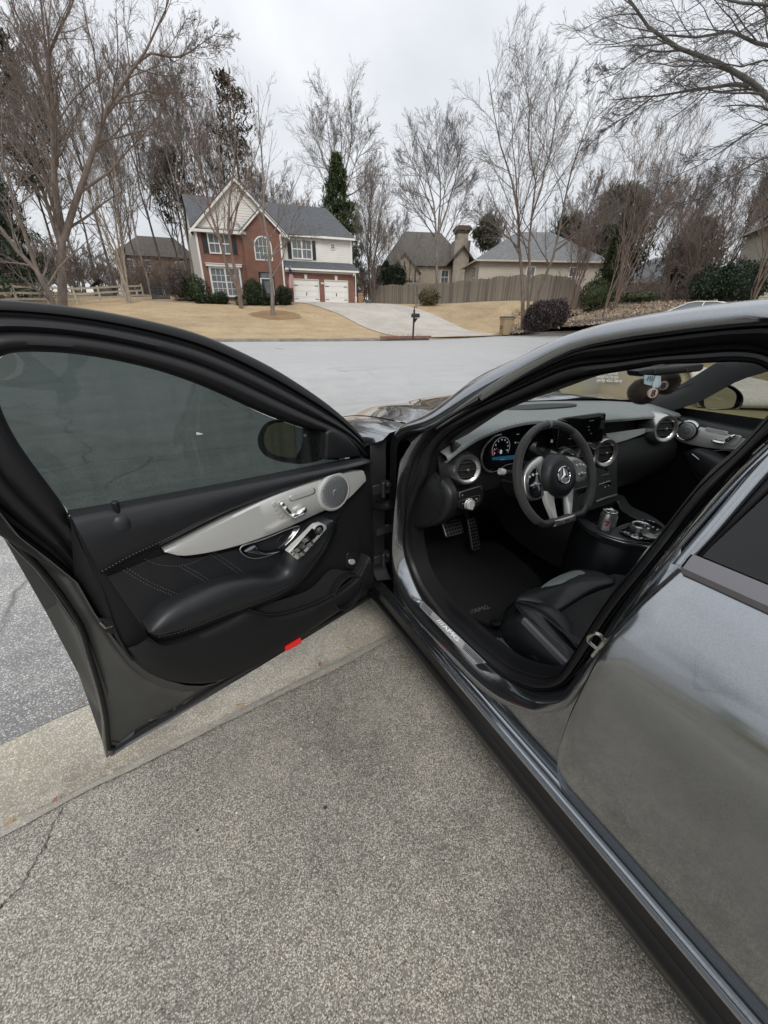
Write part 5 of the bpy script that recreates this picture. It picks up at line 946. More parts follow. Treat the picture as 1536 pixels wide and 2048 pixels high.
b=MB(); b.ribbon(o,s,[(0,.0),(.12,-.03),(.38,-.032),(.44,-.012),(.56,-.008),(.64,-.02),(.72,-.034),(1,-.03)],dn); part(b,'roof_frame_channel',BLK,smooth=50)
o,s,i=cum([O_,S_,I_],0,NP); cen=(S_.mean(0)); dn=np.tile(nrm([-1,-.35,0]),(len(o),1))
b=MB(); b.ribbon(s,i,[(-.15,-.03),(-.02,-.004),(.05,.006),(.14,.01),(.22,.004),(.28,.002),(.36,.012),(.6,.016),(.85,.008),(1,-.02),(1.05,-.05)],dn); part(b,'weatherstrip',RUB,smooth=60)
# inner flange behind the strip (closes the gap to the trim)
b=MB(); b.ribbon(i,i+np.array([.07,.01,0]),[(0,-.02),(1,0)],dn*0); part(b,'aperture_trim',MATTE)
# ---- roof rail, A pillar, roof
RS=[(796,868,-.79),(809,850,-.78),(868,820,-.745),(920,780,-.715),(965,748,-.69),(1047,712,-.655),(1130,675,-.62),(1236,644,-.59),(1341,624,-.575),(1447,608,-.565),(1536,600,-.56)]
R_=[SK.X(*p) for p in RS]; back=[np.array(p) for p in((-.556,.0,1.452),(-.552,-.4,1.435),(-.545,-.8,1.375),(-.55,-1.15,1.26),(-.60,-1.5,1.10))]
rail=crv(R_+back,60)
lowr=np.array([SK.X(*a) for a in ((800,880,-.80),(815,868,-.80))]+[O_[k]+[0,0,0] for k in range(3,12)])
lowb=[np.array(p) for p in((-.66,.1,1.40),(-.655,-.35,1.385),(-.655,-.75,1.31),(-.68,-1.05,1.17),(-.74,-1.3,1.06))]
low=crv(list(lowr)+lowb,60)
b=MB(); b.ribbon(rail,low,[(0,0),(.12,.010),(.35,.022),(.6,.024),(.85,.014),(1,0),(1.02,-.02)],np.tile(nrm([-1,0,.55]),(60,1))); part(b,'roof_rail',PAINT,smooth=60)
top=rail[18:]                # the roof starts behind the windscreen
def crossbow(l,crown,n=13):
    l=np.asarray(l); r_=mirx(l); return [l*(1-t)+r_*t+np.array([0,0,1.])*crown*(1-(2*t-1)**2)+np.array([0,.06,0])*(1-(2*t-1)**2)*0 for t in np.linspace(0,1,n)]
b=MB(); b.grid(crossbow(rail[22:48],.035)); part(b,'roof',PAINT,smooth=60)
b=MB(); b.grid([q-np.array([0,0,.035]) for q in crossbow(rail[21:48],.03)]); part(b,'headliner',HEAD,smooth=60)
for nm,A,B_,pr,m in(('roof_rail',rail,low,[(0,0),(.35,.022),(.85,.014),(1,0)],PAINT),):
    b=MB(); b.ribbon(mirx(A),mirx(B_),pr,np.tile(nrm([1,0,.55]),(60,1))); part(b,nm,m,smooth=60)
# rear glass and boot
b=MB(); l=rail[46:60]; b.grid(crossbow(l,.03)); part(b,'rear_window',DARKT,smooth=60)
b=MB(); bt=crv([(-.62,-1.5,1.08),(-.66,-1.75,1.05),(-.68,-2.0,1.03),(-.68,-2.1,.9),(-.7,-2.12,.6),(-.7,-2.05,.35)],20); b.grid(crossbow(bt,.03)); part(b,'boot_lid',PAINT,smooth=60)
# ---- body side profile
PZ=[.345,.38,.5,.62,.75,.84,.88,.92,.96,1.0,1.036]; PXX=[-.836,-.852,-.884,-.902,-.911,-.911,-.906,-.894,-.873,-.846,-.815]
_zz=crv([(a,b_,0) for a,b_ in zip(PZ,PXX)],60); bodyX=lambda z: float(np.interp(z,_zz[:,0],_zz[:,1]))
fe_px=[(1366,1144),(1281,1219),(1227,1281),(1179,1361),(1142,1437),(1120,1500),(1114,1545),(1119,1585),(1127,1612),(1136,1640)]
fe=np.array([kS(x,y,bodyX) for x,y in fe_px]); zo=np.argsort(fe[:,2]); yfront=lambda z: float(np.interp(z,fe[zo,2],fe[zo,1]))
zb=np.r_[np.linspace(.345,.84,16),np.linspace(.86,1.036,16)]
def side_rows(yf,y1,zs=zb,off=0,n=26,yz=True):
    rows=[]
    for z in zs:
        ys=np.linspace(yf(z),y1,n)**1 if True else 0; rows.append([np.array([bodyX(z)+off+.02*max(0,(-y-.2))**2+.02*max(0,(y-1.1))**2,y,z]) for y in ys])
    return rows
rd=[]
b=MB(); rows=side_rows(yfront,-.55)
# rolled front edge of the door
for r_ in rows:
    f=r_[0]; r_[:0]=[f+np.array([.03,.004,0]),f+np.array([.012,.006,0]),f+np.array([.002,.004,0])]
b.grid(rows); rdo=part(b,'rear_door',PAINT,smooth=50)
b=MB(); q=np.array([np.array([bodyX(z)+.016,yfront(z)+.0085,z]) for z in np.linspace(.37,1.03,60)]); b.tube(q,.0035,6); part(b,'shut_line_seal',RUB,rdo)  # dark strip stands for the shaded gap at the door edge
b=MB(); b.grid([[np.array([bodyX(.345)+dx,y,.345+dz]) for y in np.linspace(yfront(.36),-.55,30)] for dx,dz in((.0,0),(.004,-.012),(.02,-.018),(.05,-.012))]); part(b,'door_bottom_seal',RUB,rdo)
# quarter panel with wheel arch behind, and rear wheels
def arch(yc,zc,r_,ang): return np.array([0,yc+r_*math.cos(ang),zc+r_*math.sin(ang)])
def quarter(sx):
    b=MB(); rows=[]
    for z in zb:
        k=max(0,.40**2-(z-.33)**2)**.5 if z<.73 else 0; y0=-.555; yb=-1.19
        rows.append([np.array([sx*(-bodyX(z)-.012*0-.02*max(0,-y-.2)**2*1.5),y,z]) for y in np.linspace(y0,min(y0-.01,yb+k),8)])
    b.grid(rows); rows=[]
    for z in zb:
        k=max(0,.40**2-(z-.33)**2)**.5 if z<.73 else 0
        rows.append([np.array([sx*(-bodyX(z)-.02*max(0,-y-.2)**2*1.5),y,z]) for y in np.linspace(-1.19-k,-2.1,12)])
    b.grid(rows); return part(b,'rear_quarter_panel',PAINT,smooth=50)
quarter(-1); quarter(1)
def wheel(y,sx):
    c=np.array([sx*.80,y,.335]); ax=np.array([sx*1.,0,0]); b=MB(); b.lathe(c,ax,[(.24,-.11),(.30,-.115),(.33,-.09),(.335,-.03),(.335,.04),(.325,.08),(.29,.10),(.25,.10),(.24,.06)],40); w=part(b,'wheel',RUB)
    b=MB(); b.lathe(c,ax,[(.245,.02),(.245,.095),(.235,.098),(.22,.06),(.21,-.02)],40); part(b,'rim',SATIN,w)
    b=MB()
    for k in range(5):
        a=k*2*math.pi/5
        for d in(-.12,.12): p0=c+ax*.07+np.array([0,.04*math.cos(a+d*3),.04*math.sin(a+d*3)]); p1=c+ax*.08+np.array([0,.23*math.cos(a+d),.23*math.sin(a+d)]); b.tube([p0,p1],[.022,.016],6)
    b.lathe(c,ax,[(.05,.05),(.05,.09),(.02,.1)],16); part(b,'spokes',SATIN,w)
for y in(-1.19,1.72):
    for sx in(-1,1): wheel(y,sx)
# ---- rear door glass area
gX=lambda z: -.80+(z-1.03)*.56
g0=kS(1403,1112,gX,1.05); g1=kS(1536,990,gX,1.2); dgl=(g1-g0)/(g1[2]-g0[2]); gt=g0+dgl*(1.375-g0[2]); gb=kS(1536,1186,gX,1.04); zbel=lambda y: g0[2]+(gb[2]-g0[2])*(y-g0[1])/(gb[1]-g0[1])*.3
def gp(y,z): return np.array([gX(z),y,z])
b=MB(); n=16; bot=[gp(y,g0[2]) for y in np.linspace(g0[1],-.72,n)]; tp=[gp(y,1.375-.35*max(0,(-y-.35))**1.6) for y in np.linspace(gt[1],-.70,n)]
b.grid([bot,[p*.5+q*.5+np.array([-.008,0,0]) for p,q in zip(bot,tp)],tp]); part(b,'rear_door_window',DARKT,rdo)
b=MB(); b.grid([[p+np.array([.05,0,-.02]) for p in bot],[p+np.array([.05,0,0]) for p in tp]]); part(b,'sun_blind',mat('cabin_shadow_black',(.01,.01,.01),.9),rdo)  # dark sheet behind the glass stands for the shaded cabin
# belt moulding
ys=np.linspace(kS(1367,1143,bodyX,1.0)[1],-.72,24); z0=1.036
b=MB(); b.grid([[np.array([-.815+dx,y,z0+dz]) for y in ys] for dx,dz in((.0,-.004),(-.008,.0),(-.008,.010),(.004,.024),(.012,.03),(.02,.024))],False); part(b,'belt_moulding',mat('satin_dark_trim',(.16,.155,.165),.32,.7),rdo)
# painted window frame strip of the rear door (front upright) + rubber
fA=[kS(1345,1128,gX,1.02),kS(1420,1040,gX,1.1),kS(1500,945,gX,1.2),kS(1572,872,gX,1.28)]; fB=[kS(1380,1131,gX,1.03),kS(1436,1070,gX,1.1),kS(1536,956,gX,1.2),kS(1610,880,gX,1.3)]
A=crv(fA,20);B_=crv(fB,20); b=MB(); b.ribbon(A,B_,[(-.06,-.03),(0,0),(.1,.010),(.5,.014),(.9,.010),(1,-.004)],np.tile(nrm([-1,0,.4]),(20,1))); part(b,'window_frame_upright',PAINT,rdo,smooth=60)
C_=crv([kS(1403,1112,gX,1.03),kS(1458,1060,gX,1.1),kS(1536,988,gX,1.2),kS(1640,890,gX,1.3)],20); b=MB(); b.ribbon(B_,C_,[(0,-.008),(.1,.004),(.5,.008),(.8,.004),(1,-.006)],np.tile(nrm([-1,0,.4]),(20,1))); part(b,'window_rubber',RUB,rdo,smooth=60)
b=MB(); tpf=[gp(y,1.375-.35*max(0,(-y-.35))**1.6) for y in np.linspace(gt[1]+.02,-.78,n)]; b.grid([[p+np.array([-.01,0,dz]) for p in tpf] for dz in(-.01,.025,.05)]); part(b,'window_frame_top',PAINT,rdo)
# ---- sill and side skirt
ys=np.linspace(1.50,-.78,40)
def extr(prof,name,m,ya=1.5,yb=-.78,par=None,**k):
    b=MB(); b.grid([[np.array([x,y,z]) for y in np.linspace(ya,yb,30)] for x,z in prof]); return part(b,name,m,par,**k)
extr([(-.70,.13),(-.80,.14),(-.832,.155),(-.842,.17),(-.846,.19),(-.858,.215),(-.862,.235),(-.858,.25),(-.85,.262),(-.85,.30),(-.853,.318)],'side_skirt',SKIRT,smooth=30)
extr([(-.853,.318),(-.866,.334),(-.870,.340),(-.868,.345),(-.864,.343),(-.862,.334),(-.856,.332),(-.854,.340),(-.850,.344),(-.847,.338),(-.842,.336),(-.840,.342),(-.836,.350),(-.832,.352),(-.828,.350)],'sill_steps',PAINT,smooth=20)
b=MB(); o,s,i=cum([O_,S_,I_],19,31); A=o.copy(); B2=o.copy(); B2[:,0]=-.829; B2[:,2]=np.minimum(B2[:,2]-.02,.351); b.ribbon(A,B2,[(0,-.011),(.5,0),(1,0)],np.tile([0,0,1.],(len(A),1))*0); part(b,'sill_outer_face',PAINT)
# B pillar web between jamb and rear door edge
we=[kS(x,y,lambda z: bodyX(z)+.03) for x,y in fe_px[:8]]; A=crv(we,24); o,s,i=cum([O_],17,24)[0],None,None
B2=crv([O_[17]+[-.0,0,.03],O_[18],O_[19],O_[20],O_[21]+[0,-.01,-.02],O_[22]+[0,-.06,-.03],O_[22]+[0,-.13,-.05]],24)
b=MB(); b.ribbon(A,B2,[(0,0),(.5,.0),(1,-.01)],np.tile(LEFT,(24,1))); part(b,'b_pillar_web',PAINT,smooth=60)
b=MB(); b.grid([[np.array([x,y,z]) for y in np.linspace(1.45,-.7,6)] for x,z in((-.835,.35),(-.835,.5),(-.835,.5))]) if False else None
# striker loop
q=[(1188,1288),(1176,1278),(1187,1268),(1201,1269),(1207,1281),(1204,1300)]
p0=SK.X(1196,1300,-.83); q=[SK.X(1193,1297,-.835),SK.X(1176,1280,-.845),SK.X(1186,1268,-.85),SK.X(1199,1269,-.85),SK.X(1209,1283,-.84)]
b=MB(); b.tube(crv(q,24),.0036,8); st=part(b,'door_striker',STEEL); b=MB(); A=SK.X(1186,1312,-.835);B1=SK.X(1212,1280,-.838); b.tube([A,B1],.005,6); part(b,'striker_plate',STEEL,st)
# ---- sill plate with lettering
pl=[(846,1201),(858,1214),(976,1324),(978,1331),(958,1336),(948,1331),(842,1222),(839,1212)]
zs=lambda : None
A3=SK.X(846,1203,-.806); B3=SK.X(974,1327,-.806); A4=SK.X(840,1214,-.826); B4=SK.X(950,1331,-.826)
b=MB(); A=lin([A3,B3],20);B_=lin([A4,B4],20); nv=nrm(np.cross(B3-A3,A4-A3)); nv=nv if nv[2]>0 else -nv
b.ribbon(A,B_,[(0,-.004),(0,.003),(.1,.006),(.9,.006),(1,.002),(1,-.006)],np.tile(nv,(20,1))); spl=part(b,'sill_plate',mat('polished_steel',(.55,.55,.56),.28,.6,var=.2,vscale=7),smooth=30)
ey_=nrm(A3-A4); ex_=nrm(B3-A3); wd=np.linalg.norm(A3-A4); ln=np.linalg.norm(B3-A3); spo=(A3+A4)/2+nv*.0066
for u0,u1 in((.02,.2),(.72,.97)):
    for k in range(4):
        c=spo+ex_*ln*(u0+u1)/2+ey_*wd*(-.3+.2*k); b=MB(); b.box(c,(ln*(u1-u0),wd*.07,.0012),np.stack([ex_,ey_,nv],1)); part(b,'grip_rib',BLK,spl)
text('lettering','///AMG',mat('lit_letter',(.85,.87,.88),.4),spl,spo+ex_*ln*.47,ex_*1.9,ey_,wd*.85,.0008,.2)
# ---- floor, tunnel, bulkhead
b=MB(); b.grid([[np.array([x,y,z]) for x in(-.74,-.7,-.5,-.2,-.12)] for y,z in((1.75,.62),(1.6,.40),(1.45,.29),(1.2,.255),(.3,.25),(-.8,.25))]); part(b,'floor_carpet',CARPET)
b=MB(); b.grid([[np.array([-x,y,z]) for x in(-.74,-.7,-.5,-.2,-.12)] for y,z in((1.75,.62),(1.6,.40),(1.45,.29),(1.2,.255),(.3,.25),(-.8,.25))]); part(b,'floor_carpet',CARPET)
b=MB(); b.grid([[np.array([x,1.75,z]) for x in(-.8,.8)] for z in(.2,.86)]); b.grid([[np.array([x,-.85,z]) for x in(-.85,.85)] for z in(.2,1.35)]); b.grid([[np.array([x,y,.2]) for x in(-.8,.8)] for y in(-2,2.3)]); part(b,'bulkhead',MATTE)
# inner sill trim, ribbed
o,s,i=cum([O_,S_,I_],22,31); A=i+np.array([.0,0,-.01]); B2=i+np.array([.085,0,-.07]); b=MB(); pr=[]
for k in range(9): pr+= [(k/9,0),(k/9+.05,.003),((k+.8)/9,.003)]
b.ribbon(A,B2,pr+[(1,0),(1.2,-.1)],np.tile(UP,(len(A),1))); part(b,'inner_sill_trim',BLK,smooth=30)
# floor mat with lettering
mp=[(836,1075),(845,1120),(862,1170),(893,1222),(915,1240),(935,1236),(960,1242),(980,1252),(1003,1250),(1012,1220),(1060,1180),(1080,1160),(1000,1090),(950,1085)]
mo=crv(kZ(mp,.275),50,True); b=MB(); b.pad(mo,UP,.012,.0,.02,.01); fm=part(b,'floor_mat',CARPET,smooth=60)
mexA=SK.Z(933,1228,.29);mexB=SK.Z(985,1213,.29); 
ex=nrm(mexB-mexA); ey=np.array([-ex[1],ex[0],0]); text('lettering','//AMG.',mat('mat_thread',(.16,.155,.14),.8),fm,(mexA+mexB)/2+[0,0,.004],ex,ey,.035,.0006,.2)
b=MB(); b.lathe(SK.Z(991,1246,.29),UP,[(.022,-.004),(.022,.006),(.015,.009)],16); part(b,'mat_stud',BLK,fm)
# ---- hood, wings, cowl
hl=crv([(-.80,1.20,1.055),(-.815,1.4,1.04),(-.825,1.7,1.005),(-.82,2.0,.945),(-.78,2.3,.845),(-.68,2.52,.74)],24)
hc=crv([(0,1.50,1.05),(0,1.6,1.062),(0,1.8,1.06),(0,2.05,1.025),(0,2.35,.945),(0,2.62,.76)],24)
rows=[]
for t in np.linspace(0,1,25):
    u=abs(2*t-1); L_=hl if t<.5 else mirx(hl); w=u**1.7; q=hc*(1-w)+L_*w; q[:,0]=(2*t-1)*np.abs(L_[:,0]); ridge=.014*math.exp(-((u-.62)/.09)**2); q[:,2]+=ridge+.012*(1-u**2); rows.append(q)
b=MB(); b.grid(rows[2:-2]); part(b,'hood',PAINT,smooth=60)
for sx in(-1,1):
    hl2=hl.copy(); r2=rows[2].copy(); 
    b=MB(); base=[]; 
    for k,q in enumerate(hl):
        y=q[1]; zl=.73 if 1.3<y<2.14 else .35; kk=.40**2-(y-1.72)**2; zl=.33+math.sqrt(kk) if kk>0 else .345
        xo=-.905+.04*max(0,y-1.9)**1.2*2+ (.0); ysd=max(y,1.415); base.append([r2[k]+[-.004,0,-.003],q+[-.02,0,.004],q*[1,1,1]+[-.05,0,-.02],np.array([min(q[0]-.06,xo+.03),max(y,1.37),q[2]-.09]),np.array([xo,ysd,max(zl+.1,q[2]-.2)]),np.array([xo,ysd,zl])])
    base=np.array(base); 
    if sx>0: base=mirx(base)
    b.grid([base[:,j] for j in range(6)]); part(b,'front_wing',PAINT,smooth=50)
b=MB(); fr=crv([(-.70,2.50,.74),(-.5,2.62,.74),(0,2.70,.74),(.5,2.62,.74),(.70,2.50,.74)],20); b.grid([fr,fr+[0,.03,-.1],fr+[0,.05,-.3],fr+[0,.02,-.5]]); part(b,'front_bumper',PAINT)
b=MB(); fr=crv([(-.76,1.24,1.035),(-.5,1.42,1.045),(0,1.52,1.05),(.5,1.42,1.045),(.76,1.24,1.035)],24); b.grid([fr+[0,.06,-.02],fr+[0,.03,.0],fr,fr+[0,-.02,.0]]); part(b,'cowl_panel',BLK)
# windscreen
wb=crv([(-.735,1.235,1.055),(-.5,1.40,1.06),(0,1.49,1.065),(.5,1.40,1.06),(.735,1.235,1.055)],21); ti=rail[21].copy(); wt=crv([ti,ti*[.5,1,1]+[0,.05,.02],ti*[0,1,1]+[0,.07,.03],ti*[-.5,1,1]+[0,.05,.02],mirx(ti)],21)
b=MB(); b.grid([wb*(1-t)+wt*t+np.array([0,.05,.045])*math.sin(math.pi*t) for t in np.linspace(0,1,9)]); part(b,'windscreen',CLEARG,smooth=80)
# A pillar inner trims (both sides)
pl_=rail[0:23]; pin=np.array([p*[.93,1,1]+[0,-.05,-.05] for p in pl_])
for f in(lambda a:a,mirx): b=MB(); b.grid([f(pl_),f(pl_*[.97,1,1]+[0,.01,-.012]),f(pin),f(pin+[-.01,-.05,-.03])]); part(b,'a_pillar_trim',HEAD,smooth=60)
# hinge area behind the open door
hA=[(800,880,-.80),(792,905,-.825),(792,950,-.83),(790,1000,-.832),(788,1060,-.832),(786,1120,-.832),(790,1165,-.832),(800,1190,-.832)]
A=crv([SK.X(*p) for p in hA],24); B2=A+np.array([.02,.12,0]); b=MB(); b.ribbon(A,B2,[(0,0),(.3,-.02),(1,-.02)],np.tile(LEFT,(24,1))); b.grid([B2,B2+np.array([-.06,.02,0])]); part(b,'hinge_pillar',MATTE,smooth=50)  # flat black instead of body paint, for the shade behind the door
b=MB(); b.grid([[np.array([x,1.375+.02*k,z]) for x in(-.915,-.86,-.80)] for k,z in((0,.30),(0,.6),(0,.9),(1,1.0))]); part(b,'wing_liner',MATTE)  # added black sheet, stands for the shade at the wing's rear edge
def hinge(py):
    c=SK.X(770,py,-.85); b=MB(); b.box(c+[.01,.02,0],(.035,.03,.05)); b.lathe(c+[-.01,-.005,-.032],UP,[(.009,0),(.009,.064)],10); b.box(c+[-.03,.01,0],(.04,.012,.04)); b.lathe(c+[.01,-.008,.02],(0,-1,0),[(.011,0),(.011,.008)],6); part(b,'door_hinge',mat('hinge_paint',(.03,.03,.032),.4,.5),bevel=.003)
hinge(978); hinge(1118)
b=MB(); p0=SK.X(748,1010,-.88); p1=SK.X(782,1008,-.83); n=28; pts=[p0+(p1-p0)*t+np.array([0,0,-.01*math.sin(math.pi*t)]) for t in np.linspace(0,1,n)]; b.tube(pts,[.017+.004*(k%2) for k in range(n)],12); part(b,'wiring_boot',RUB)
b=MB(); p0=SK.X(752,1055,-.87); p1=SK.X(786,1062,-.83); b.box((p0+p1)/2,(.08,.02,.03)); part(b,'door_check_strap',STEEL)
# ======================= OPEN DRIVER DOOR =======================
DH=np.array([-.85,1.30]); DC=np.array([-1.911,.972]); de=np.r_[nrm(DC-DH),0]; dn_=np.array([-de[1],de[0],0]); dn_=dn_ if dn_[1]<0 else -dn_
def DR(x,y,o=0.):
    d=SK.ray(x,y); t=(dn_[:2]@(DH-SK.c[:2])+o)/(dn_[:2]@d[:2]); return SK.c+d*t
def dl(l,o=0.): return np.array([DR(p[0],p[1],p[2] if len(p)>2 else o) for p in l])
E0=[(757,1183),(640,1252),(520,1325),(437,1375),(330,1441),(260,1484),(213,1516),(207,1490),(203,1440),(192,1388),(172,1320),(150,1255),(128,1220),(100,1180),(60,1130),(10,1078),(-40,1020),(-80,960)]
B0=[(733+(0-733)*min(1,k/8),919+(1062-919)*min(1,k/8)) if k<9 else (-8*(k-8),1062-10*(k-8)) for k in range(18)]
a0=dl(E0,-.118); c0=dl(B0,-.11); b=MB(); b.grid([a0,a0*.75+c0*.25-dn_*.045,a0*.4+c0*.6-dn_*.055,c0-dn_*.01]); door=part(b,'front_door',JPAINT,smooth=60); door['label']='open driver door, dark grey outside, black and silver inside'
def dpart(b,name,m,**k): return b.build(name,m,door,**k)
def dribbon(A,B,prof,n=40,lina=False):
    f=lin if lina else crv; a=f(A,n); c=f(B,n); b=MB(); b.ribbon(a,c,prof,np.tile(dn_,(n,1))); return b
# metal inner shell between edge and trim
E1=[(757,1183),(640,1252),(520,1325),(437,1375),(330,1441),(260,1484),(213,1516),(207,1490),(203,1440),(192,1388),(172,1320),(150,1255),(128,1220),(100,1180),(60,1130),(10,1078),(-40,1020),(-80,960)]
T1=[(747,1168),(648,1240),(540,1310),(430,1366),(405,1372),(373,1371),(330,1360),(300,1345),(264,1320),(240,1292),(223,1270),(205,1247),(190,1227),(172,1195),(155,1165),(100,1120),(40,1075),(-20,1000)]
a=dl(E1,-.10); c=dl(T1,-.01); n=90
def pol(P,n):   # keep the sharp rear corner: sample each span
    out=[]; m=len(P)-1; k=n//m
    for i in range(m): out+= [P[i]*(1-t)+P[i+1]*t for t in np.linspace(0,1,k,endpoint=False)]
    return np.array(out+[P[-1]])
A=pol(a,102); B_=pol(c,102); b=MB()
b.ribbon(A,B_,[(0,-.03),(0,-.012),(.015,.0),(.05,.004),(.06,.016),(.10,.02),(.13,.012),(.3,-.005),(.55,-.012),(.75,-.012),(.88,-.008),(.93,.004),(1,.0)],np.tile(dn_,(len(A),1))); dpart(b,'inner_shell',JPAINT,smooth=35)
b=MB(); q=crv(dl([(757,1181),(520,1321),(437,1369),(330,1434),(262,1476),(222,1500),(216,1478),(212,1436),(201,1384),(181,1316),(159,1251),(110,1176),(20,1072)],-.072),90); b.tube(q,.007,8); dpart(b,'shell_seal',RUB)
# stamped ribs in the shell corner
for l in (((258,1400),(284,1370)),((345,1426),(352,1410),(356,1388)),((364,1408),(402,1380)),((258,1402),(276,1432),(296,1441)),((296,1441),(345,1424)),((220,1484),(240,1486),(262,1470),(270,1462))):
    b=MB(); b.tube(crv(dl(l,-.076),10),[.002]+[.006]*8+[.002],8); dpart(b,'stamped_rib',JPAINT)
# soft trim base
b=dribbon(dl([(138,1028),(300,1000),(500,962),(733,917)],0),dl([(230,1265),(264,1324),(314,1362),(373,1374),(419,1371),(487,1349),(569,1302),(647,1245),(747,1172)],0),[(0,-.03),(0,.01),(.05,.02),(.3,.022),(.7,.015),(.95,.01),(1,-.02),(1,-.04)]); dpart(b,'trim_base',MATTE,smooth=50)
b=dribbon(dl([(733,917),(742,960),(747,1017),(752,1060),(756,1099),(752,1140),(747,1172)],.0),dl([(700,930),(705,970),(712,1017),(716,1060),(720,1100),(716,1130),(710,1150)],.02),[(0,-.06),(0,-.01),(.1,.0),(1,.0)],20); dpart(b,'trim_front_edge',MATTE,smooth=50)
b=dribbon(dl([(138,1030),(150,1065),(170,1110),(198,1160),(214,1210),(232,1262),(262,1316)],.0),dl([(150,1165),(158,1185),(170,1200),(184,1222),(196,1240),(214,1266),(245,1306)],-.03),[(0,.02),(.2,.012),(.6,.0),(1,-.01)],24); dpart(b,'trim_rear_edge',MATTE,smooth=50)
# upper leather pad
b=dribbon(dl([(140,1029),(300,1000),(500,962),(734,918)],.03),dl([(201,1147),(264,1115),(328,1085),(464,1017),(601,967),(735,924)],.03),[(0,-.03),(0,.0),(.03,.016),(.12,.024),(.4,.032),(.75,.03),(.93,.02),(1,.006),(1,-.02)]); dpart(b,'upper_pad',LEA,smooth=60)
def stitch(pts,o,name='stitching',n=60,r_=.0008,par=None):
    q=crv(dl(pts,o),n*2); b=MB()
    for i in range(0,2*n-1,2): b.tube([q[i],q[i]*.35+q[i+1]*.65],r_,4)
    return b.build(name,STITCH,par or door)
stitch([(204,1143),(264,1110),(328,1080),(464,1012),(601,962),(733,921)],.058,n=110)
# insert with quilting seams
b=dribbon(dl([(213,1150),(328,1106),(373,1114),(464,1098),(556,1066),(647,1025),(690,1006)],.02),dl([(290,1262),(350,1225),(440,1180),(500,1165),(560,1150),(600,1110),(655,1050)],.02),[(0,-.01),(0,.012),(.5,.018),(1,.016)]); dpart(b,'insert_panel',LEA,smooth=60)
for l in (((250,1138),(300,1168),(368,1197)),((362,1131),(395,1150),(428,1170)),((424,1106),(460,1130),(501,1160))):
    for d in(-3,3): stitch([(p[0]+d,p[1]-d*.8) for p in l],.039,'quilt_seam',22)
stitch([(290,1118),(320,1130),(370,1130),(430,1106)],.038,'quilt_seam',26)
# silver trim
b=dribbon(dl([(327,1100),(373,1077),(464,1031),(556,988),(647,956),(700,943),(725,941)],.045),dl([(328,1103),(373,1111),(464,1095),(556,1063),(647,1022),(690,1003),(730,962)],.045),[(0,-.03),(0,.0),(.05,.006),(.5,.010),(.95,.006),(1,.0),(1,-.03)]); tr=dpart(b,'silver_trim',ALU,smooth=40)
def disc(px,py,o,rpx,prof,m,name,par,n=32):
    c=DR(px,py,o); r_=np.linalg.norm(DR(px+rpx,py,o)-c); b=MB(); b.lathe(c,dn_,[(r_*a,h) for a,h in prof],n); return b.build(name,m,par,smooth=40)
M_GRILL,ntg,Ng,Lg,bg_=nodes('speaker_grille'); bg_.inputs['Metallic'].default_value=.8; bg_.inputs['Roughness'].default_value=.35; sg=Ng('ShaderNodeTexCoord').outputs['Object']; vg=Ng('ShaderNodeTexVoronoi'); vg.inputs['Scale'].default_value=420; vg.inputs['Randomness'].default_value=.1; Lg(sg,vg.inputs['Vector']); Lg(ramp(Ng,Lg,vg.outputs['Distance'],[(.3,(.08,.085,.095)),(.42,(.5,.52,.55))]),bg_.inputs['Base Color'])
sp=disc(667,983,.05,27,[(1.15,0),(1.12,.006),(1.0,.010),(.97,.009)],SILV,'speaker_ring',tr); 
disc(667,983,.05,25.5,[(.97,0),(.97,.0105),(.9,.0125),(.6,.013),(.3,.0145),(.05,.015)],M_GRILL,'speaker_grille',door); disc(667,983,.05,6,[(1,.012),(.9,.0165),(.3,.017)],M_GRILL,'speaker_cone',door)
def bar(p0,p1,o,w,h,m,name,par,n=10):
    a=DR(*p0,o); c=DR(*p1,o); d=c-a; ex=nrm(d); ey=nrm(np.cross(dn_,ex)); L=np.linalg.norm(d); pts=[]
    for cx,a0 in((L,-90),(0,90)):
        for t in np.linspace(0,180,n): pts.append(a+ex*(cx+w*math.cos(rad(a0+t))*(1))+ey*w*math.sin(rad(a0+t)))
    b=MB(); b.pad(np.array(pts),dn_,h,0,.002); return b.build(name,m,par,smooth=40)
bar((584,995),(625,982),.054,.0115,.003,SATIN,'memory_switch_frame',door); bar((585,994.6),(624,982.4),.057,.0095,.002,SILV,'memory_switch',door)
b=MB(); b.pad(crv(dl([(543,1006),(557,1001),(566,1012),(578,1035),(569,1039),(556,1035),(546,1020)],.053),24,True),dn_,.003,0,.002); ss=b.build('seat_switch_plate',SILV,door)
for p in((549,1009),(553,1018),(557,1026),(563,1033)): disc(p[0],p[1],.0565,4.5,[(1,0),(1,.0015),(.8,.002)],mat('switch_grey',(.35,.345,.33),.5),'memory_button',ss,12)
b=MB(); b.tube(crv(dl([(560,1004,.06),(566,1012,.066),(574,1022,.07),(580,1029,.066)],.06),16),[.006,.010,.011,.009,.008,.009,.011,.011,.010,.010,.010,.011,.011,.011,.010,.007],10); b.build('seat_back_switch',CHR,door)
b=MB(); b.tube(crv(dl([(580,1031,.064),(592,1030,.068),(603,1023,.07),(611,1015,.066)],.06),16),[.007,.010,.012,.012,.011,.010,.009,.010,.011,.012,.013,.013,.013,.012,.010,.006],10); b.build('seat_cushion_switch',CHR,door)
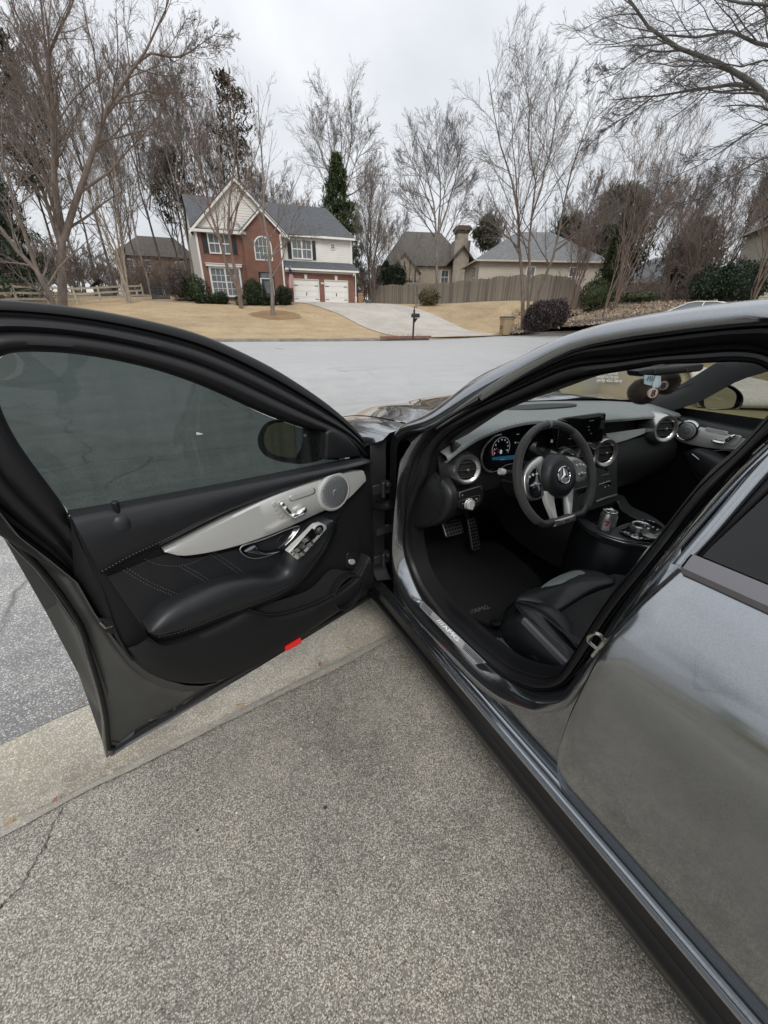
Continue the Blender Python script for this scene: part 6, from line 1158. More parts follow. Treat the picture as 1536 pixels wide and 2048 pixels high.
# pull handle bowl
ho=[(480,1098),(485,1107),(499,1115),(519,1116),(548,1107),(569,1092),(587,1074),(599,1056),(594,1052.5),(569,1061),(538,1074),(509,1084),(486,1091)]
q=crv(dl(ho,.044),60,True); b=MB(); b.tube(q,.0028,8,True); b.build('handle_bezel',SATIN,door)
b=MB(); c=q.mean(0); b.grid([q,c+(q-c)*.93-dn_*.004,c+(q-c)*.8-dn_*.02,c+(q-c)*.3-dn_*.03,c+(q-c)*.02-dn_*.03],True); b.build('handle_bowl',GLOSSB,door,smooth=60)
b=dribbon(dl([(487,1100),(500,1093),(512,1089),(516,1098),(535,1104),(562,1098),(570,1090)],.05),dl([(487,1103),(498,1110),(512,1113),(530,1113),(548,1106),(562,1098),(570,1091)],.05),[(0,-.01),(0,.0),(.2,.008),(.6,.010),(1,.0),(1,-.01)],24); b.build('release_handle',mat('dark_chrome',(.16,.17,.18),.18,1),door,smooth=60)
for o4 in([(553,1080),(563,1069),(574,1071),(566,1086),(557,1087)],[(566,1066),(576,1063),(586,1066),(577,1075),(568,1071)]): b=MB(); b.pad(lin(dl(o4,.03),25,True),dn_,.004,0,.002); b.build('lock_switch',BLK,door)
# armrest
Aa=[(290,1253),(330,1216),(380,1190),(440,1166),(500,1154),(545,1150),(566,1137),(574,1112),(598,1078),(632,1046),(652,1036)]; Ab=[(292,1258),(318,1271),(370,1258),(460,1223),(545,1192),(596,1162),(628,1126),(652,1090),(666,1058),(669,1046),(662,1037)]
b=dribbon(dl(Aa,.07),dl(Ab,.085),[(-.02,-.06),(-.02,-.01),(.05,.010),(.2,.022),(.5,.025),(.8,.018),(.95,.004),(1,-.006)],60); ar=b.build('armrest',LEA,door,smooth=60)
Ac=[(294,1263),(318,1285),(372,1275),(462,1240),(550,1206),(605,1172),(640,1132),(664,1092),(676,1058),(676,1045),(664,1036)]
b=dribbon(dl(Ab,.083),dl(Ac,.03),[(0,-.002),(.15,-.002),(.6,.004),(1,-.02)],60); b.build('armrest_side',LEA,door,smooth=60)
for d in (0,4): stitch([(p[0]-(d*.3 if k>5 else 0),p[1]-1+d) for k,p in enumerate(Ab[1:])],.088-.002*d,n=90,par=ar)
sw=[(576,1104),(594,1119),(612,1103),(640,1071),(653,1056),(651,1050),(643,1047),(630,1051),(604,1077)]
b=MB(); b.pad(np.vstack([lin(dl(sw,.112),45,True)]),dn_,.004,0,.003,.02); wp=b.build('window_switch_plate',ALU,door)
swi=[(586,1098),(600,1109),(628,1078),(638,1066),(624,1056),(607,1075)]
b=MB(); b.pad(lin(dl(swi,.1165),40,True),dn_,.0008,0,.001); b.build('switch_well',GLOSSB,wp)
for p in((592,1098),(601,1106),(609,1078),(618,1087)):
    c=DR(p[0],p[1],.118); ex=nrm(DR(p[0]+8,p[1]-9,.118)-c); ey=np.cross(dn_,ex); b=MB()
    b.grid([[c+ex*u+ey*v+dn_*h for v in(-.009,-.007,0,.007,.009)] for u,h in((-.014,0),(-.012,.006),(-.004,.006),(.004,.012),(.012,.010),(.014,0))]); b.build('window_switch',SATIN,wp)
disc(638,1060,.1165,8.5,[(1,0),(1,.001),(.9,.002)],GLOSSB,'mirror_dial_well',wp); disc(638,1060,.118,5,[(1,0),(.8,.006),(.6,.009),(.2,.009)],mat('knob_grey',(.05,.05,.055),.3),'mirror_dial',wp); disc(638,1060,.127,1.6,[(1,0),(.5,.001)],SATIN,'dial_mark',wp,8)
for p in((583,1105),(588,1110)): disc(p[0],p[1],.1165,1.6,[(1,0),(1,.0006)],BLK,'switch_symbol',wp,8)
# lower panel with map pocket
b=dribbon(dl([(292,1264),(330,1282),(400,1262),(455,1238),(496,1219),(537,1229),(578,1224),(647,1199),(706,1158),(733,1110)],.05),dl([(252,1296),(290,1340),(340,1366),(419,1371),(487,1349),(569,1302),(612,1271),(680,1222),(715,1196),(748,1170)],.02),[(0,-.05),(0,.01),(.04,.022),(.15,.028),(.6,.022),(.92,.006),(1,-.015),(1,-.04)],60); b.build('map_pocket',MATTE,door,smooth=50)
b=dribbon(dl([(500,1212),(560,1200),(620,1178),(660,1140),(690,1142),(715,1142)],.034),dl([(500,1221),(540,1231),(580,1226),(648,1201),(704,1162),(722,1145)],.034),[(0,0),(1,0)],24); b.build('pocket_lining',CARPET,door)  # dark patch stands for the shade inside the map pocket
b=MB(); b.tube(crv(dl([(496,1219),(537,1229),(578,1224),(647,1199),(706,1158),(724,1135)],.062),40),.0035,8); b.build('pocket_lip',BLK,door)
disc(683,1176,.02,27,[(1,.02),(.98,.05),(.9,.052),(.88,.02)],BLK,'bottle_ring',door)
b=MB(); b.pad(crv(dl([(694,1105),(712,1106),(716,1112),(713,1135),(706,1139),(692,1136),(690,1128)],.018),28,True),dn_,.006,0,.003); b.build('boot_switch_frame',BLK,door); b=MB(); b.pad(crv(dl([(698,1119),(708,1119),(709,1126),(703,1129),(697,1126)],.027),20,True),dn_,.004,0,.002); b.build('boot_switch',SILV,door)
b=MB(); b.prism(dl([(571,1294),(601,1276),(604,1286),(573,1303)],.045),dn_*-.02); b.build('red_reflector',REDM,door,smooth=0,bevel=.001)
# lock pin on its mound
c=DR(236,1026,.045); b=MB(); b.lathe(c,nrm(UP*.7+dn_*.3),[(.034,-.03),(.026,-.012),(.017,-.004),(.012,-.001)],20); b.build('lock_pin_boss',LEA,door); b=MB(); b.lathe(c,UP*.95+dn_*.1,[(.0065,-.02),(.0065,.014),(.008,.016),(.008,.030),(.005,.033)],14); b.build('lock_pin',BLK,door)
# latch
b=MB(); b.pad(lin(dl([(196,1236),(232,1236),(240,1246),(238,1262),(226,1268),(208,1262)],.0),30,True),dn_,.004,0,.003); la=b.build('latch_plate',BLK,door); b=MB(); b.pad(lin(dl([(208,1242),(226,1240),(228,1252),(214,1256)],.005),24,True),dn_,.002,0,.002); b.build('latch_mouth',mat('latch_void',(.004,.004,.004),.8),la); b=MB(); b.tube(dl([(200,1244),(212,1256),(232,1250)],.006),.003,6); b.build('latch_claw',STEEL,la)
# window frame
FO=[(752,905),(722,868),(690,834),(650,800),(560,740),(480,700),(400,665),(300,640),(200,620),(100,606),(0,597),(-70,596),(-140,620),(-185,690),(-190,780),(-160,880),(-110,970),(-40,1050),(30,1095),(100,1140),(150,1172)]
FI=[(722,912),(690,878),(655,868),(610,858),(530,830),(455,793),(390,765),(310,738),(220,718),(140,706),(60,703),(20,706),(-5,716),(-15,738),(-12,775),(10,840),(40,893),(80,948),(112,990),(138,1026),(168,1100)]
a=dl(FO,-.055); c=dl(FI,-.035); A=pol(a,120); B_=pol(c,120)
def smooth(P,k=4):
    for _ in range(k): P[1:-1]=.25*P[:-2]+.5*P[1:-1]+.25*P[2:]
    return P
A=smooth(A,10);B_=smooth(B_,10); b=MB(); b.ribbon(A,B_,[(0,-.06),(0,-.015),(.04,0),(.12,.004),(.2,.002),(.24,-.014),(.30,-.016),(.34,.004),(.42,.014),(.50,.016),(.57,.010),(.61,.004),(.64,.012),(.75,.022),(.86,.02),(.95,.008),(1,-.012)],np.tile(dn_,(len(A),1))); b.build('window_frame',RUB,door,smooth=50)
b=MB(); b.ribbon(A,A-dn_*.05+np.array([0,0,-.004]),[(0,-.06),(.5,-.06),(1,-.06)],np.tile(dn_,(len(A),1))); b.build('frame_outer_edge',PAINT,door)
gi=dl(FI[1:20],-.048); bot=dl([(138,1030),(300,1000),(500,962),(690,925)],-.048); loop=np.vstack([crv(gi,50),crv(bot,20)])
b=MB(); c=loop.mean(0); b.grid([loop,c+(loop-c)*.5-dn_*.006,c+(loop-c)*.02-dn_*.008],True); wg=b.build('door_window',TINT,door,smooth=80)
b=MB(); q=crv(dl([(136,1026),(300,997),(500,959),(725,914)],-.03),30); b.tube(q,.006,8); b.tube(q+np.array([0,0,-.014])+dn_*.006,.005,8); b.build('belt_seal',RUB,door)
# mirror sail and mirror
sl=dl([(648,918),(650,862),(662,858),(690,872),(712,895),(721,912)],-.02); b=MB(); b.pad(lin(sl,36,True),dn_,.012,.004,.01,.03); b.build('mirror_sail',BLK,door,smooth=60)
mc=DR(577,882,-.17); mn=nrm(np.array([-.70,-.71,.02])); mex=nrm(np.cross(UP,mn)); mex=mex if (mex@np.array([1,-.3,0]))>0 else -mex; mey=np.cross(mn,mex); mey=mey if mey[2]>0 else -mey
def mp_(px,py,o=0):
    d=SK.ray(px,py); t=((mc-SK.c)@mn+o)/(d@mn); return SK.c+d*t
hou=[(515,880),(520,862),(532,846),(552,839),(580,836),(612,835),(640,843),(650,860),(650,900),(648,916),(625,925),(596,928),(560,923),(535,914),(520,900)]
q=crv([mp_(*p) for p in hou],60,True); c=q.mean(0); b=MB(); b.grid([c+(q-c)*.05-mn*.10,c+(q-c)*.5-mn*.095,c+(q-c)*.85-mn*.06,c+(q-c)*1.0-mn*.02,q+mn*.0,c+(q-c)*.97+mn*.004,c+(q-c)*.93+mn*.0],True); mh=b.build('mirror_housing',BLK,door,smooth=60)
gl_=[(527,880),(531,862),(541,849),(560,844),(607,842),(609,850),(605,890),(598,905),(590,917),(565,914),(545,908),(532,897)]
q2=crv([mp_(*p,.002) for p in gl_],60,True); c2=q2.mean(0); b=MB(); b.grid([q2,c2+(q2-c2)*.98+mn*.0015,c2+(q2-c2)*.02+mn*.0015],True); b.build('mirror_glass',MIRR,mh,smooth=30)
b=MB(); b.tube([mp_(640,890,-.03),DR(660,905,-.06),DR(680,910,-.03)],[.035,.03,.02],10); b.build('mirror_arm',BLK,mh)
# ======================= CABIN =======================
# ---- dashboard top: lip and far edge curves across the car
lip=[(-.735,.955,1.02),(-.70,.95,1.045),(-.66,.95,1.063),(-.60,.95,1.085),(-.49,.95,1.106),(-.365,.95,1.112),(-.235,.95,1.098),(-.08,.96,1.08),(.065,.97,1.07),(.25,.985,1.055),(.45,1.0,1.042),(.62,1.0,1.03),(.735,1.0,1.02)]
far=[(-.745,1.22,1.04),(-.72,1.26,1.043),(-.68,1.30,1.045),(-.60,1.36,1.048),(-.49,1.41,1.05),(-.365,1.45,1.052),(-.235,1.48,1.054),(-.08,1.495,1.055),(.065,1.495,1.055),(.25,1.48,1.054),(.45,1.42,1.05),(.62,1.35,1.046),(.745,1.24,1.04)]
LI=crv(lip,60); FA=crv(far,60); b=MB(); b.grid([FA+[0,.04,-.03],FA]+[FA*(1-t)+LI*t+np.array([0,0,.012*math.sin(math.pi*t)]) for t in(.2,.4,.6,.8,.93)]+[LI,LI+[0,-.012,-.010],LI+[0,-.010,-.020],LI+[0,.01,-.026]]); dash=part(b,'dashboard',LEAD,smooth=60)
def dp(b,name,m,**k): return b.build(name,m,dash,**k)
b=MB(); q=crv([p+np.array([0,-.012,-.006]) for p in LI],160)
for k in range(0,159,2): b.tube([q[k],q[k]*.4+q[k+1]*.6],.0007,3)
dp(b,'stitching',mat('dark_thread',(.03,.03,.032),.8))
b=MB(); cx=[(a,.0) for a in(0,1)]; o=crv([(-.22,1.24,1.083),(-.05,1.18,1.085),(.18,1.19,1.077),(.26,1.27,1.069),(.12,1.36,1.066),(-.1,1.36,1.069)],40,True); b.pad(o,UP,.002,.003,.02,.012); dp(b,'speaker_grille',mat('dash_grille',(.022,.023,.025),.6,bump=.5,bscale=900,dist=.001))
# side demister vent
o=lin([SK.Z(*p,1.052) for p in((906,876),(915,880),(921,890),(906,897),(901,888))],40,True); o=lin(kZ([(899,884),(907,877),(913,878),(922,890),(909,896),(904,896)],1.053),36,True)
b=MB(); b.pad(o,nrm([-.2,-.6,1]),.003,0,.002,.02); dp(b,'demister_vent',BLK)
b=MB(); c=o.mean(0)
for k in range(6): b.tube([SK.Z(902+k*.7,882+k*2.5,1.058),SK.Z(912+k*1.5,879.5+k*2.4,1.058)],.0012,4)
dp(b,'vent_slats',MATTE)
# ---- fascia below the lip (driver), cluster hood
def frow(y,z): return crv([(p[0],p[1]+y,z if z<1 else p[2]+z-2) for p in lip],60)
r0=LI+[0,.01,-.026]; r1=LI+[0,.055,-.03]; r2=LI.copy(); r2[:,1]+=.06; r2[:,2]=.93; r3=r2.copy(); r3[:,1]-=.02; r3[:,2]=.84; r4=r3.copy(); r4[:,1]+=.10; r4[:,2]=.70; r5=r4.copy(); r5[:,1]+=.25; r5[:,2]=.62
b=MB(); b.grid([r0,r1,r2,r3,r4,r5]); dp(b,'fascia',MATTE,smooth=40)
# bright trim band on the passenger side
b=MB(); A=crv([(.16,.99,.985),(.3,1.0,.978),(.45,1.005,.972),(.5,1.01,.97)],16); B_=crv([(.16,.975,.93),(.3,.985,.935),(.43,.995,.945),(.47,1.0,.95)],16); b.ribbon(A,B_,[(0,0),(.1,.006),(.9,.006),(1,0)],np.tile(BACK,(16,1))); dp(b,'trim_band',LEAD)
b=MB(); b.grid([[np.array([x,y,z]) for x in np.linspace(.2,.72,12)] for y,z in((1.0,.93),(.955,.87),(.95,.80),(1.0,.70),(1.1,.62))]); dp(b,'glovebox',MATTE,smooth=60)
def vent(px,py,Y,rpx,nm='air_vent',bell=True,nx=-.2):
    c=SK.Y(px,py,Y); r_=np.linalg.norm(SK.Y(px,py+rpx,Y)-c); ax=nrm([nx,-1,.12]); b=MB()
    b.lathe(c,ax,[(r_*.70,.012),(r_*.86,.02),(r_*.97,.02),(r_*1.03,.012),(r_*1.08,0),(r_*1.2,-.03),(r_*1.22,-.07)],36,False); v=part(b,nm,SATIN,dash,smooth=60)
    b=MB(); b.lathe(c,ax,[(r_*.98,.006),(r_*.9,.0),(r_*.5,-.012),(.002,-.014)],30); b.build('vent_throat',mat('vent_black',(.005,.005,.005),.6),dash)
    a=nrm(np.cross(ax,UP)); u=np.cross(a,ax)
    for k in(-.5,0,.5):
        w=r_*.82*math.sqrt(1-k*k); b=MB(); b.box(c+u*k*r_*1.0+ax*.010,(2*w,.012,.0022),np.stack([a,ax,u],1)); b.build('vent_blade',mat('blade_black',(.012,.012,.012),.3),dash)
        b=MB(); b.box(c+u*k*r_*1.0+ax*.0165,(2*w,.0012,.0018),np.stack([a,ax,u],1)); b.build('blade_edge',SATIN,dash)
    b=MB(); b.lathe(c+ax*.014,ax,[(.0055,0),(.0065,.006),(.004,.011),(.001,.012)],12); b.build('vent_knob',SATIN,dash)
vent(931,938,.945,27); vent(1170,911,.935,22); vent(1206,905,.94,24); vent(1128,921,.93,21); vent(1326,857,.955,22,nx=-.35)
# ---- instrument cluster
cp=[(965,905),(968,935),(985,944),(1000,940),(1012,930),(1060,925),(1090,920),(1104,895),(1106,860),(1090,848),(1060,846),(1030,855),(1000,865),(975,882)]
Yc=1.0; o=crv(kY(cp,Yc),70,True); b=MB(); b.pad(o,BACK,.002,0,.002,.02); cl=part(b,'instrument_cluster',SCREEN,smooth=60)
b=MB(); b.tube(crv(kY([(1002,869),(990,872),(975,885),(966,900),(963,918),(965,930),(972,940),(984,944),(998,940),(1012,930),(1030,927)],Yc-.012),40),[.0045]*26+[.0022]*14,8); part(b,'cluster_bezel',SATIN,cl)
b=MB(); b.tube(crv(kY([(1104,857),(1108,880),(1100,905),(1085,918)],Yc-.01),20),.002,6); part(b,'cluster_bezel',SATIN,cl)
gc=SK.Y(1002,897,Yc-.006); gr=np.linalg.norm(SK.Y(1002,875,Yc-.006)-gc); ring=[gc+gr*np.array([math.cos(t),0,math.sin(t)]) for t in np.linspace(rad(-30),rad(210),40)]; b=MB(); b.tube(ring,.0012,5); part(b,'dial_ring',mat('dial_grey',(.16,.17,.18),.4,emit=(.12,.13,.14),estr=.5),cl)
for k in range(9):
    t=rad(205-k*28); text('dial_number',str(k),GLOWW,cl,gc+gr*.78*np.array([math.cos(t),0,math.sin(t)])+[0,-.001,0],(1,0,0),(0,0,1),.0085,.0002)
text('speed_digit','0',GLOWW,cl,gc+np.array([0,-.002,-gr*.30]),(1,0,0),(0,0,1),.022,.0003)
b=MB(); b.tube([gc+gr*np.array([-.85,-.002,-.12]),gc+gr*np.array([-.45,-.002,.1])],.0009,4); b.tube([gc+gr*np.array([math.cos(t),-.02,math.sin(t)])*.93 for t in np.linspace(rad(180),rad(215),8)],.0009,4); part(b,'needle',GLOWR,cl)
b=MB(); b.prism(kY([(984,915),(1010,912),(1030,910),(1031,918),(1010,920),(984,920)],Yc-.004),(0,-.0005,0)); part(b,'glow_strip',GLOWB,cl)
text('display_text','-----',GLOWW,cl,SK.Y(1036,868,Yc-.005),(1,0,0),(0,0,1),.008,.0002); text('display_text','P  -  --',GLOWW,cl,SK.Y(1034,885,Yc-.005),(1,0,0),(0,0,1),.008,.0002); text('display_text','------ ---',GLOWW,cl,SK.Y(1005,919,Yc-.007),(1,0,0),(0,0,1),.006,.0002)
# ---- centre screen
ys=.935; sc4=[SK.Y(x,y,ys) for x,y in((1119,838),(1210,825.5),(1203,882),(1111,898))]; n4=nrm(np.cross(sc4[1]-sc4[0],sc4[3]-sc4[0])); n4=n4 if n4[1]<0 else -n4
def rrect(c,k=.08,m=5):
    out=[]; 
    for i in range(4):
        p,a,d=c[i],c[i-1],c[(i+1)%4]; 
        for t in np.linspace(0,1,m): out.append((1-t)**2*(p+(a-p)*k)+2*t*(1-t)*p+t*t*(p+(d-p)*k))
    return np.array(out)
b=MB(); b.pad(rrect(sc4),n4,.004,0,.003,.012); cs=part(b,'centre_screen',SCREEN,dash); b=MB(); b.tube(rrect(sc4)+n4*.003,.0014,5,True); part(b,'screen_bezel',mat('dark_bezel',(.12,.12,.13),.25,.8),dash)
sx_=nrm(sc4[1]-sc4[0]); sy_=nrm(sc4[0]-sc4[3]); so=lambda u,v: sc4[3]+(sc4[2]-sc4[3])*u+(sc4[0]-sc4[3])*v+n4*.0048
DIM=mat('display_grey',(.2,.21,.22),.5,emit=(.2,.22,.24),estr=.5)
for u,v,t,s in((.66,.82,'Phone paired',.009),(.62,.62,'Radio',.009),(.64,.5,'Media',.009),(.7,.36,'Navigation',.007),(.25,.3,'Connect to device',.007),(.88,.9,'-----',.007)): text('display_text',t.replace('Phone paired','--- ------').replace('Connect to device','-------').replace('Navigation','-----').replace('Radio','----').replace('Media','---'),DIM,cs,so(u,v),sx_,sy_,s,.0002)
# ---- light switch panel and knee trim
b=MB(); o=crv(kY([(913,993),(916,983),(935,977),(955,972),(963,973),(966,985),(964,1000),(955,1012),(940,1022),(922,1018),(913,1010)],.96),50,True); b.pad(o,nrm([-.1,-1,.05]),.004,0,.003,.03); part(b,'light_switch_panel',BLK,dash)
b=MB(); b.tube(crv(kY([(919,994),(919,986),(925,983),(945,977),(961,972),(963,978)],.952),30),.0022,6); part(b,'switch_bezel',SATIN,dash)
b=MB(); b.tube(lin(kY([(918,1015),(918,1003),(930,999),(945,993),(960,990),(959,1000),(950,1006)],.95),40),.0014,5); part(b,'switch_bezel',SATIN,dash)
c=SK.Y(938,1008,.95); ax=nrm([-.1,-1,.1]); b=MB(); b.lathe(c,ax,[(.021,0),(.023,.004),(.021,.006),(.019,.004)],28); part(b,'light_knob_ring',CHR,dash); b=MB(); b.lathe(c,ax,[(.019,0),(.018,.012),(.016,.014)],24); b.box(c+ax*.016,(.008,.012,.032),np.stack([nrm(np.cross(ax,UP)),ax,np.cross(nrm(np.cross(ax,UP)),ax)],1)); part(b,'light_knob',SILV,dash)
text('switch_symbol','o',WHT,dash,SK.Y(925,990,.947),(1,0,0),(0,0,1),.01,.0003); text('switch_symbol','o',WHT,dash,SK.Y(926,1007,.947),(1,0,0),(0,0,1),.008,.0003); text('switch_symbol','=D',WHT,dash,SK.Y(953,998,.947),(1,0,0),(0,0,1),.008,.0003)
# dash end panel (fuse cover) facing the door
A=[SK.X(*p,-.735) for p in((856,935),(868,940),(884,958),(896,980),(900,1000),(897,1020),(885,1040),(870,1050),(850,1056),(824,1060))]; B1=[SK.X(*p,-.76) for p in((842,935),(840,950),(838,970),(836,990),(834,1005),(832,1020),(830,1030),(828,1040),(826,1050),(822,1058))]
b=MB(); b.ribbon(crv(A,30),crv(B1,30),[(-.03,-.03),(-.02,-.01),(0,0),(.12,.006),(.2,.004),(.28,.008),(.6,.012),(1,.0)],np.tile(LEFT,(30,1))); part(b,'dash_end_panel',BLK,dash,smooth=50)
b=MB(); b.grid([[np.array([x,y,z]) for x in(-.745,-.70,-.62)] for y,z in((1.0,1.03),(.97,.95),(.965,.86),(1.0,.76),(1.1,.68))]); part(b,'dash_end_trim',BLK,dash,smooth=60)
# ---- steering column, stalks, wheel
wc=SK.X(1113,952,-.37); nw=nrm([0,-.92,.39]); wx=np.array([1.,0,0]); wy=np.cross(nw,wx)*-1; wy=wy if wy[2]>0 else -wy
b=MB(); b.tube([wc-nw*.02,wc-nw*.08,wc-nw*.2],[.05,.062,.07],20); swh=empty  # column
col=part(b,'steering_column',BLK)
def stalk(p0,p1,r_,nm,tip):
    b=MB(); b.tube([p0,p0*.5+p1*.5,p1],[r_,r_*.8,r_],10); s_=part(b,nm,BLK); b=MB(); d=nrm(p1-p0); b.lathe(p1,d,[(r_*1.1,0),(r_*1.25,.012),(r_*1.1,.02)],14); part(b,'stalk_tip',tip,s_)
stalk(wc-nw*.06,SK.Y(1008,944,.86),.010,'indicator_stalk',SILV); stalk(wc-nw*.09+[0,0,-.04],SK.Y(1010,964,.9),.007,'adjust_stalk',BLK)
Rw=.183
def rimp(t,dr=0,dn=0):
    x,y=math.cos(t),math.sin(t); f=1.0
    yy=max(y*Rw,-.155) if y<0 else y*Rw; xx=x*Rw*(1 if yy>-.154 else 1)
    return wc+wx*xx*(1+dr)+wy*yy*(1+dr)+nw*dn
ts=np.linspace(0,2*math.pi,145)[:-1]; rp=np.array([rimp(t) for t in ts]); rp=resam(np.vstack([rp,rp[0]]),144,True)
for _ in range(3): rp=.25*np.roll(rp,1,0)+.5*rp+.25*np.roll(rp,-1,0)
ang=np.array([math.atan2((p-wc)@wy,(p-wc)@wx) for p in rp])
b=MB(); b.lathe(wc,nw,[(.078,-.035),(.082,-.01),(.078,.012),(.066,.026),(.05,.031),(.03,.030),(.028,.026)],40); wh=part(b,'steering_wheel',LEA,smooth=60)
def rimseg(a0,a1,m,nm,r_=.0140):
    k=[i for i in range(144) if a0<=(math.degrees(ang[i])%360)<=a1]; 
    if a0<0: k=[i for i in range(144) if (math.degrees(ang[i])%360)>=360+a0 or (math.degrees(ang[i])%360)<=a1]; k=sorted(k,key=lambda i:(math.degrees(ang[i])+180)%360)
    else: k=sorted(k,key=lambda i:math.degrees(ang[i])%360)
    k=[k[0]-1]+k+[(k[-1]+1)%144]; b=MB(); b.tube(rp[k],[r_*1.0]*len(k),14); part(b,nm,m,wh,smooth=60)
RIMG=leather('rim_leather',(.024,.024,.025),.26)
rimseg(52,128,RIMG,'rim_top'); RIMS=mat('rim_suede',(.024,.0235,.023),.7,sheen=.15,var=.45,vscale=18,bump=.2,bscale=400,dist=.0006); rimseg(128,226,RIMS,'rim_grip',.0146); rimseg(-46,52,RIMS,'rim_grip',.0146); rimseg(226,314,RIMG,'rim_bottom')
b=MB(); q=[rimp(rad(90)+d) for d in(-.03,0,.03)]; b.tube(q,.0147,14); part(b,'rim_marker',mat('marker_grey',(.1,.1,.1),.5),wh)
W2=lambda x,y,o=0: wc+wx*x+wy*y+nw*o
def spoke(pts,o,m,nm,dep=.012,bul=.004,par=None): b=MB(); b.pad(crv([W2(*p,o) for p in pts],44,True),nw,dep,bul,.006,.01); return part(b,nm,m,par or wh,smooth=60)
spoke([(-.045,.075),(-.09,.07),(-.125,.05),(-.15,.02),(-.155,-.03),(-.14,-.06),(-.10,-.065),(-.06,-.05),(-.05,0)],-.012,SATIN,'spoke_shell')
spoke([(.045,.06),(.09,.058),(.13,.045),(.158,.02),(.158,-.02),(.14,-.045),(.10,-.05),(.06,-.045),(.05,0)],-.012,SATIN,'spoke_shell')
spoke([(-.092,.045),(-.115,.04),(-.138,.015),(-.145,-.025),(-.13,-.052),(-.092,-.052),(-.085,0)],.002,GLOSSB,'button_pad',.004,.002); spoke([(.088,.042),(.125,.036),(.148,.012),(.148,-.018),(.13,-.036),(.09,-.038),(.084,0)],.002,mat('grey_gloss_pad',(.12,.125,.12),.25,.3),'button_pad',.004,.002)
for s in(-1,1):
    for (x,y) in((.10,.022),(.118,.022),(.135,.018)): b=MB(); b.lathe(W2(s*x,y,.006),nw,[(.005,0),(.0045,.004),(.002,.005)],10); part(b,'wheel_button',SILV,wh)
    b=MB(); b.tube([W2(s*.095,-.012,.009),W2(s*.138,-.012,.009)],.003,8); b.lathe(W2(s*.116,-.012,.008),nw,[(.009,0),(.008,.005),(.004,.007)],12); part(b,'thumb_roller',SATIN,wh)
for s in(-1,1):
    b=MB(); A=crv([W2(s*.050,-.045,.006),W2(s*.056,-.09,.0),W2(s*.062,-.135,-.004),W2(s*.062,-.165,-.004)],16); B_=crv([W2(s*.085,-.03,.0),W2(s*.085,-.08,-.004),W2(s*.073,-.135,-.008),W2(s*.064,-.165,-.008)],16) if s<0 else crv([W2(s*.075,-.035,.0),W2(s*.07,-.08,-.004),W2(s*.045,-.135,-.002),W2(s*.038,-.165,-.002)],16)
    if s>0: A=crv([W2(.03,-.055,.006),W2(.03,-.09,.0),W2(.026,-.135,-.002),W2(.022,-.165,-.002)],16)
    if s<0: A=crv([W2(-.03,-.055,.006),W2(-.03,-.09,.0),W2(-.03,-.135,-.002),W2(-.03,-.165,-.002)],16); B_=crv([W2(-.075,-.04,.0),W2(-.066,-.085,-.004),W2(-.052,-.135,-.002),W2(-.046,-.165,-.002)],16)
    b.ribbon(A,B_,[(0,-.012),(0,.0),(.2,.008),(.8,.008),(1,.0),(1,-.012)],np.tile(nw,(16,1))); part(b,'lower_spoke',mat('spoke_silver',(.75,.75,.74),.3,.55),wh,smooth=50)
b=MB(); o=[W2(-.058,-.148,.0),W2(.05,-.148,.0),W2(.05,-.172,.0),W2(-.058,-.172,.0)]; b.pad(rrect([P3(p) for p in o],.1),nw,.014,.004,.004,.03); part(b,'rim_clasp',SATIN,wh); b=MB(); b.pad(rrect([W2(-.03,-.152,.016),W2(.026,-.152,.016),W2(.026,-.168,.016),W2(-.03,-.168,.016)],.1),nw,.002,0,.002); cb=part(b,'clasp_badge',mat('badge_bronze',(.32,.29,.26),.3,.8),wh); text('lettering','AMG',BLK,wh,W2(-.002,-.16,.0186),wx,wy,.012,.0002)
# star emblem
b=MB(); b.tube([wc+nw*.0335+.029*(wx*math.cos(t)+wy*math.sin(t)) for t in np.linspace(0,2*math.pi,41)[:-1]],.0028,8,True); em=part(b,'emblem_ring',CHR,wh)
b=MB()
for k in range(3):
    a=rad(90+120*k); t=wc+nw*.0335+.0275*(wx*math.cos(a)+wy*math.sin(a)); l=wc+nw*.0335+.0052*(wx*math.cos(a+rad(60))+wy*math.sin(a+rad(60))); r_=wc+nw*.0335+.0052*(wx*math.cos(a-rad(60))+wy*math.sin(a-rad(60))); c=wc+nw*.0385; b.add([t,l,r_,c],[(0,3,1),(0,2,3)])
part(b,'emblem_star',CHR,wh,smooth=0); b=MB(); b.lathe(wc,nw,[(.027,.029),(.027,.0315),(.001,.0318)],28); part(b,'emblem_disc',GLOSSB,wh)
# ---- pedals
def pedal(cx,cy,cz,w,h,tilt,nm):
    c=np.array([cx,cy,cz]); u=np.array([0,math.sin(rad(tilt)),math.cos(rad(tilt))]); x=np.array([1.,0,0]); n=np.cross(u,x); n=n if n[1]<0 else -n
    b=MB(); b.pad(rrect([c-x*w+u*h,c+x*w+u*h,c+x*w-u*h,c-x*w-u*h],.15),n,.006,0,.004,.006); p=part(b,nm,mat('pedal_steel',(.34,.34,.33),.35,.9))
    b=MB(); nx_,nz=max(3,int(w*2/.018)),max(3,int(h*2/.018))
    for i in range(nx_):
        for j in range(nz): q=c+x*w*(-1+2*(i+.5)/nx_)*.9+u*h*(-1+2*(j+.5)/nz)*.92+n*.007; b.box(q,(.010,.004,.010),np.stack([x,n,u],1))
    part(b,'rubber_studs',RUB,p); b=MB(); b.tube([c-n*.01,c+u*.12-n*.06+np.array([0,.05,.1])],.01,8); part(b,'pedal_arm',BLK,p)
pc=SK.Y(905,1056,1.30); pedal(pc[0],pc[1],pc[2],.055,.038,35,'brake_pedal'); pc=SK.Y(947,1068,1.30); pedal(pc[0],pc[1],pc[2],.026,.085,22,'throttle_pedal')
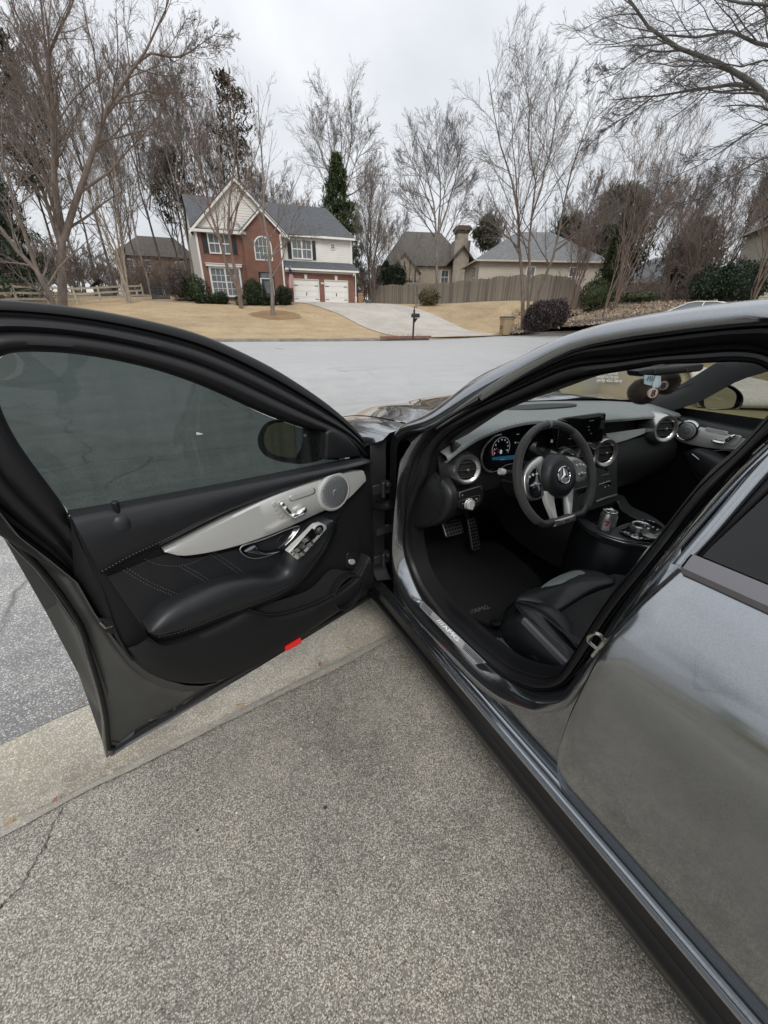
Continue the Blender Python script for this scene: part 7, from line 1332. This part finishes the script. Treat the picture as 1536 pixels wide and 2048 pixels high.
# ---- centre stack and console
sk=[(.985,.965),(.955,.90),(.935,.84),(.915,.76),(.89,.69)]
b=MB(); b.grid([[np.array([x,y-.012*(1-((x-.03)/.17)**2),z]) for x in np.linspace(-.15,.22,14)] for y,z in sk]); cst=part(b,'centre_stack',mat('stack_grain',(.022,.023,.024),.4,bump=.5,bscale=260,stretch=(1,1,.1),dist=.001),smooth=60)
def stk(pts,Y,m,nm,h=.004): b=MB(); b.pad(lin(kY(pts,Y),40,True),nrm([0,-1,.2]),h,0,.002,.01); return part(b,nm,m,cst)
stk([(1200,942),(1213,935),(1216,948),(1203,953)],.93,GLOSSB,'climate_keys'); stk([(1150,958),(1178,950),(1180,956),(1152,965)],.925,SATIN,'climate_bar'); stk([(1201,951),(1217,947),(1217,950),(1202,955)],.922,SATIN,'climate_bar')
stk([(1199,970),(1221,962),(1222,975),(1216,982),(1200,987)],.915,GLOSSB,'climate_panel'); b=MB(); b.tube(lin(kY([(1198,969),(1221,961),(1222,976),(1216,983),(1199,988)],.908),40,True),.0013,5,True); part(b,'panel_bezel',SATIN,cst)
for p in((1204,977),(1210,974),(1217,971)): b=MB(); b.lathe(SK.Y(*p,.908),BACK,[(.003,0),(.002,.002)],8); part(b,'key_mark',WHT,cst)
b=MB(); b.lathe(SK.Y(1211,981,.907),BACK,[(.002,0),(.001,.001)],8); part(b,'key_mark',GLOWR,cst)
stk([(1148,980),(1178,972),(1177,985),(1172,994),(1158,996)],.91,GLOSSB,'climate_panel'); b=MB(); b.tube(lin(kY([(1178,971),(1147,980),(1158,996),(1171,993)],.903),30),.0013,5); part(b,'panel_bezel',SATIN,cst)
b=MB(); b.tube(lin(kY([(1192,1003),(1210,996),(1233,989)],.88),12),.004,6); part(b,'stack_lower_bezel',SATIN,cst)
zt=.635
def cz(l,z=zt): return np.array(kZ(l,z))
# console top plate left edge, pocket, rear
Lc=[(1152,1032),(1165,1048),(1190,1066),(1213,1076),(1250,1087),(1294,1094),(1380,1120)]
left=crv(cz(Lc),30); b=MB(); right=left.copy(); right[:,0]=.24; right[:,1]=left[:,1]+.0
b.ribbon(left,left+np.array([.02,0,0]),[(0,-.2),(0,-.03),(.2,-.006),(1,0)],np.tile(UP,(30,1))); con=part(b,'centre_console',MATTE,smooth=50)
so1=crv(cz([(1160,1035),(1172,1048),(1190,1060),(1214,1070),(1250,1080),(1300,1086)],.642),30); b=MB(); b.tube(so1,.0016,5); b.tube(left+[0,0,.003],.002,5); part(b,'console_bright_line',SATIN,con)
pk=crv(cz([(1166,1030),(1176,1042),(1192,1051),(1212,1058),(1226,1058),(1250,1049),(1275,1042),(1270,1036),(1252,1027),(1241,1017),(1233,1001),(1210,1005),(1185,1012)],.645),60,True)
inner=pk.copy(); cpk=pk.mean(0); b=MB(); b.tube(pk,.0022,6,True); part(b,'pocket_rim',SATIN,con)
b=MB(); b.grid([pk,cpk+(pk-cpk)*.96-UP*.03,cpk+(pk-cpk)*.9-UP*.09,cpk+(pk-cpk)*.02-UP*.09],True); part(b,'cup_pocket',MATTE,con,smooth=60)
# plate around the pocket reaching the console rear
ou=np.array([left[0]+(left[-1]-left[0])*0]) ; outer=[]
oc=crv(cz([(1150,1022),(1158,1040),(1180,1060),(1212,1072),(1250,1082),(1290,1086),(1325,1066),(1330,1052),(1300,1030),(1262,1012),(1245,990),(1215,992),(1180,1003)],.640),60,True)
b=MB(); b.grid([oc-UP*.02,oc,pk-UP*.001],True); part(b,'console_plate',mat('console_grain',(.03,.032,.034),.35,bump=.3,bscale=240,stretch=(1,.1,1),dist=.001),con,smooth=40)
b=MB(); q=crv(cz([(1285,1086),(1300,1090),(1350,1100),(1400,1090),(1420,1060),(1380,1040),(1330,1052),(1325,1066)],.636),40,True); b.pad(q,UP,.003,0,.004,.1); part(b,'console_rear',MATTE,con)
b=MB(); b.grid([[np.array([x,y,z]) for y in(1.1,.7,.3,-.6)] for x,z in((-.15,.25),(-.14,.45),(-.11,.58),(-.095,.63),(.2,.63),(.23,.58),(.25,.25))]) if False else None
lf=left.copy(); b=MB(); rows=[lf+[0,0,-.028]]
for dx,zz in((-.012,.56),(-.03,.45),(-.03,.25)): q=lf.copy(); q[:,0]=lf[:,0]+dx; q[:,2]=zz; rows.append(q)
b.grid(rows); part(b,'console_side',LEA,con,smooth=60)
q=lf.copy(); q[:,0]=.26; b=MB(); b.grid([q+[0,0,-.05],q-[0,0,.35]]); part(b,'console_side',LEA,con)
# controller island
isl=crv(cz([(1239,1062),(1252,1056),(1272,1045),(1290,1041),(1315,1048),(1328,1062),(1318,1076),(1290,1080),(1262,1074)],.65),50,True); b=MB(); b.pad(isl,UP,.004,.0,.003,.02); ci=part(b,'control_panel',GLOSSB,con); b=MB(); b.tube(isl+UP*.003,.0018,6,True); part(b,'panel_bezel',CHR,con)
c=SK.Z(1279,1060,.655); b=MB(); b.lathe(c,UP,[(.034,0),(.035,.006),(.036,.022),(.033,.026),(.029,.024),(.028,.021)],32); part(b,'control_dial',SATIN,ci); b=MB(); b.lathe(c,UP,[(.028,.018),(.027,.0215),(.002,.022)],24); part(b,'dial_top',GLOSSB,ci)
b=MB(); b.pad(crv(cz([(1284,1069),(1300,1066),(1309,1074),(1303,1077)],.656),24,True),UP,.003,.001,.003); part(b,'palm_pad',mat('pad_grey',(.28,.28,.27),.35,.4),ci)
for p in((1250,1064),(1256,1066),(1265,1070),(1274,1073),(1283,1076),(1296,1050),(1306,1054),(1315,1059)): b=MB(); b.box(SK.Z(*p,.6555),(.012,.005,.001)); part(b,'key_mark',WHT,ci)
# ---- driver seat
def seatrow(pts,z): return kZ(pts,z)
cb_=crv([SK.Z(*p) for p in((1033,1205,.50),(1040,1192,.515),(1062,1184,.53),(1100,1172,.545),(1140,1142,.55),(1172,1140,.55),(1210,1150,.545),(1232,1162,.54))],24)
b=MB(); X0,X1=-.60,-.13; yf=.66
def cush(x,y):
    u=(x-(X0+X1)/2)/((X1-X0)/2); v=(y)/.55; side=.035*max(0,abs(u)-.62)/.38; return .515+.02*v*v+side*1.2-.02*(1-v)+ -.10*max(0,v-.86)**1.2*4
xs=np.linspace(X0,X1,28); ysx=np.linspace(.0,.62,26); rows=[[np.array([x,y+.07-.05*((x+.365)/.235)**2*(y/.62),cush(x,y/.62*.55)]) for x in xs] for y in ysx]
b.grid(rows); fr=rows[-1]; b.grid([fr,[p+[0,.012,-.03] for p in fr],[p+[0,.0,-.09] for p in fr],[p+[0,-.06,-.14] for p in fr]]); seat=part(b,'driver_seat',SUEDE,smooth=80)
def boxpad(pts,z,dz,m,nm,bul=.01,back=.06): b=MB(); b.pad(crv([SK.Z(p[0],p[1],z) for p in pts],40,True),UP,dz,bul,.02,back); return part(b,nm,m,seat,smooth=70)
boxpad([(1032,1205),(1048,1188),(1085,1178),(1110,1168),(1140,1146),(1180,1145),(1222,1158),(1226,1172),(1180,1188),(1120,1226),(1100,1232),(1085,1218),(1060,1208)],.535,.02,LEA,'thigh_pad')
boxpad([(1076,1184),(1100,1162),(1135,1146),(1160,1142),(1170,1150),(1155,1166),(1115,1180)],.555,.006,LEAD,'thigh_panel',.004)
boxpad([(1106,1232),(1150,1205),(1226,1174),(1300,1160),(1350,1200),(1250,1280),(1190,1300)],.53,.008,SUEDE,'seat_centre')
A=crv([SK.X(*p) for p in((1032,1207,-.60),(1040,1206,-.60),(1075,1215,-.585),(1110,1240,-.57),(1160,1300,-.565),(1230,1400,-.56))],30); B_=crv([SK.X(*p) for p in((1033,1212,-.61),(1045,1235,-.63),(1075,1270,-.635),(1110,1300,-.635),(1140,1325,-.635),(1200,1410,-.635))],30)
b=MB(); b.ribbon(A,B_,[(-.5,-.03),(-.25,.0),(0,.012),(.12,.004),(.3,.014),(.6,.018),(.9,.008),(1,-.005),(1.3,-.03)],np.tile(nrm([-.6,0,.8]),(30,1))); sb=part(b,'side_bolster',LEA,seat,smooth=60)
for k in(.05,.85): q=A+(B_-A)*k+nrm([-.6,0,.8])*.013; q=resam(q,120); b=MB(); [b.tube([q[j],q[j]*.4+q[j+1]*.6],.0008,3) for j in range(0,118,2)]; part(b,'stitching',STITCH,sb)
A=crv([SK.X(*p,-.645) for p in((1008,1262),(1006,1250),(1012,1240),(1030,1235),(1046,1240),(1080,1272),(1130,1320),(1200,1400))],30); B_=crv([SK.X(*p,-.655) for p in((1008,1268),(1010,1275),(1022,1295),(1040,1315),(1060,1330),(1075,1345),(1100,1365),(1150,1420))],30)
b=MB(); b.ribbon(A,B_,[(-.1,-.04),(0,0),(.08,.010),(.5,.012),(.92,.010),(1,0)],np.tile(LEFT,(30,1))); sv=part(b,'seat_side_cover',BLK,seat,smooth=60)
def srail(p0,p1,X,nm,m,w=.012): a,c=SK.X(*p0,X),SK.X(*p1,X); b=MB(); b.box((a+c)/2,(np.linalg.norm(c-a),.012,w),np.stack([nrm(c-a),LEFT,np.cross(nrm(c-a),LEFT)],1)); part(b,nm,m,seat,bevel=.002)
GREYT=mat('seat_trim_grey',(.11,.112,.118),.5); srail((1046,1240),(1142,1338),-.66,'trim_blade',GREYT,.022); srail((1000,1278),(1086,1356),-.66,'seat_rail',GREYT,.012); srail((992,1276),(1060,1350),-.665,'seat_rail',STEEL,.006)
b=MB(); c=SK.X(1069,1322,-.66); b.lathe(c,LEFT,[(.022,0),(.021,.008),(.014,.011),(.004,.011)],20); part(b,'lumbar_knob',BLK,seat)
b=MB(); b.grid([[np.array([x,y,z+.02*abs((x+.365)/.235)**3]) for x in np.linspace(-.62,-.11,14)] for y,z in((.06,.50),(.02,.62),(-.06,.85),(-.14,1.06),(-.17,1.14))]); b.grid([[np.array([x,y,z]) for x in np.linspace(-.5,-.24,8)] for y,z in((-.13,1.15),(-.12,1.2),(-.15,1.3),(-.2,1.32))]); part(b,'seat_backrest',LEA,seat,smooth=70,solid=.09)
# passenger seat and rear bench, simple but whole
b=MB(); b.grid([[np.array([x,y,z+.03*abs((x-.4)/.22)**4]) for x in np.linspace(.18,.62,12)] for y,z in((.60,.40),(.62,.47),(.55,.51),(.3,.50),(.08,.48),(.02,.62),(-.08,.9),(-.15,1.12))]); part(b,'passenger_seat',LEA,smooth=70,solid=.1)
b=MB(); b.grid([[np.array([x,y,z]) for x in np.linspace(-.68,.68,16)] for y,z in((-.25,.3),(-.25,.5),(-.4,.52),(-.62,.5),(-.7,.7),(-.82,1.1))]); part(b,'rear_bench',LEA,smooth=70)
# thin pale strip by the B pillar
b=MB(); q=crv([SK.X(*p) for p in((1314,1085,-.60),(1300,1098,-.61),(1285,1118,-.62),(1268,1140,-.63))],12); b.ribbon(q,q+[.0,.005,-.001],[(0,0),(1,0)],np.tile(LEFT,(12,1))); part(b,'seat_belt',mat('strip_grey',(.5,.5,.5),.5),solid=.002)
# ---- passenger door
PXo=.74
def pX(l,X=PXo): return np.array([SK.X(p[0],p[1],p[2] if len(p)>2 else X) for p in l])
b=MB(); zs=[.36,.6,.8,.9,.98,1.035]; b.grid([[np.array([.80 if z<.9 else .80-.0*(z),y,z]) for y in np.linspace(1.32,.15,10)] for z in zs]); pd=part(b,'passenger_door',MATTE)
mi=mirx(np.array([[bodyX(z),0,z] for z in zb])); b=MB(); b.grid([[np.array([-bodyX(z),y,z]) for y in np.linspace(1.36,-.55,12)] for z in zb]); part(b,'outer_skin',PAINT,pd,smooth=60)
R1=np.array([1.,0,0])*-1
b=MB(); A=crv(pX([(1325,828,.74),(1380,838,.745),(1450,852,.75),(1536,868,.76),(1640,890,.77)]),24); B_=crv(pX([(1345,836,.72),(1390,850,.72),(1460,868,.72),(1536,890,.72),(1640,920,.72)]),24); b.ribbon(A,B_,[(-.3,-.06),(0,0),(.3,.012),(.8,.014),(1,0)],np.tile(R1,(24,1))); part(b,'upper_pad',LEA,pd,smooth=60)
A=crv(pX([(1342,834),(1380,846),(1440,862),(1500,878),(1560,895)],.72),24); B_=crv(pX([(1339,862),(1358,882),(1400,893),(1440,898),(1478,902),(1560,925)],.72),24); b=MB(); b.ribbon(A,B_,[(0,-.02),(0,0),(.08,.005),(.92,.005),(1,0),(1,-.02)],np.tile(R1,(24,1))); pt_=part(b,'silver_trim',ALU,pd,smooth=40)
def pdisc(px,py,X,rpx,prof,m,nm,par=None):
    c=SK.X(px,py,X); r_=np.linalg.norm(SK.X(px,py+rpx,X)-c); b=MB(); b.lathe(c,R1,[(r_*a,h) for a,h in prof],30); return part(b,nm,m,par or pd,smooth=40)
pdisc(1376,861,.715,19,[(1.1,0),(1.05,.01),(.98,.012),(.96,.01)],CHR,'speaker_ring'); pdisc(1376,861,.715,17.5,[(1,.004),(.9,.010),(.4,.014),(.05,.015)],M_GRILL,'speaker_grille')
b=MB(); b.pad(rrect(list(pX([(1412,854),(1457,863),(1455,871),(1410,861)],.713)),.2),R1,.003,0,.002); part(b,'memory_switch',SILV,pd)
b=MB(); b.pad(rrect(list(pX([(1462,868),(1487,872),(1470,894),(1450,890)],.713)),.3),R1,.003,0,.002); part(b,'seat_switch_plate',SILV,pd)
b=MB(); b.tube(crv(pX([(1424,881,.70),(1440,885,.698),(1450,886,.70)]),10),[.006,.009,.01,.01,.01,.01,.01,.01,.009,.006],8); b.tube(crv(pX([(1451,884,.70),(1460,876,.698),(1471,870,.70)]),10),[.006,.008,.009,.009,.008,.008,.009,.009,.008,.005],8); part(b,'seat_switch',CHR,pd)
A=crv(pX([(1375,905,.70),(1390,898,.69),(1430,912,.68),(1460,940,.68),(1490,1000,.68)]),24); B_=crv(pX([(1368,905,.70),(1372,925,.69),(1390,950,.68),(1410,968,.68),(1440,1010,.68)]),24); b=MB(); b.ribbon(A,B_,[(-.1,-.06),(0,0),(.2,.012),(.8,.012),(1,0),(1.3,-.05)],np.tile(R1,(24,1))); part(b,'armrest',LEA,pd,smooth=60)
b=MB(); b.tube(crv(pX([(1420,905),(1450,900),(1480,910),(1470,925),(1445,935),(1425,915)],.715),30,True),.002,5,True); part(b,'handle_bezel',SATIN,pd)
b=MB(); b.tube(pX([(1384,908,.672),(1392,914,.672),(1398,919,.672)]),.003,6); part(b,'window_switch',SATIN,pd)
# passenger window, frame, mirror
b=MB(); wz=lambda y,t: np.array([.80-.56*(t*.34),y,1.035+t*.34]); b.grid([[wz(y,t) for y in np.linspace(1.15-.55*t,.2,8)] for t in(0,.33,.66,1)]); part(b,'passenger_window',TINT2,pd)
b=MB(); b.tube([wz(1.2,0),wz(.95,.4),wz(.72,.8),wz(.55,1.02),wz(.2,1.05),wz(-.6,.9)],.03,10); part(b,'window_frame',RUB,pd)
b=MB(); b.tube([wz(.2,-.02),wz(.2,1.05)],.05,10); part(b,'b_pillar',MATTE)
b=MB(); b.grid([[wz(1.2,0),wz(1.02,0)],[wz(1.17,.08),wz(1.02,.10)],[wz(1.05,.26),wz(1.02,.27)]]); part(b,'mirror_sail',BLK,pd,solid=.02)
X_=1.0; hp=[(1403,800),(1404,780),(1412,768),(1440,766),(1466,772),(1484,787),(1487,803),(1478,818),(1455,820),(1420,820),(1406,812)]
pm=SK.X(1445,795,.98); pn=nrm(np.array([-.50,-.86,.0])); 
def pm_(px,py,o=0): d=SK.ray(px,py); t=((pm-SK.c)@pn+o)/(d@pn); return SK.c+d*t
q=crv([pm_(*p) for p in hp],50,True); c=q.mean(0); b=MB(); b.grid([c+(q-c)*.05-pn*.10,c+(q-c)*.6-pn*.09,c+(q-c)*.95-pn*.04,q,c+(q-c)*.95+pn*.004,c+(q-c)*.9],True); pmh=part(b,'mirror_housing',BLK,smooth=60)
q=crv([pm_(*p,.003) for p in((1408,800),(1412,775),(1425,769),(1455,775),(1472,788),(1470,806),(1460,816),(1415,818))],50,True); c=q.mean(0); b=MB(); b.grid([q,c+(q-c)*.02],True); part(b,'mirror_glass',MIRR,pmh)
# ---- interior mirror
ym=.72; b=MB(); o=[SK.Y(x,y,ym) for x,y in((1272,742),(1300,735),(1392,727),(1402,731),(1398,740),(1380,744),(1290,752),(1275,751))]; b.pad(crv(o,50,True),BACK,.012,.004,.008,.03); rm=part(b,'interior_mirror',BLK,smooth=60); b=MB(); b.tube([SK.Y(1340,735,ym+.02),SK.Y(1335,715,ym+.05)+[0,.03,.05]],.012,8); part(b,'mirror_stem',BLK,rm)
for px in(1309,1374): b=MB(); b.tube([SK.Y(px,738,ym-.018),SK.Y(px+2,747,ym-.018)],.0015,5); part(b,'mirror_mark',GREYT,rm)
# ======================= THINGS IN AND AROUND THE CAR =======================
# drink can in the cup pocket
cb=SK.X(1211,1060,.0); cb[2]=.602; M_CAN,ntc,Nc,Lc_,bc=nodes('can_print'); bc.inputs['Metallic'].default_value=.85; bc.inputs['Roughness'].default_value=.3; sc_=Nc('ShaderNodeTexCoord').outputs['Object']; Lc_(ramp(Nc,Lc_,noise(Nc,Lc_,sc_,70,5,.7),[(.35,(.36,.36,.37)),(.5,(.6,.6,.6)),(.62,(.42,.42,.43)),(.7,(.66,.65,.64))]),bc.inputs['Base Color'])
wo=TC@cb; can=empty('drink_can',wo,'silver drink can with a red 7 standing in the console cup pocket','can'); 
def cpart(b,nm,m,**k): return b.build(nm,m,can,xf=TC,**k)
b=MB(); b.lathe(cb,UP,[(.024,0),(.030,.004),(.033,.012),(.033,.098),(.030,.108),(.0275,.115)],36); cpart(b,'body',M_CAN,smooth=50)
b=MB(); b.lathe(cb,UP,[(.0275,.115),(.0285,.118),(.0285,.121),(.027,.122),(.0255,.118),(.002,.117)],36); cpart(b,'lid',mat('can_lid',(.7,.72,.73),.2,1),smooth=40)
b=MB(); b.lathe(cb+[.002,.008,.1172],UP,[(.010,0),(.010,.0006),(.002,.0007)],16); cpart(b,'mouth',mat('can_mouth',(.01,.01,.01),.8)); b=MB(); b.lathe(cb+[0,-.006,.1178],UP,[(.008,0),(.008,.0014),(.004,.0014)],14); cpart(b,'ring_pull',SATIN)
dirc=nrm((SK.c-cb)*[1,1,0]); rc=np.array([-dirc[1],dirc[0],0]); rc=rc if rc[0]>0 else -rc
def canface(x0,x1,z0,z1,m,nm,rr=.0334,n=8):
    b=MB(); rows=[]
    for z in(z0,z1): rows.append([cb+[0,0,z]+dirc*rr*math.cos(x/rr)+rc*rr*math.sin(x/rr) for x in np.linspace(x0,x1,n)])
    b.grid(rows); cpart(b,nm,m)
canface(-.017,.013,.026,.090,mat('can_label',(.55,.54,.53),.4,.3),'label'); canface(-.016,.012,.022,.028,mat('can_red',(.5,.03,.03),.4),'label_band',.0337)
b=MB()
def cpt(x,z,rr=.0339): return cb+[0,0,z]+dirc*rr*math.cos(x/rr)+rc*rr*math.sin(x/rr)
b.grid([[cpt(x,.086) for x in np.linspace(-.012,.009,6)],[cpt(x,.079) for x in np.linspace(-.012,.009,6)]]); b.grid([[cpt(.002,.0795),cpt(.009,.0795)],[cpt(-.003,.071),cpt(.004,.071)],[cpt(-.006,.062),cpt(.002,.062)]]); cpart(b,'numeral',MATS['can_red'])
b=MB(); [b.box(cpt(x,.046,.0338),(.004,.0006,.009)) for x in(-.007,-.001,.005)]; cpart(b,'small_print',mat('can_ink',(.12,.12,.12),.6))
# fuzzy eight balls hanging from the mirror
FUZ=mat('black_plush',(.03,.02,.014),.95,sheen=.15,bump=.8,bscale=300,dist=.004); 
def ball(px,py,Y,rpx,rz,num,lab,npx,npy):
    c=SK.Y(px,py,Y); r_=rpx*(-(SK.m.T@(c-SK.c))[2])/FPX*.93; k=rz; e=empty('plush_ball',TC@(c-[0,0,r_]),lab,'ornament'); b=MB(); rows=[]
    for th in np.linspace(.05,math.pi-.05,20): rows.append([c+r_*np.array([math.sin(th)*math.cos(a),math.sin(th)*math.sin(a),math.cos(th)*k]) for a in np.linspace(0,2*math.pi,32,endpoint=False)])
    b.grid(rows,True,True); b.build('ball',FUZ,e,xf=TC,smooth=180)
    rng2=np.random.default_rng(3); n=2600; u=rng2.normal(0,1,(n,3)); u/=np.linalg.norm(u,axis=1,keepdims=True); P0=c+u*[r_,r_,r_*k]; t=u+rng2.normal(0,.45,(n,3)); P1=P0+t*.0028
    a=np.cross(u,t); a/=np.linalg.norm(a,axis=1,keepdims=True)+1e-9; V=np.stack([P0-a*.0005,P0+a*.0005,P1],1).reshape(-1,3)@TC.T; o=TC@c; f=finish('fuzz',fastmesh('fuzz',V-o,np.arange(n*3).reshape(-1,3)),o,FUZ,e,0); f['kind']='stuff'
    rd_=nrm(SK.ray(npx,npy)); oc_=SK.c-c; bb=oc_@rd_; tt=-bb-math.sqrt(max(0,bb*bb-(oc_@oc_-r_*r_))); d=nrm(SK.c+rd_*tt-c); q=c+d*r_; x=nrm(np.cross(UP,d)); x=x if x[0]>0 else -x; y=np.cross(d,x); y=y if y[2]>0 else -y
    if abs(np.cross(x,y)@d+1)<.1: x=-x
    b=MB(); b.lathe(q-d*.004,d,[(r_*.34,0),(r_*.34,.009),(r_*.1,.0105)],24); b.build('number_patch',mat('patch_cream',(.5,.38,.35),.8),e,xf=TC)
    text('numeral','8',mat('ink_black',(.012,.012,.012),.7),e,q+d*.008,x,y,r_*.62,.001,xf=TC)
    b=MB(); b.tube([c+[0,0,r_*k*.9],SK.Y(1312,748,ym+.005)],.0012,5); b.build('string',mat('string_black',(.02,.02,.02),.8),e,xf=TC)
ball(1286,783,.76,29,.92,'8','plush black eight ball hanging lower and left of the mirror',1304,786); ball(1332,765,.80,26,.95,'8','plush black eight ball hanging higher and right of the mirror',1327,771)
# card air fresheners
fc=[SK.Y(*p,.67) for p in((1289,750),(1322,752),(1322,768),(1316,776),(1306,772),(1289,768))]; b=MB(); b.prism(fc,(0,.002,0)); card=b.build('air_freshener',mat('card_blue',(.22,.40,.48),.6,var=.35,vscale=60,vcol=(.5,.55,.56)),xf=TC,smooth=0,label='pale blue card air freshener hanging between the plush balls',cat='air freshener')
b=MB(); b.lathe(SK.Y(1310,767,.668),BACK,[(.014,0),(.014,.0012),(.010,.0014)],16); b.build('printed_disc',mat('card_white',(.55,.6,.62),.6),card,xf=TC)
def setparent_text():
    ORG[card.name]=np.array(card.location)
text('lettering','FYLE',mat('card_ink',(.05,.1,.14),.6),card,SK.Y(1303,757,.666),(1,0,0),(0,0,1),.02,.0005,xf=TC)
fc=[SK.Y(*p,.775) for p in((1298,782),(1314,770),(1316,786),(1306,800),(1296,798))]; b=MB(); b.prism(fc,(0,.002,0)); b.build('air_freshener',mat('card_teal',(.12,.24,.25),.6),xf=TC,smooth=0,label='teal card air freshener peeking out below the left plush ball',cat='air freshener')
# tan trash cart ahead of the car, seen through the windscreen
pc=SW.D(1243,780,4.9); pc[2]=-.08; vv=nrm((pc-CAMW)*[1,1,0]); rr_=np.array([vv[1],-vv[0],0]); 
exn=nrm(rr_*.96+vv*.28); eyn=np.array([-exn[1],exn[0],0])
nc,nq=cart(pc,exn,eyn,1.30,mat('tan_cart_near',(.33,.27,.17),.5,var=.12,vscale=3,bump=.15,bscale=120),M_CARTL,'tan trash cart with white print standing ahead of the hood')
fpl=nq(0,-.324,.8); 
def ontocart(px,py): d=SW.ray(px,py); t=((fpl-SW.c)@eyn)/(d@eyn); return SW.c+d*t
for t,px,py,h in(('BAR',1226,746.5,7.5),('SANITATION',1214,754,5.2),('(678) 453-7819',1218,761.5,5.6)):
    o_=ontocart(px,py); s_=np.linalg.norm(ontocart(px,py-h/2)-ontocart(px,py+h/2)); text('lettering',t,mat('print_white',(.75,.75,.71),.6),nc,o_-eyn*.004,exn,np.array([0,0,1.]),s_*1.35,.003,bold=.0006)
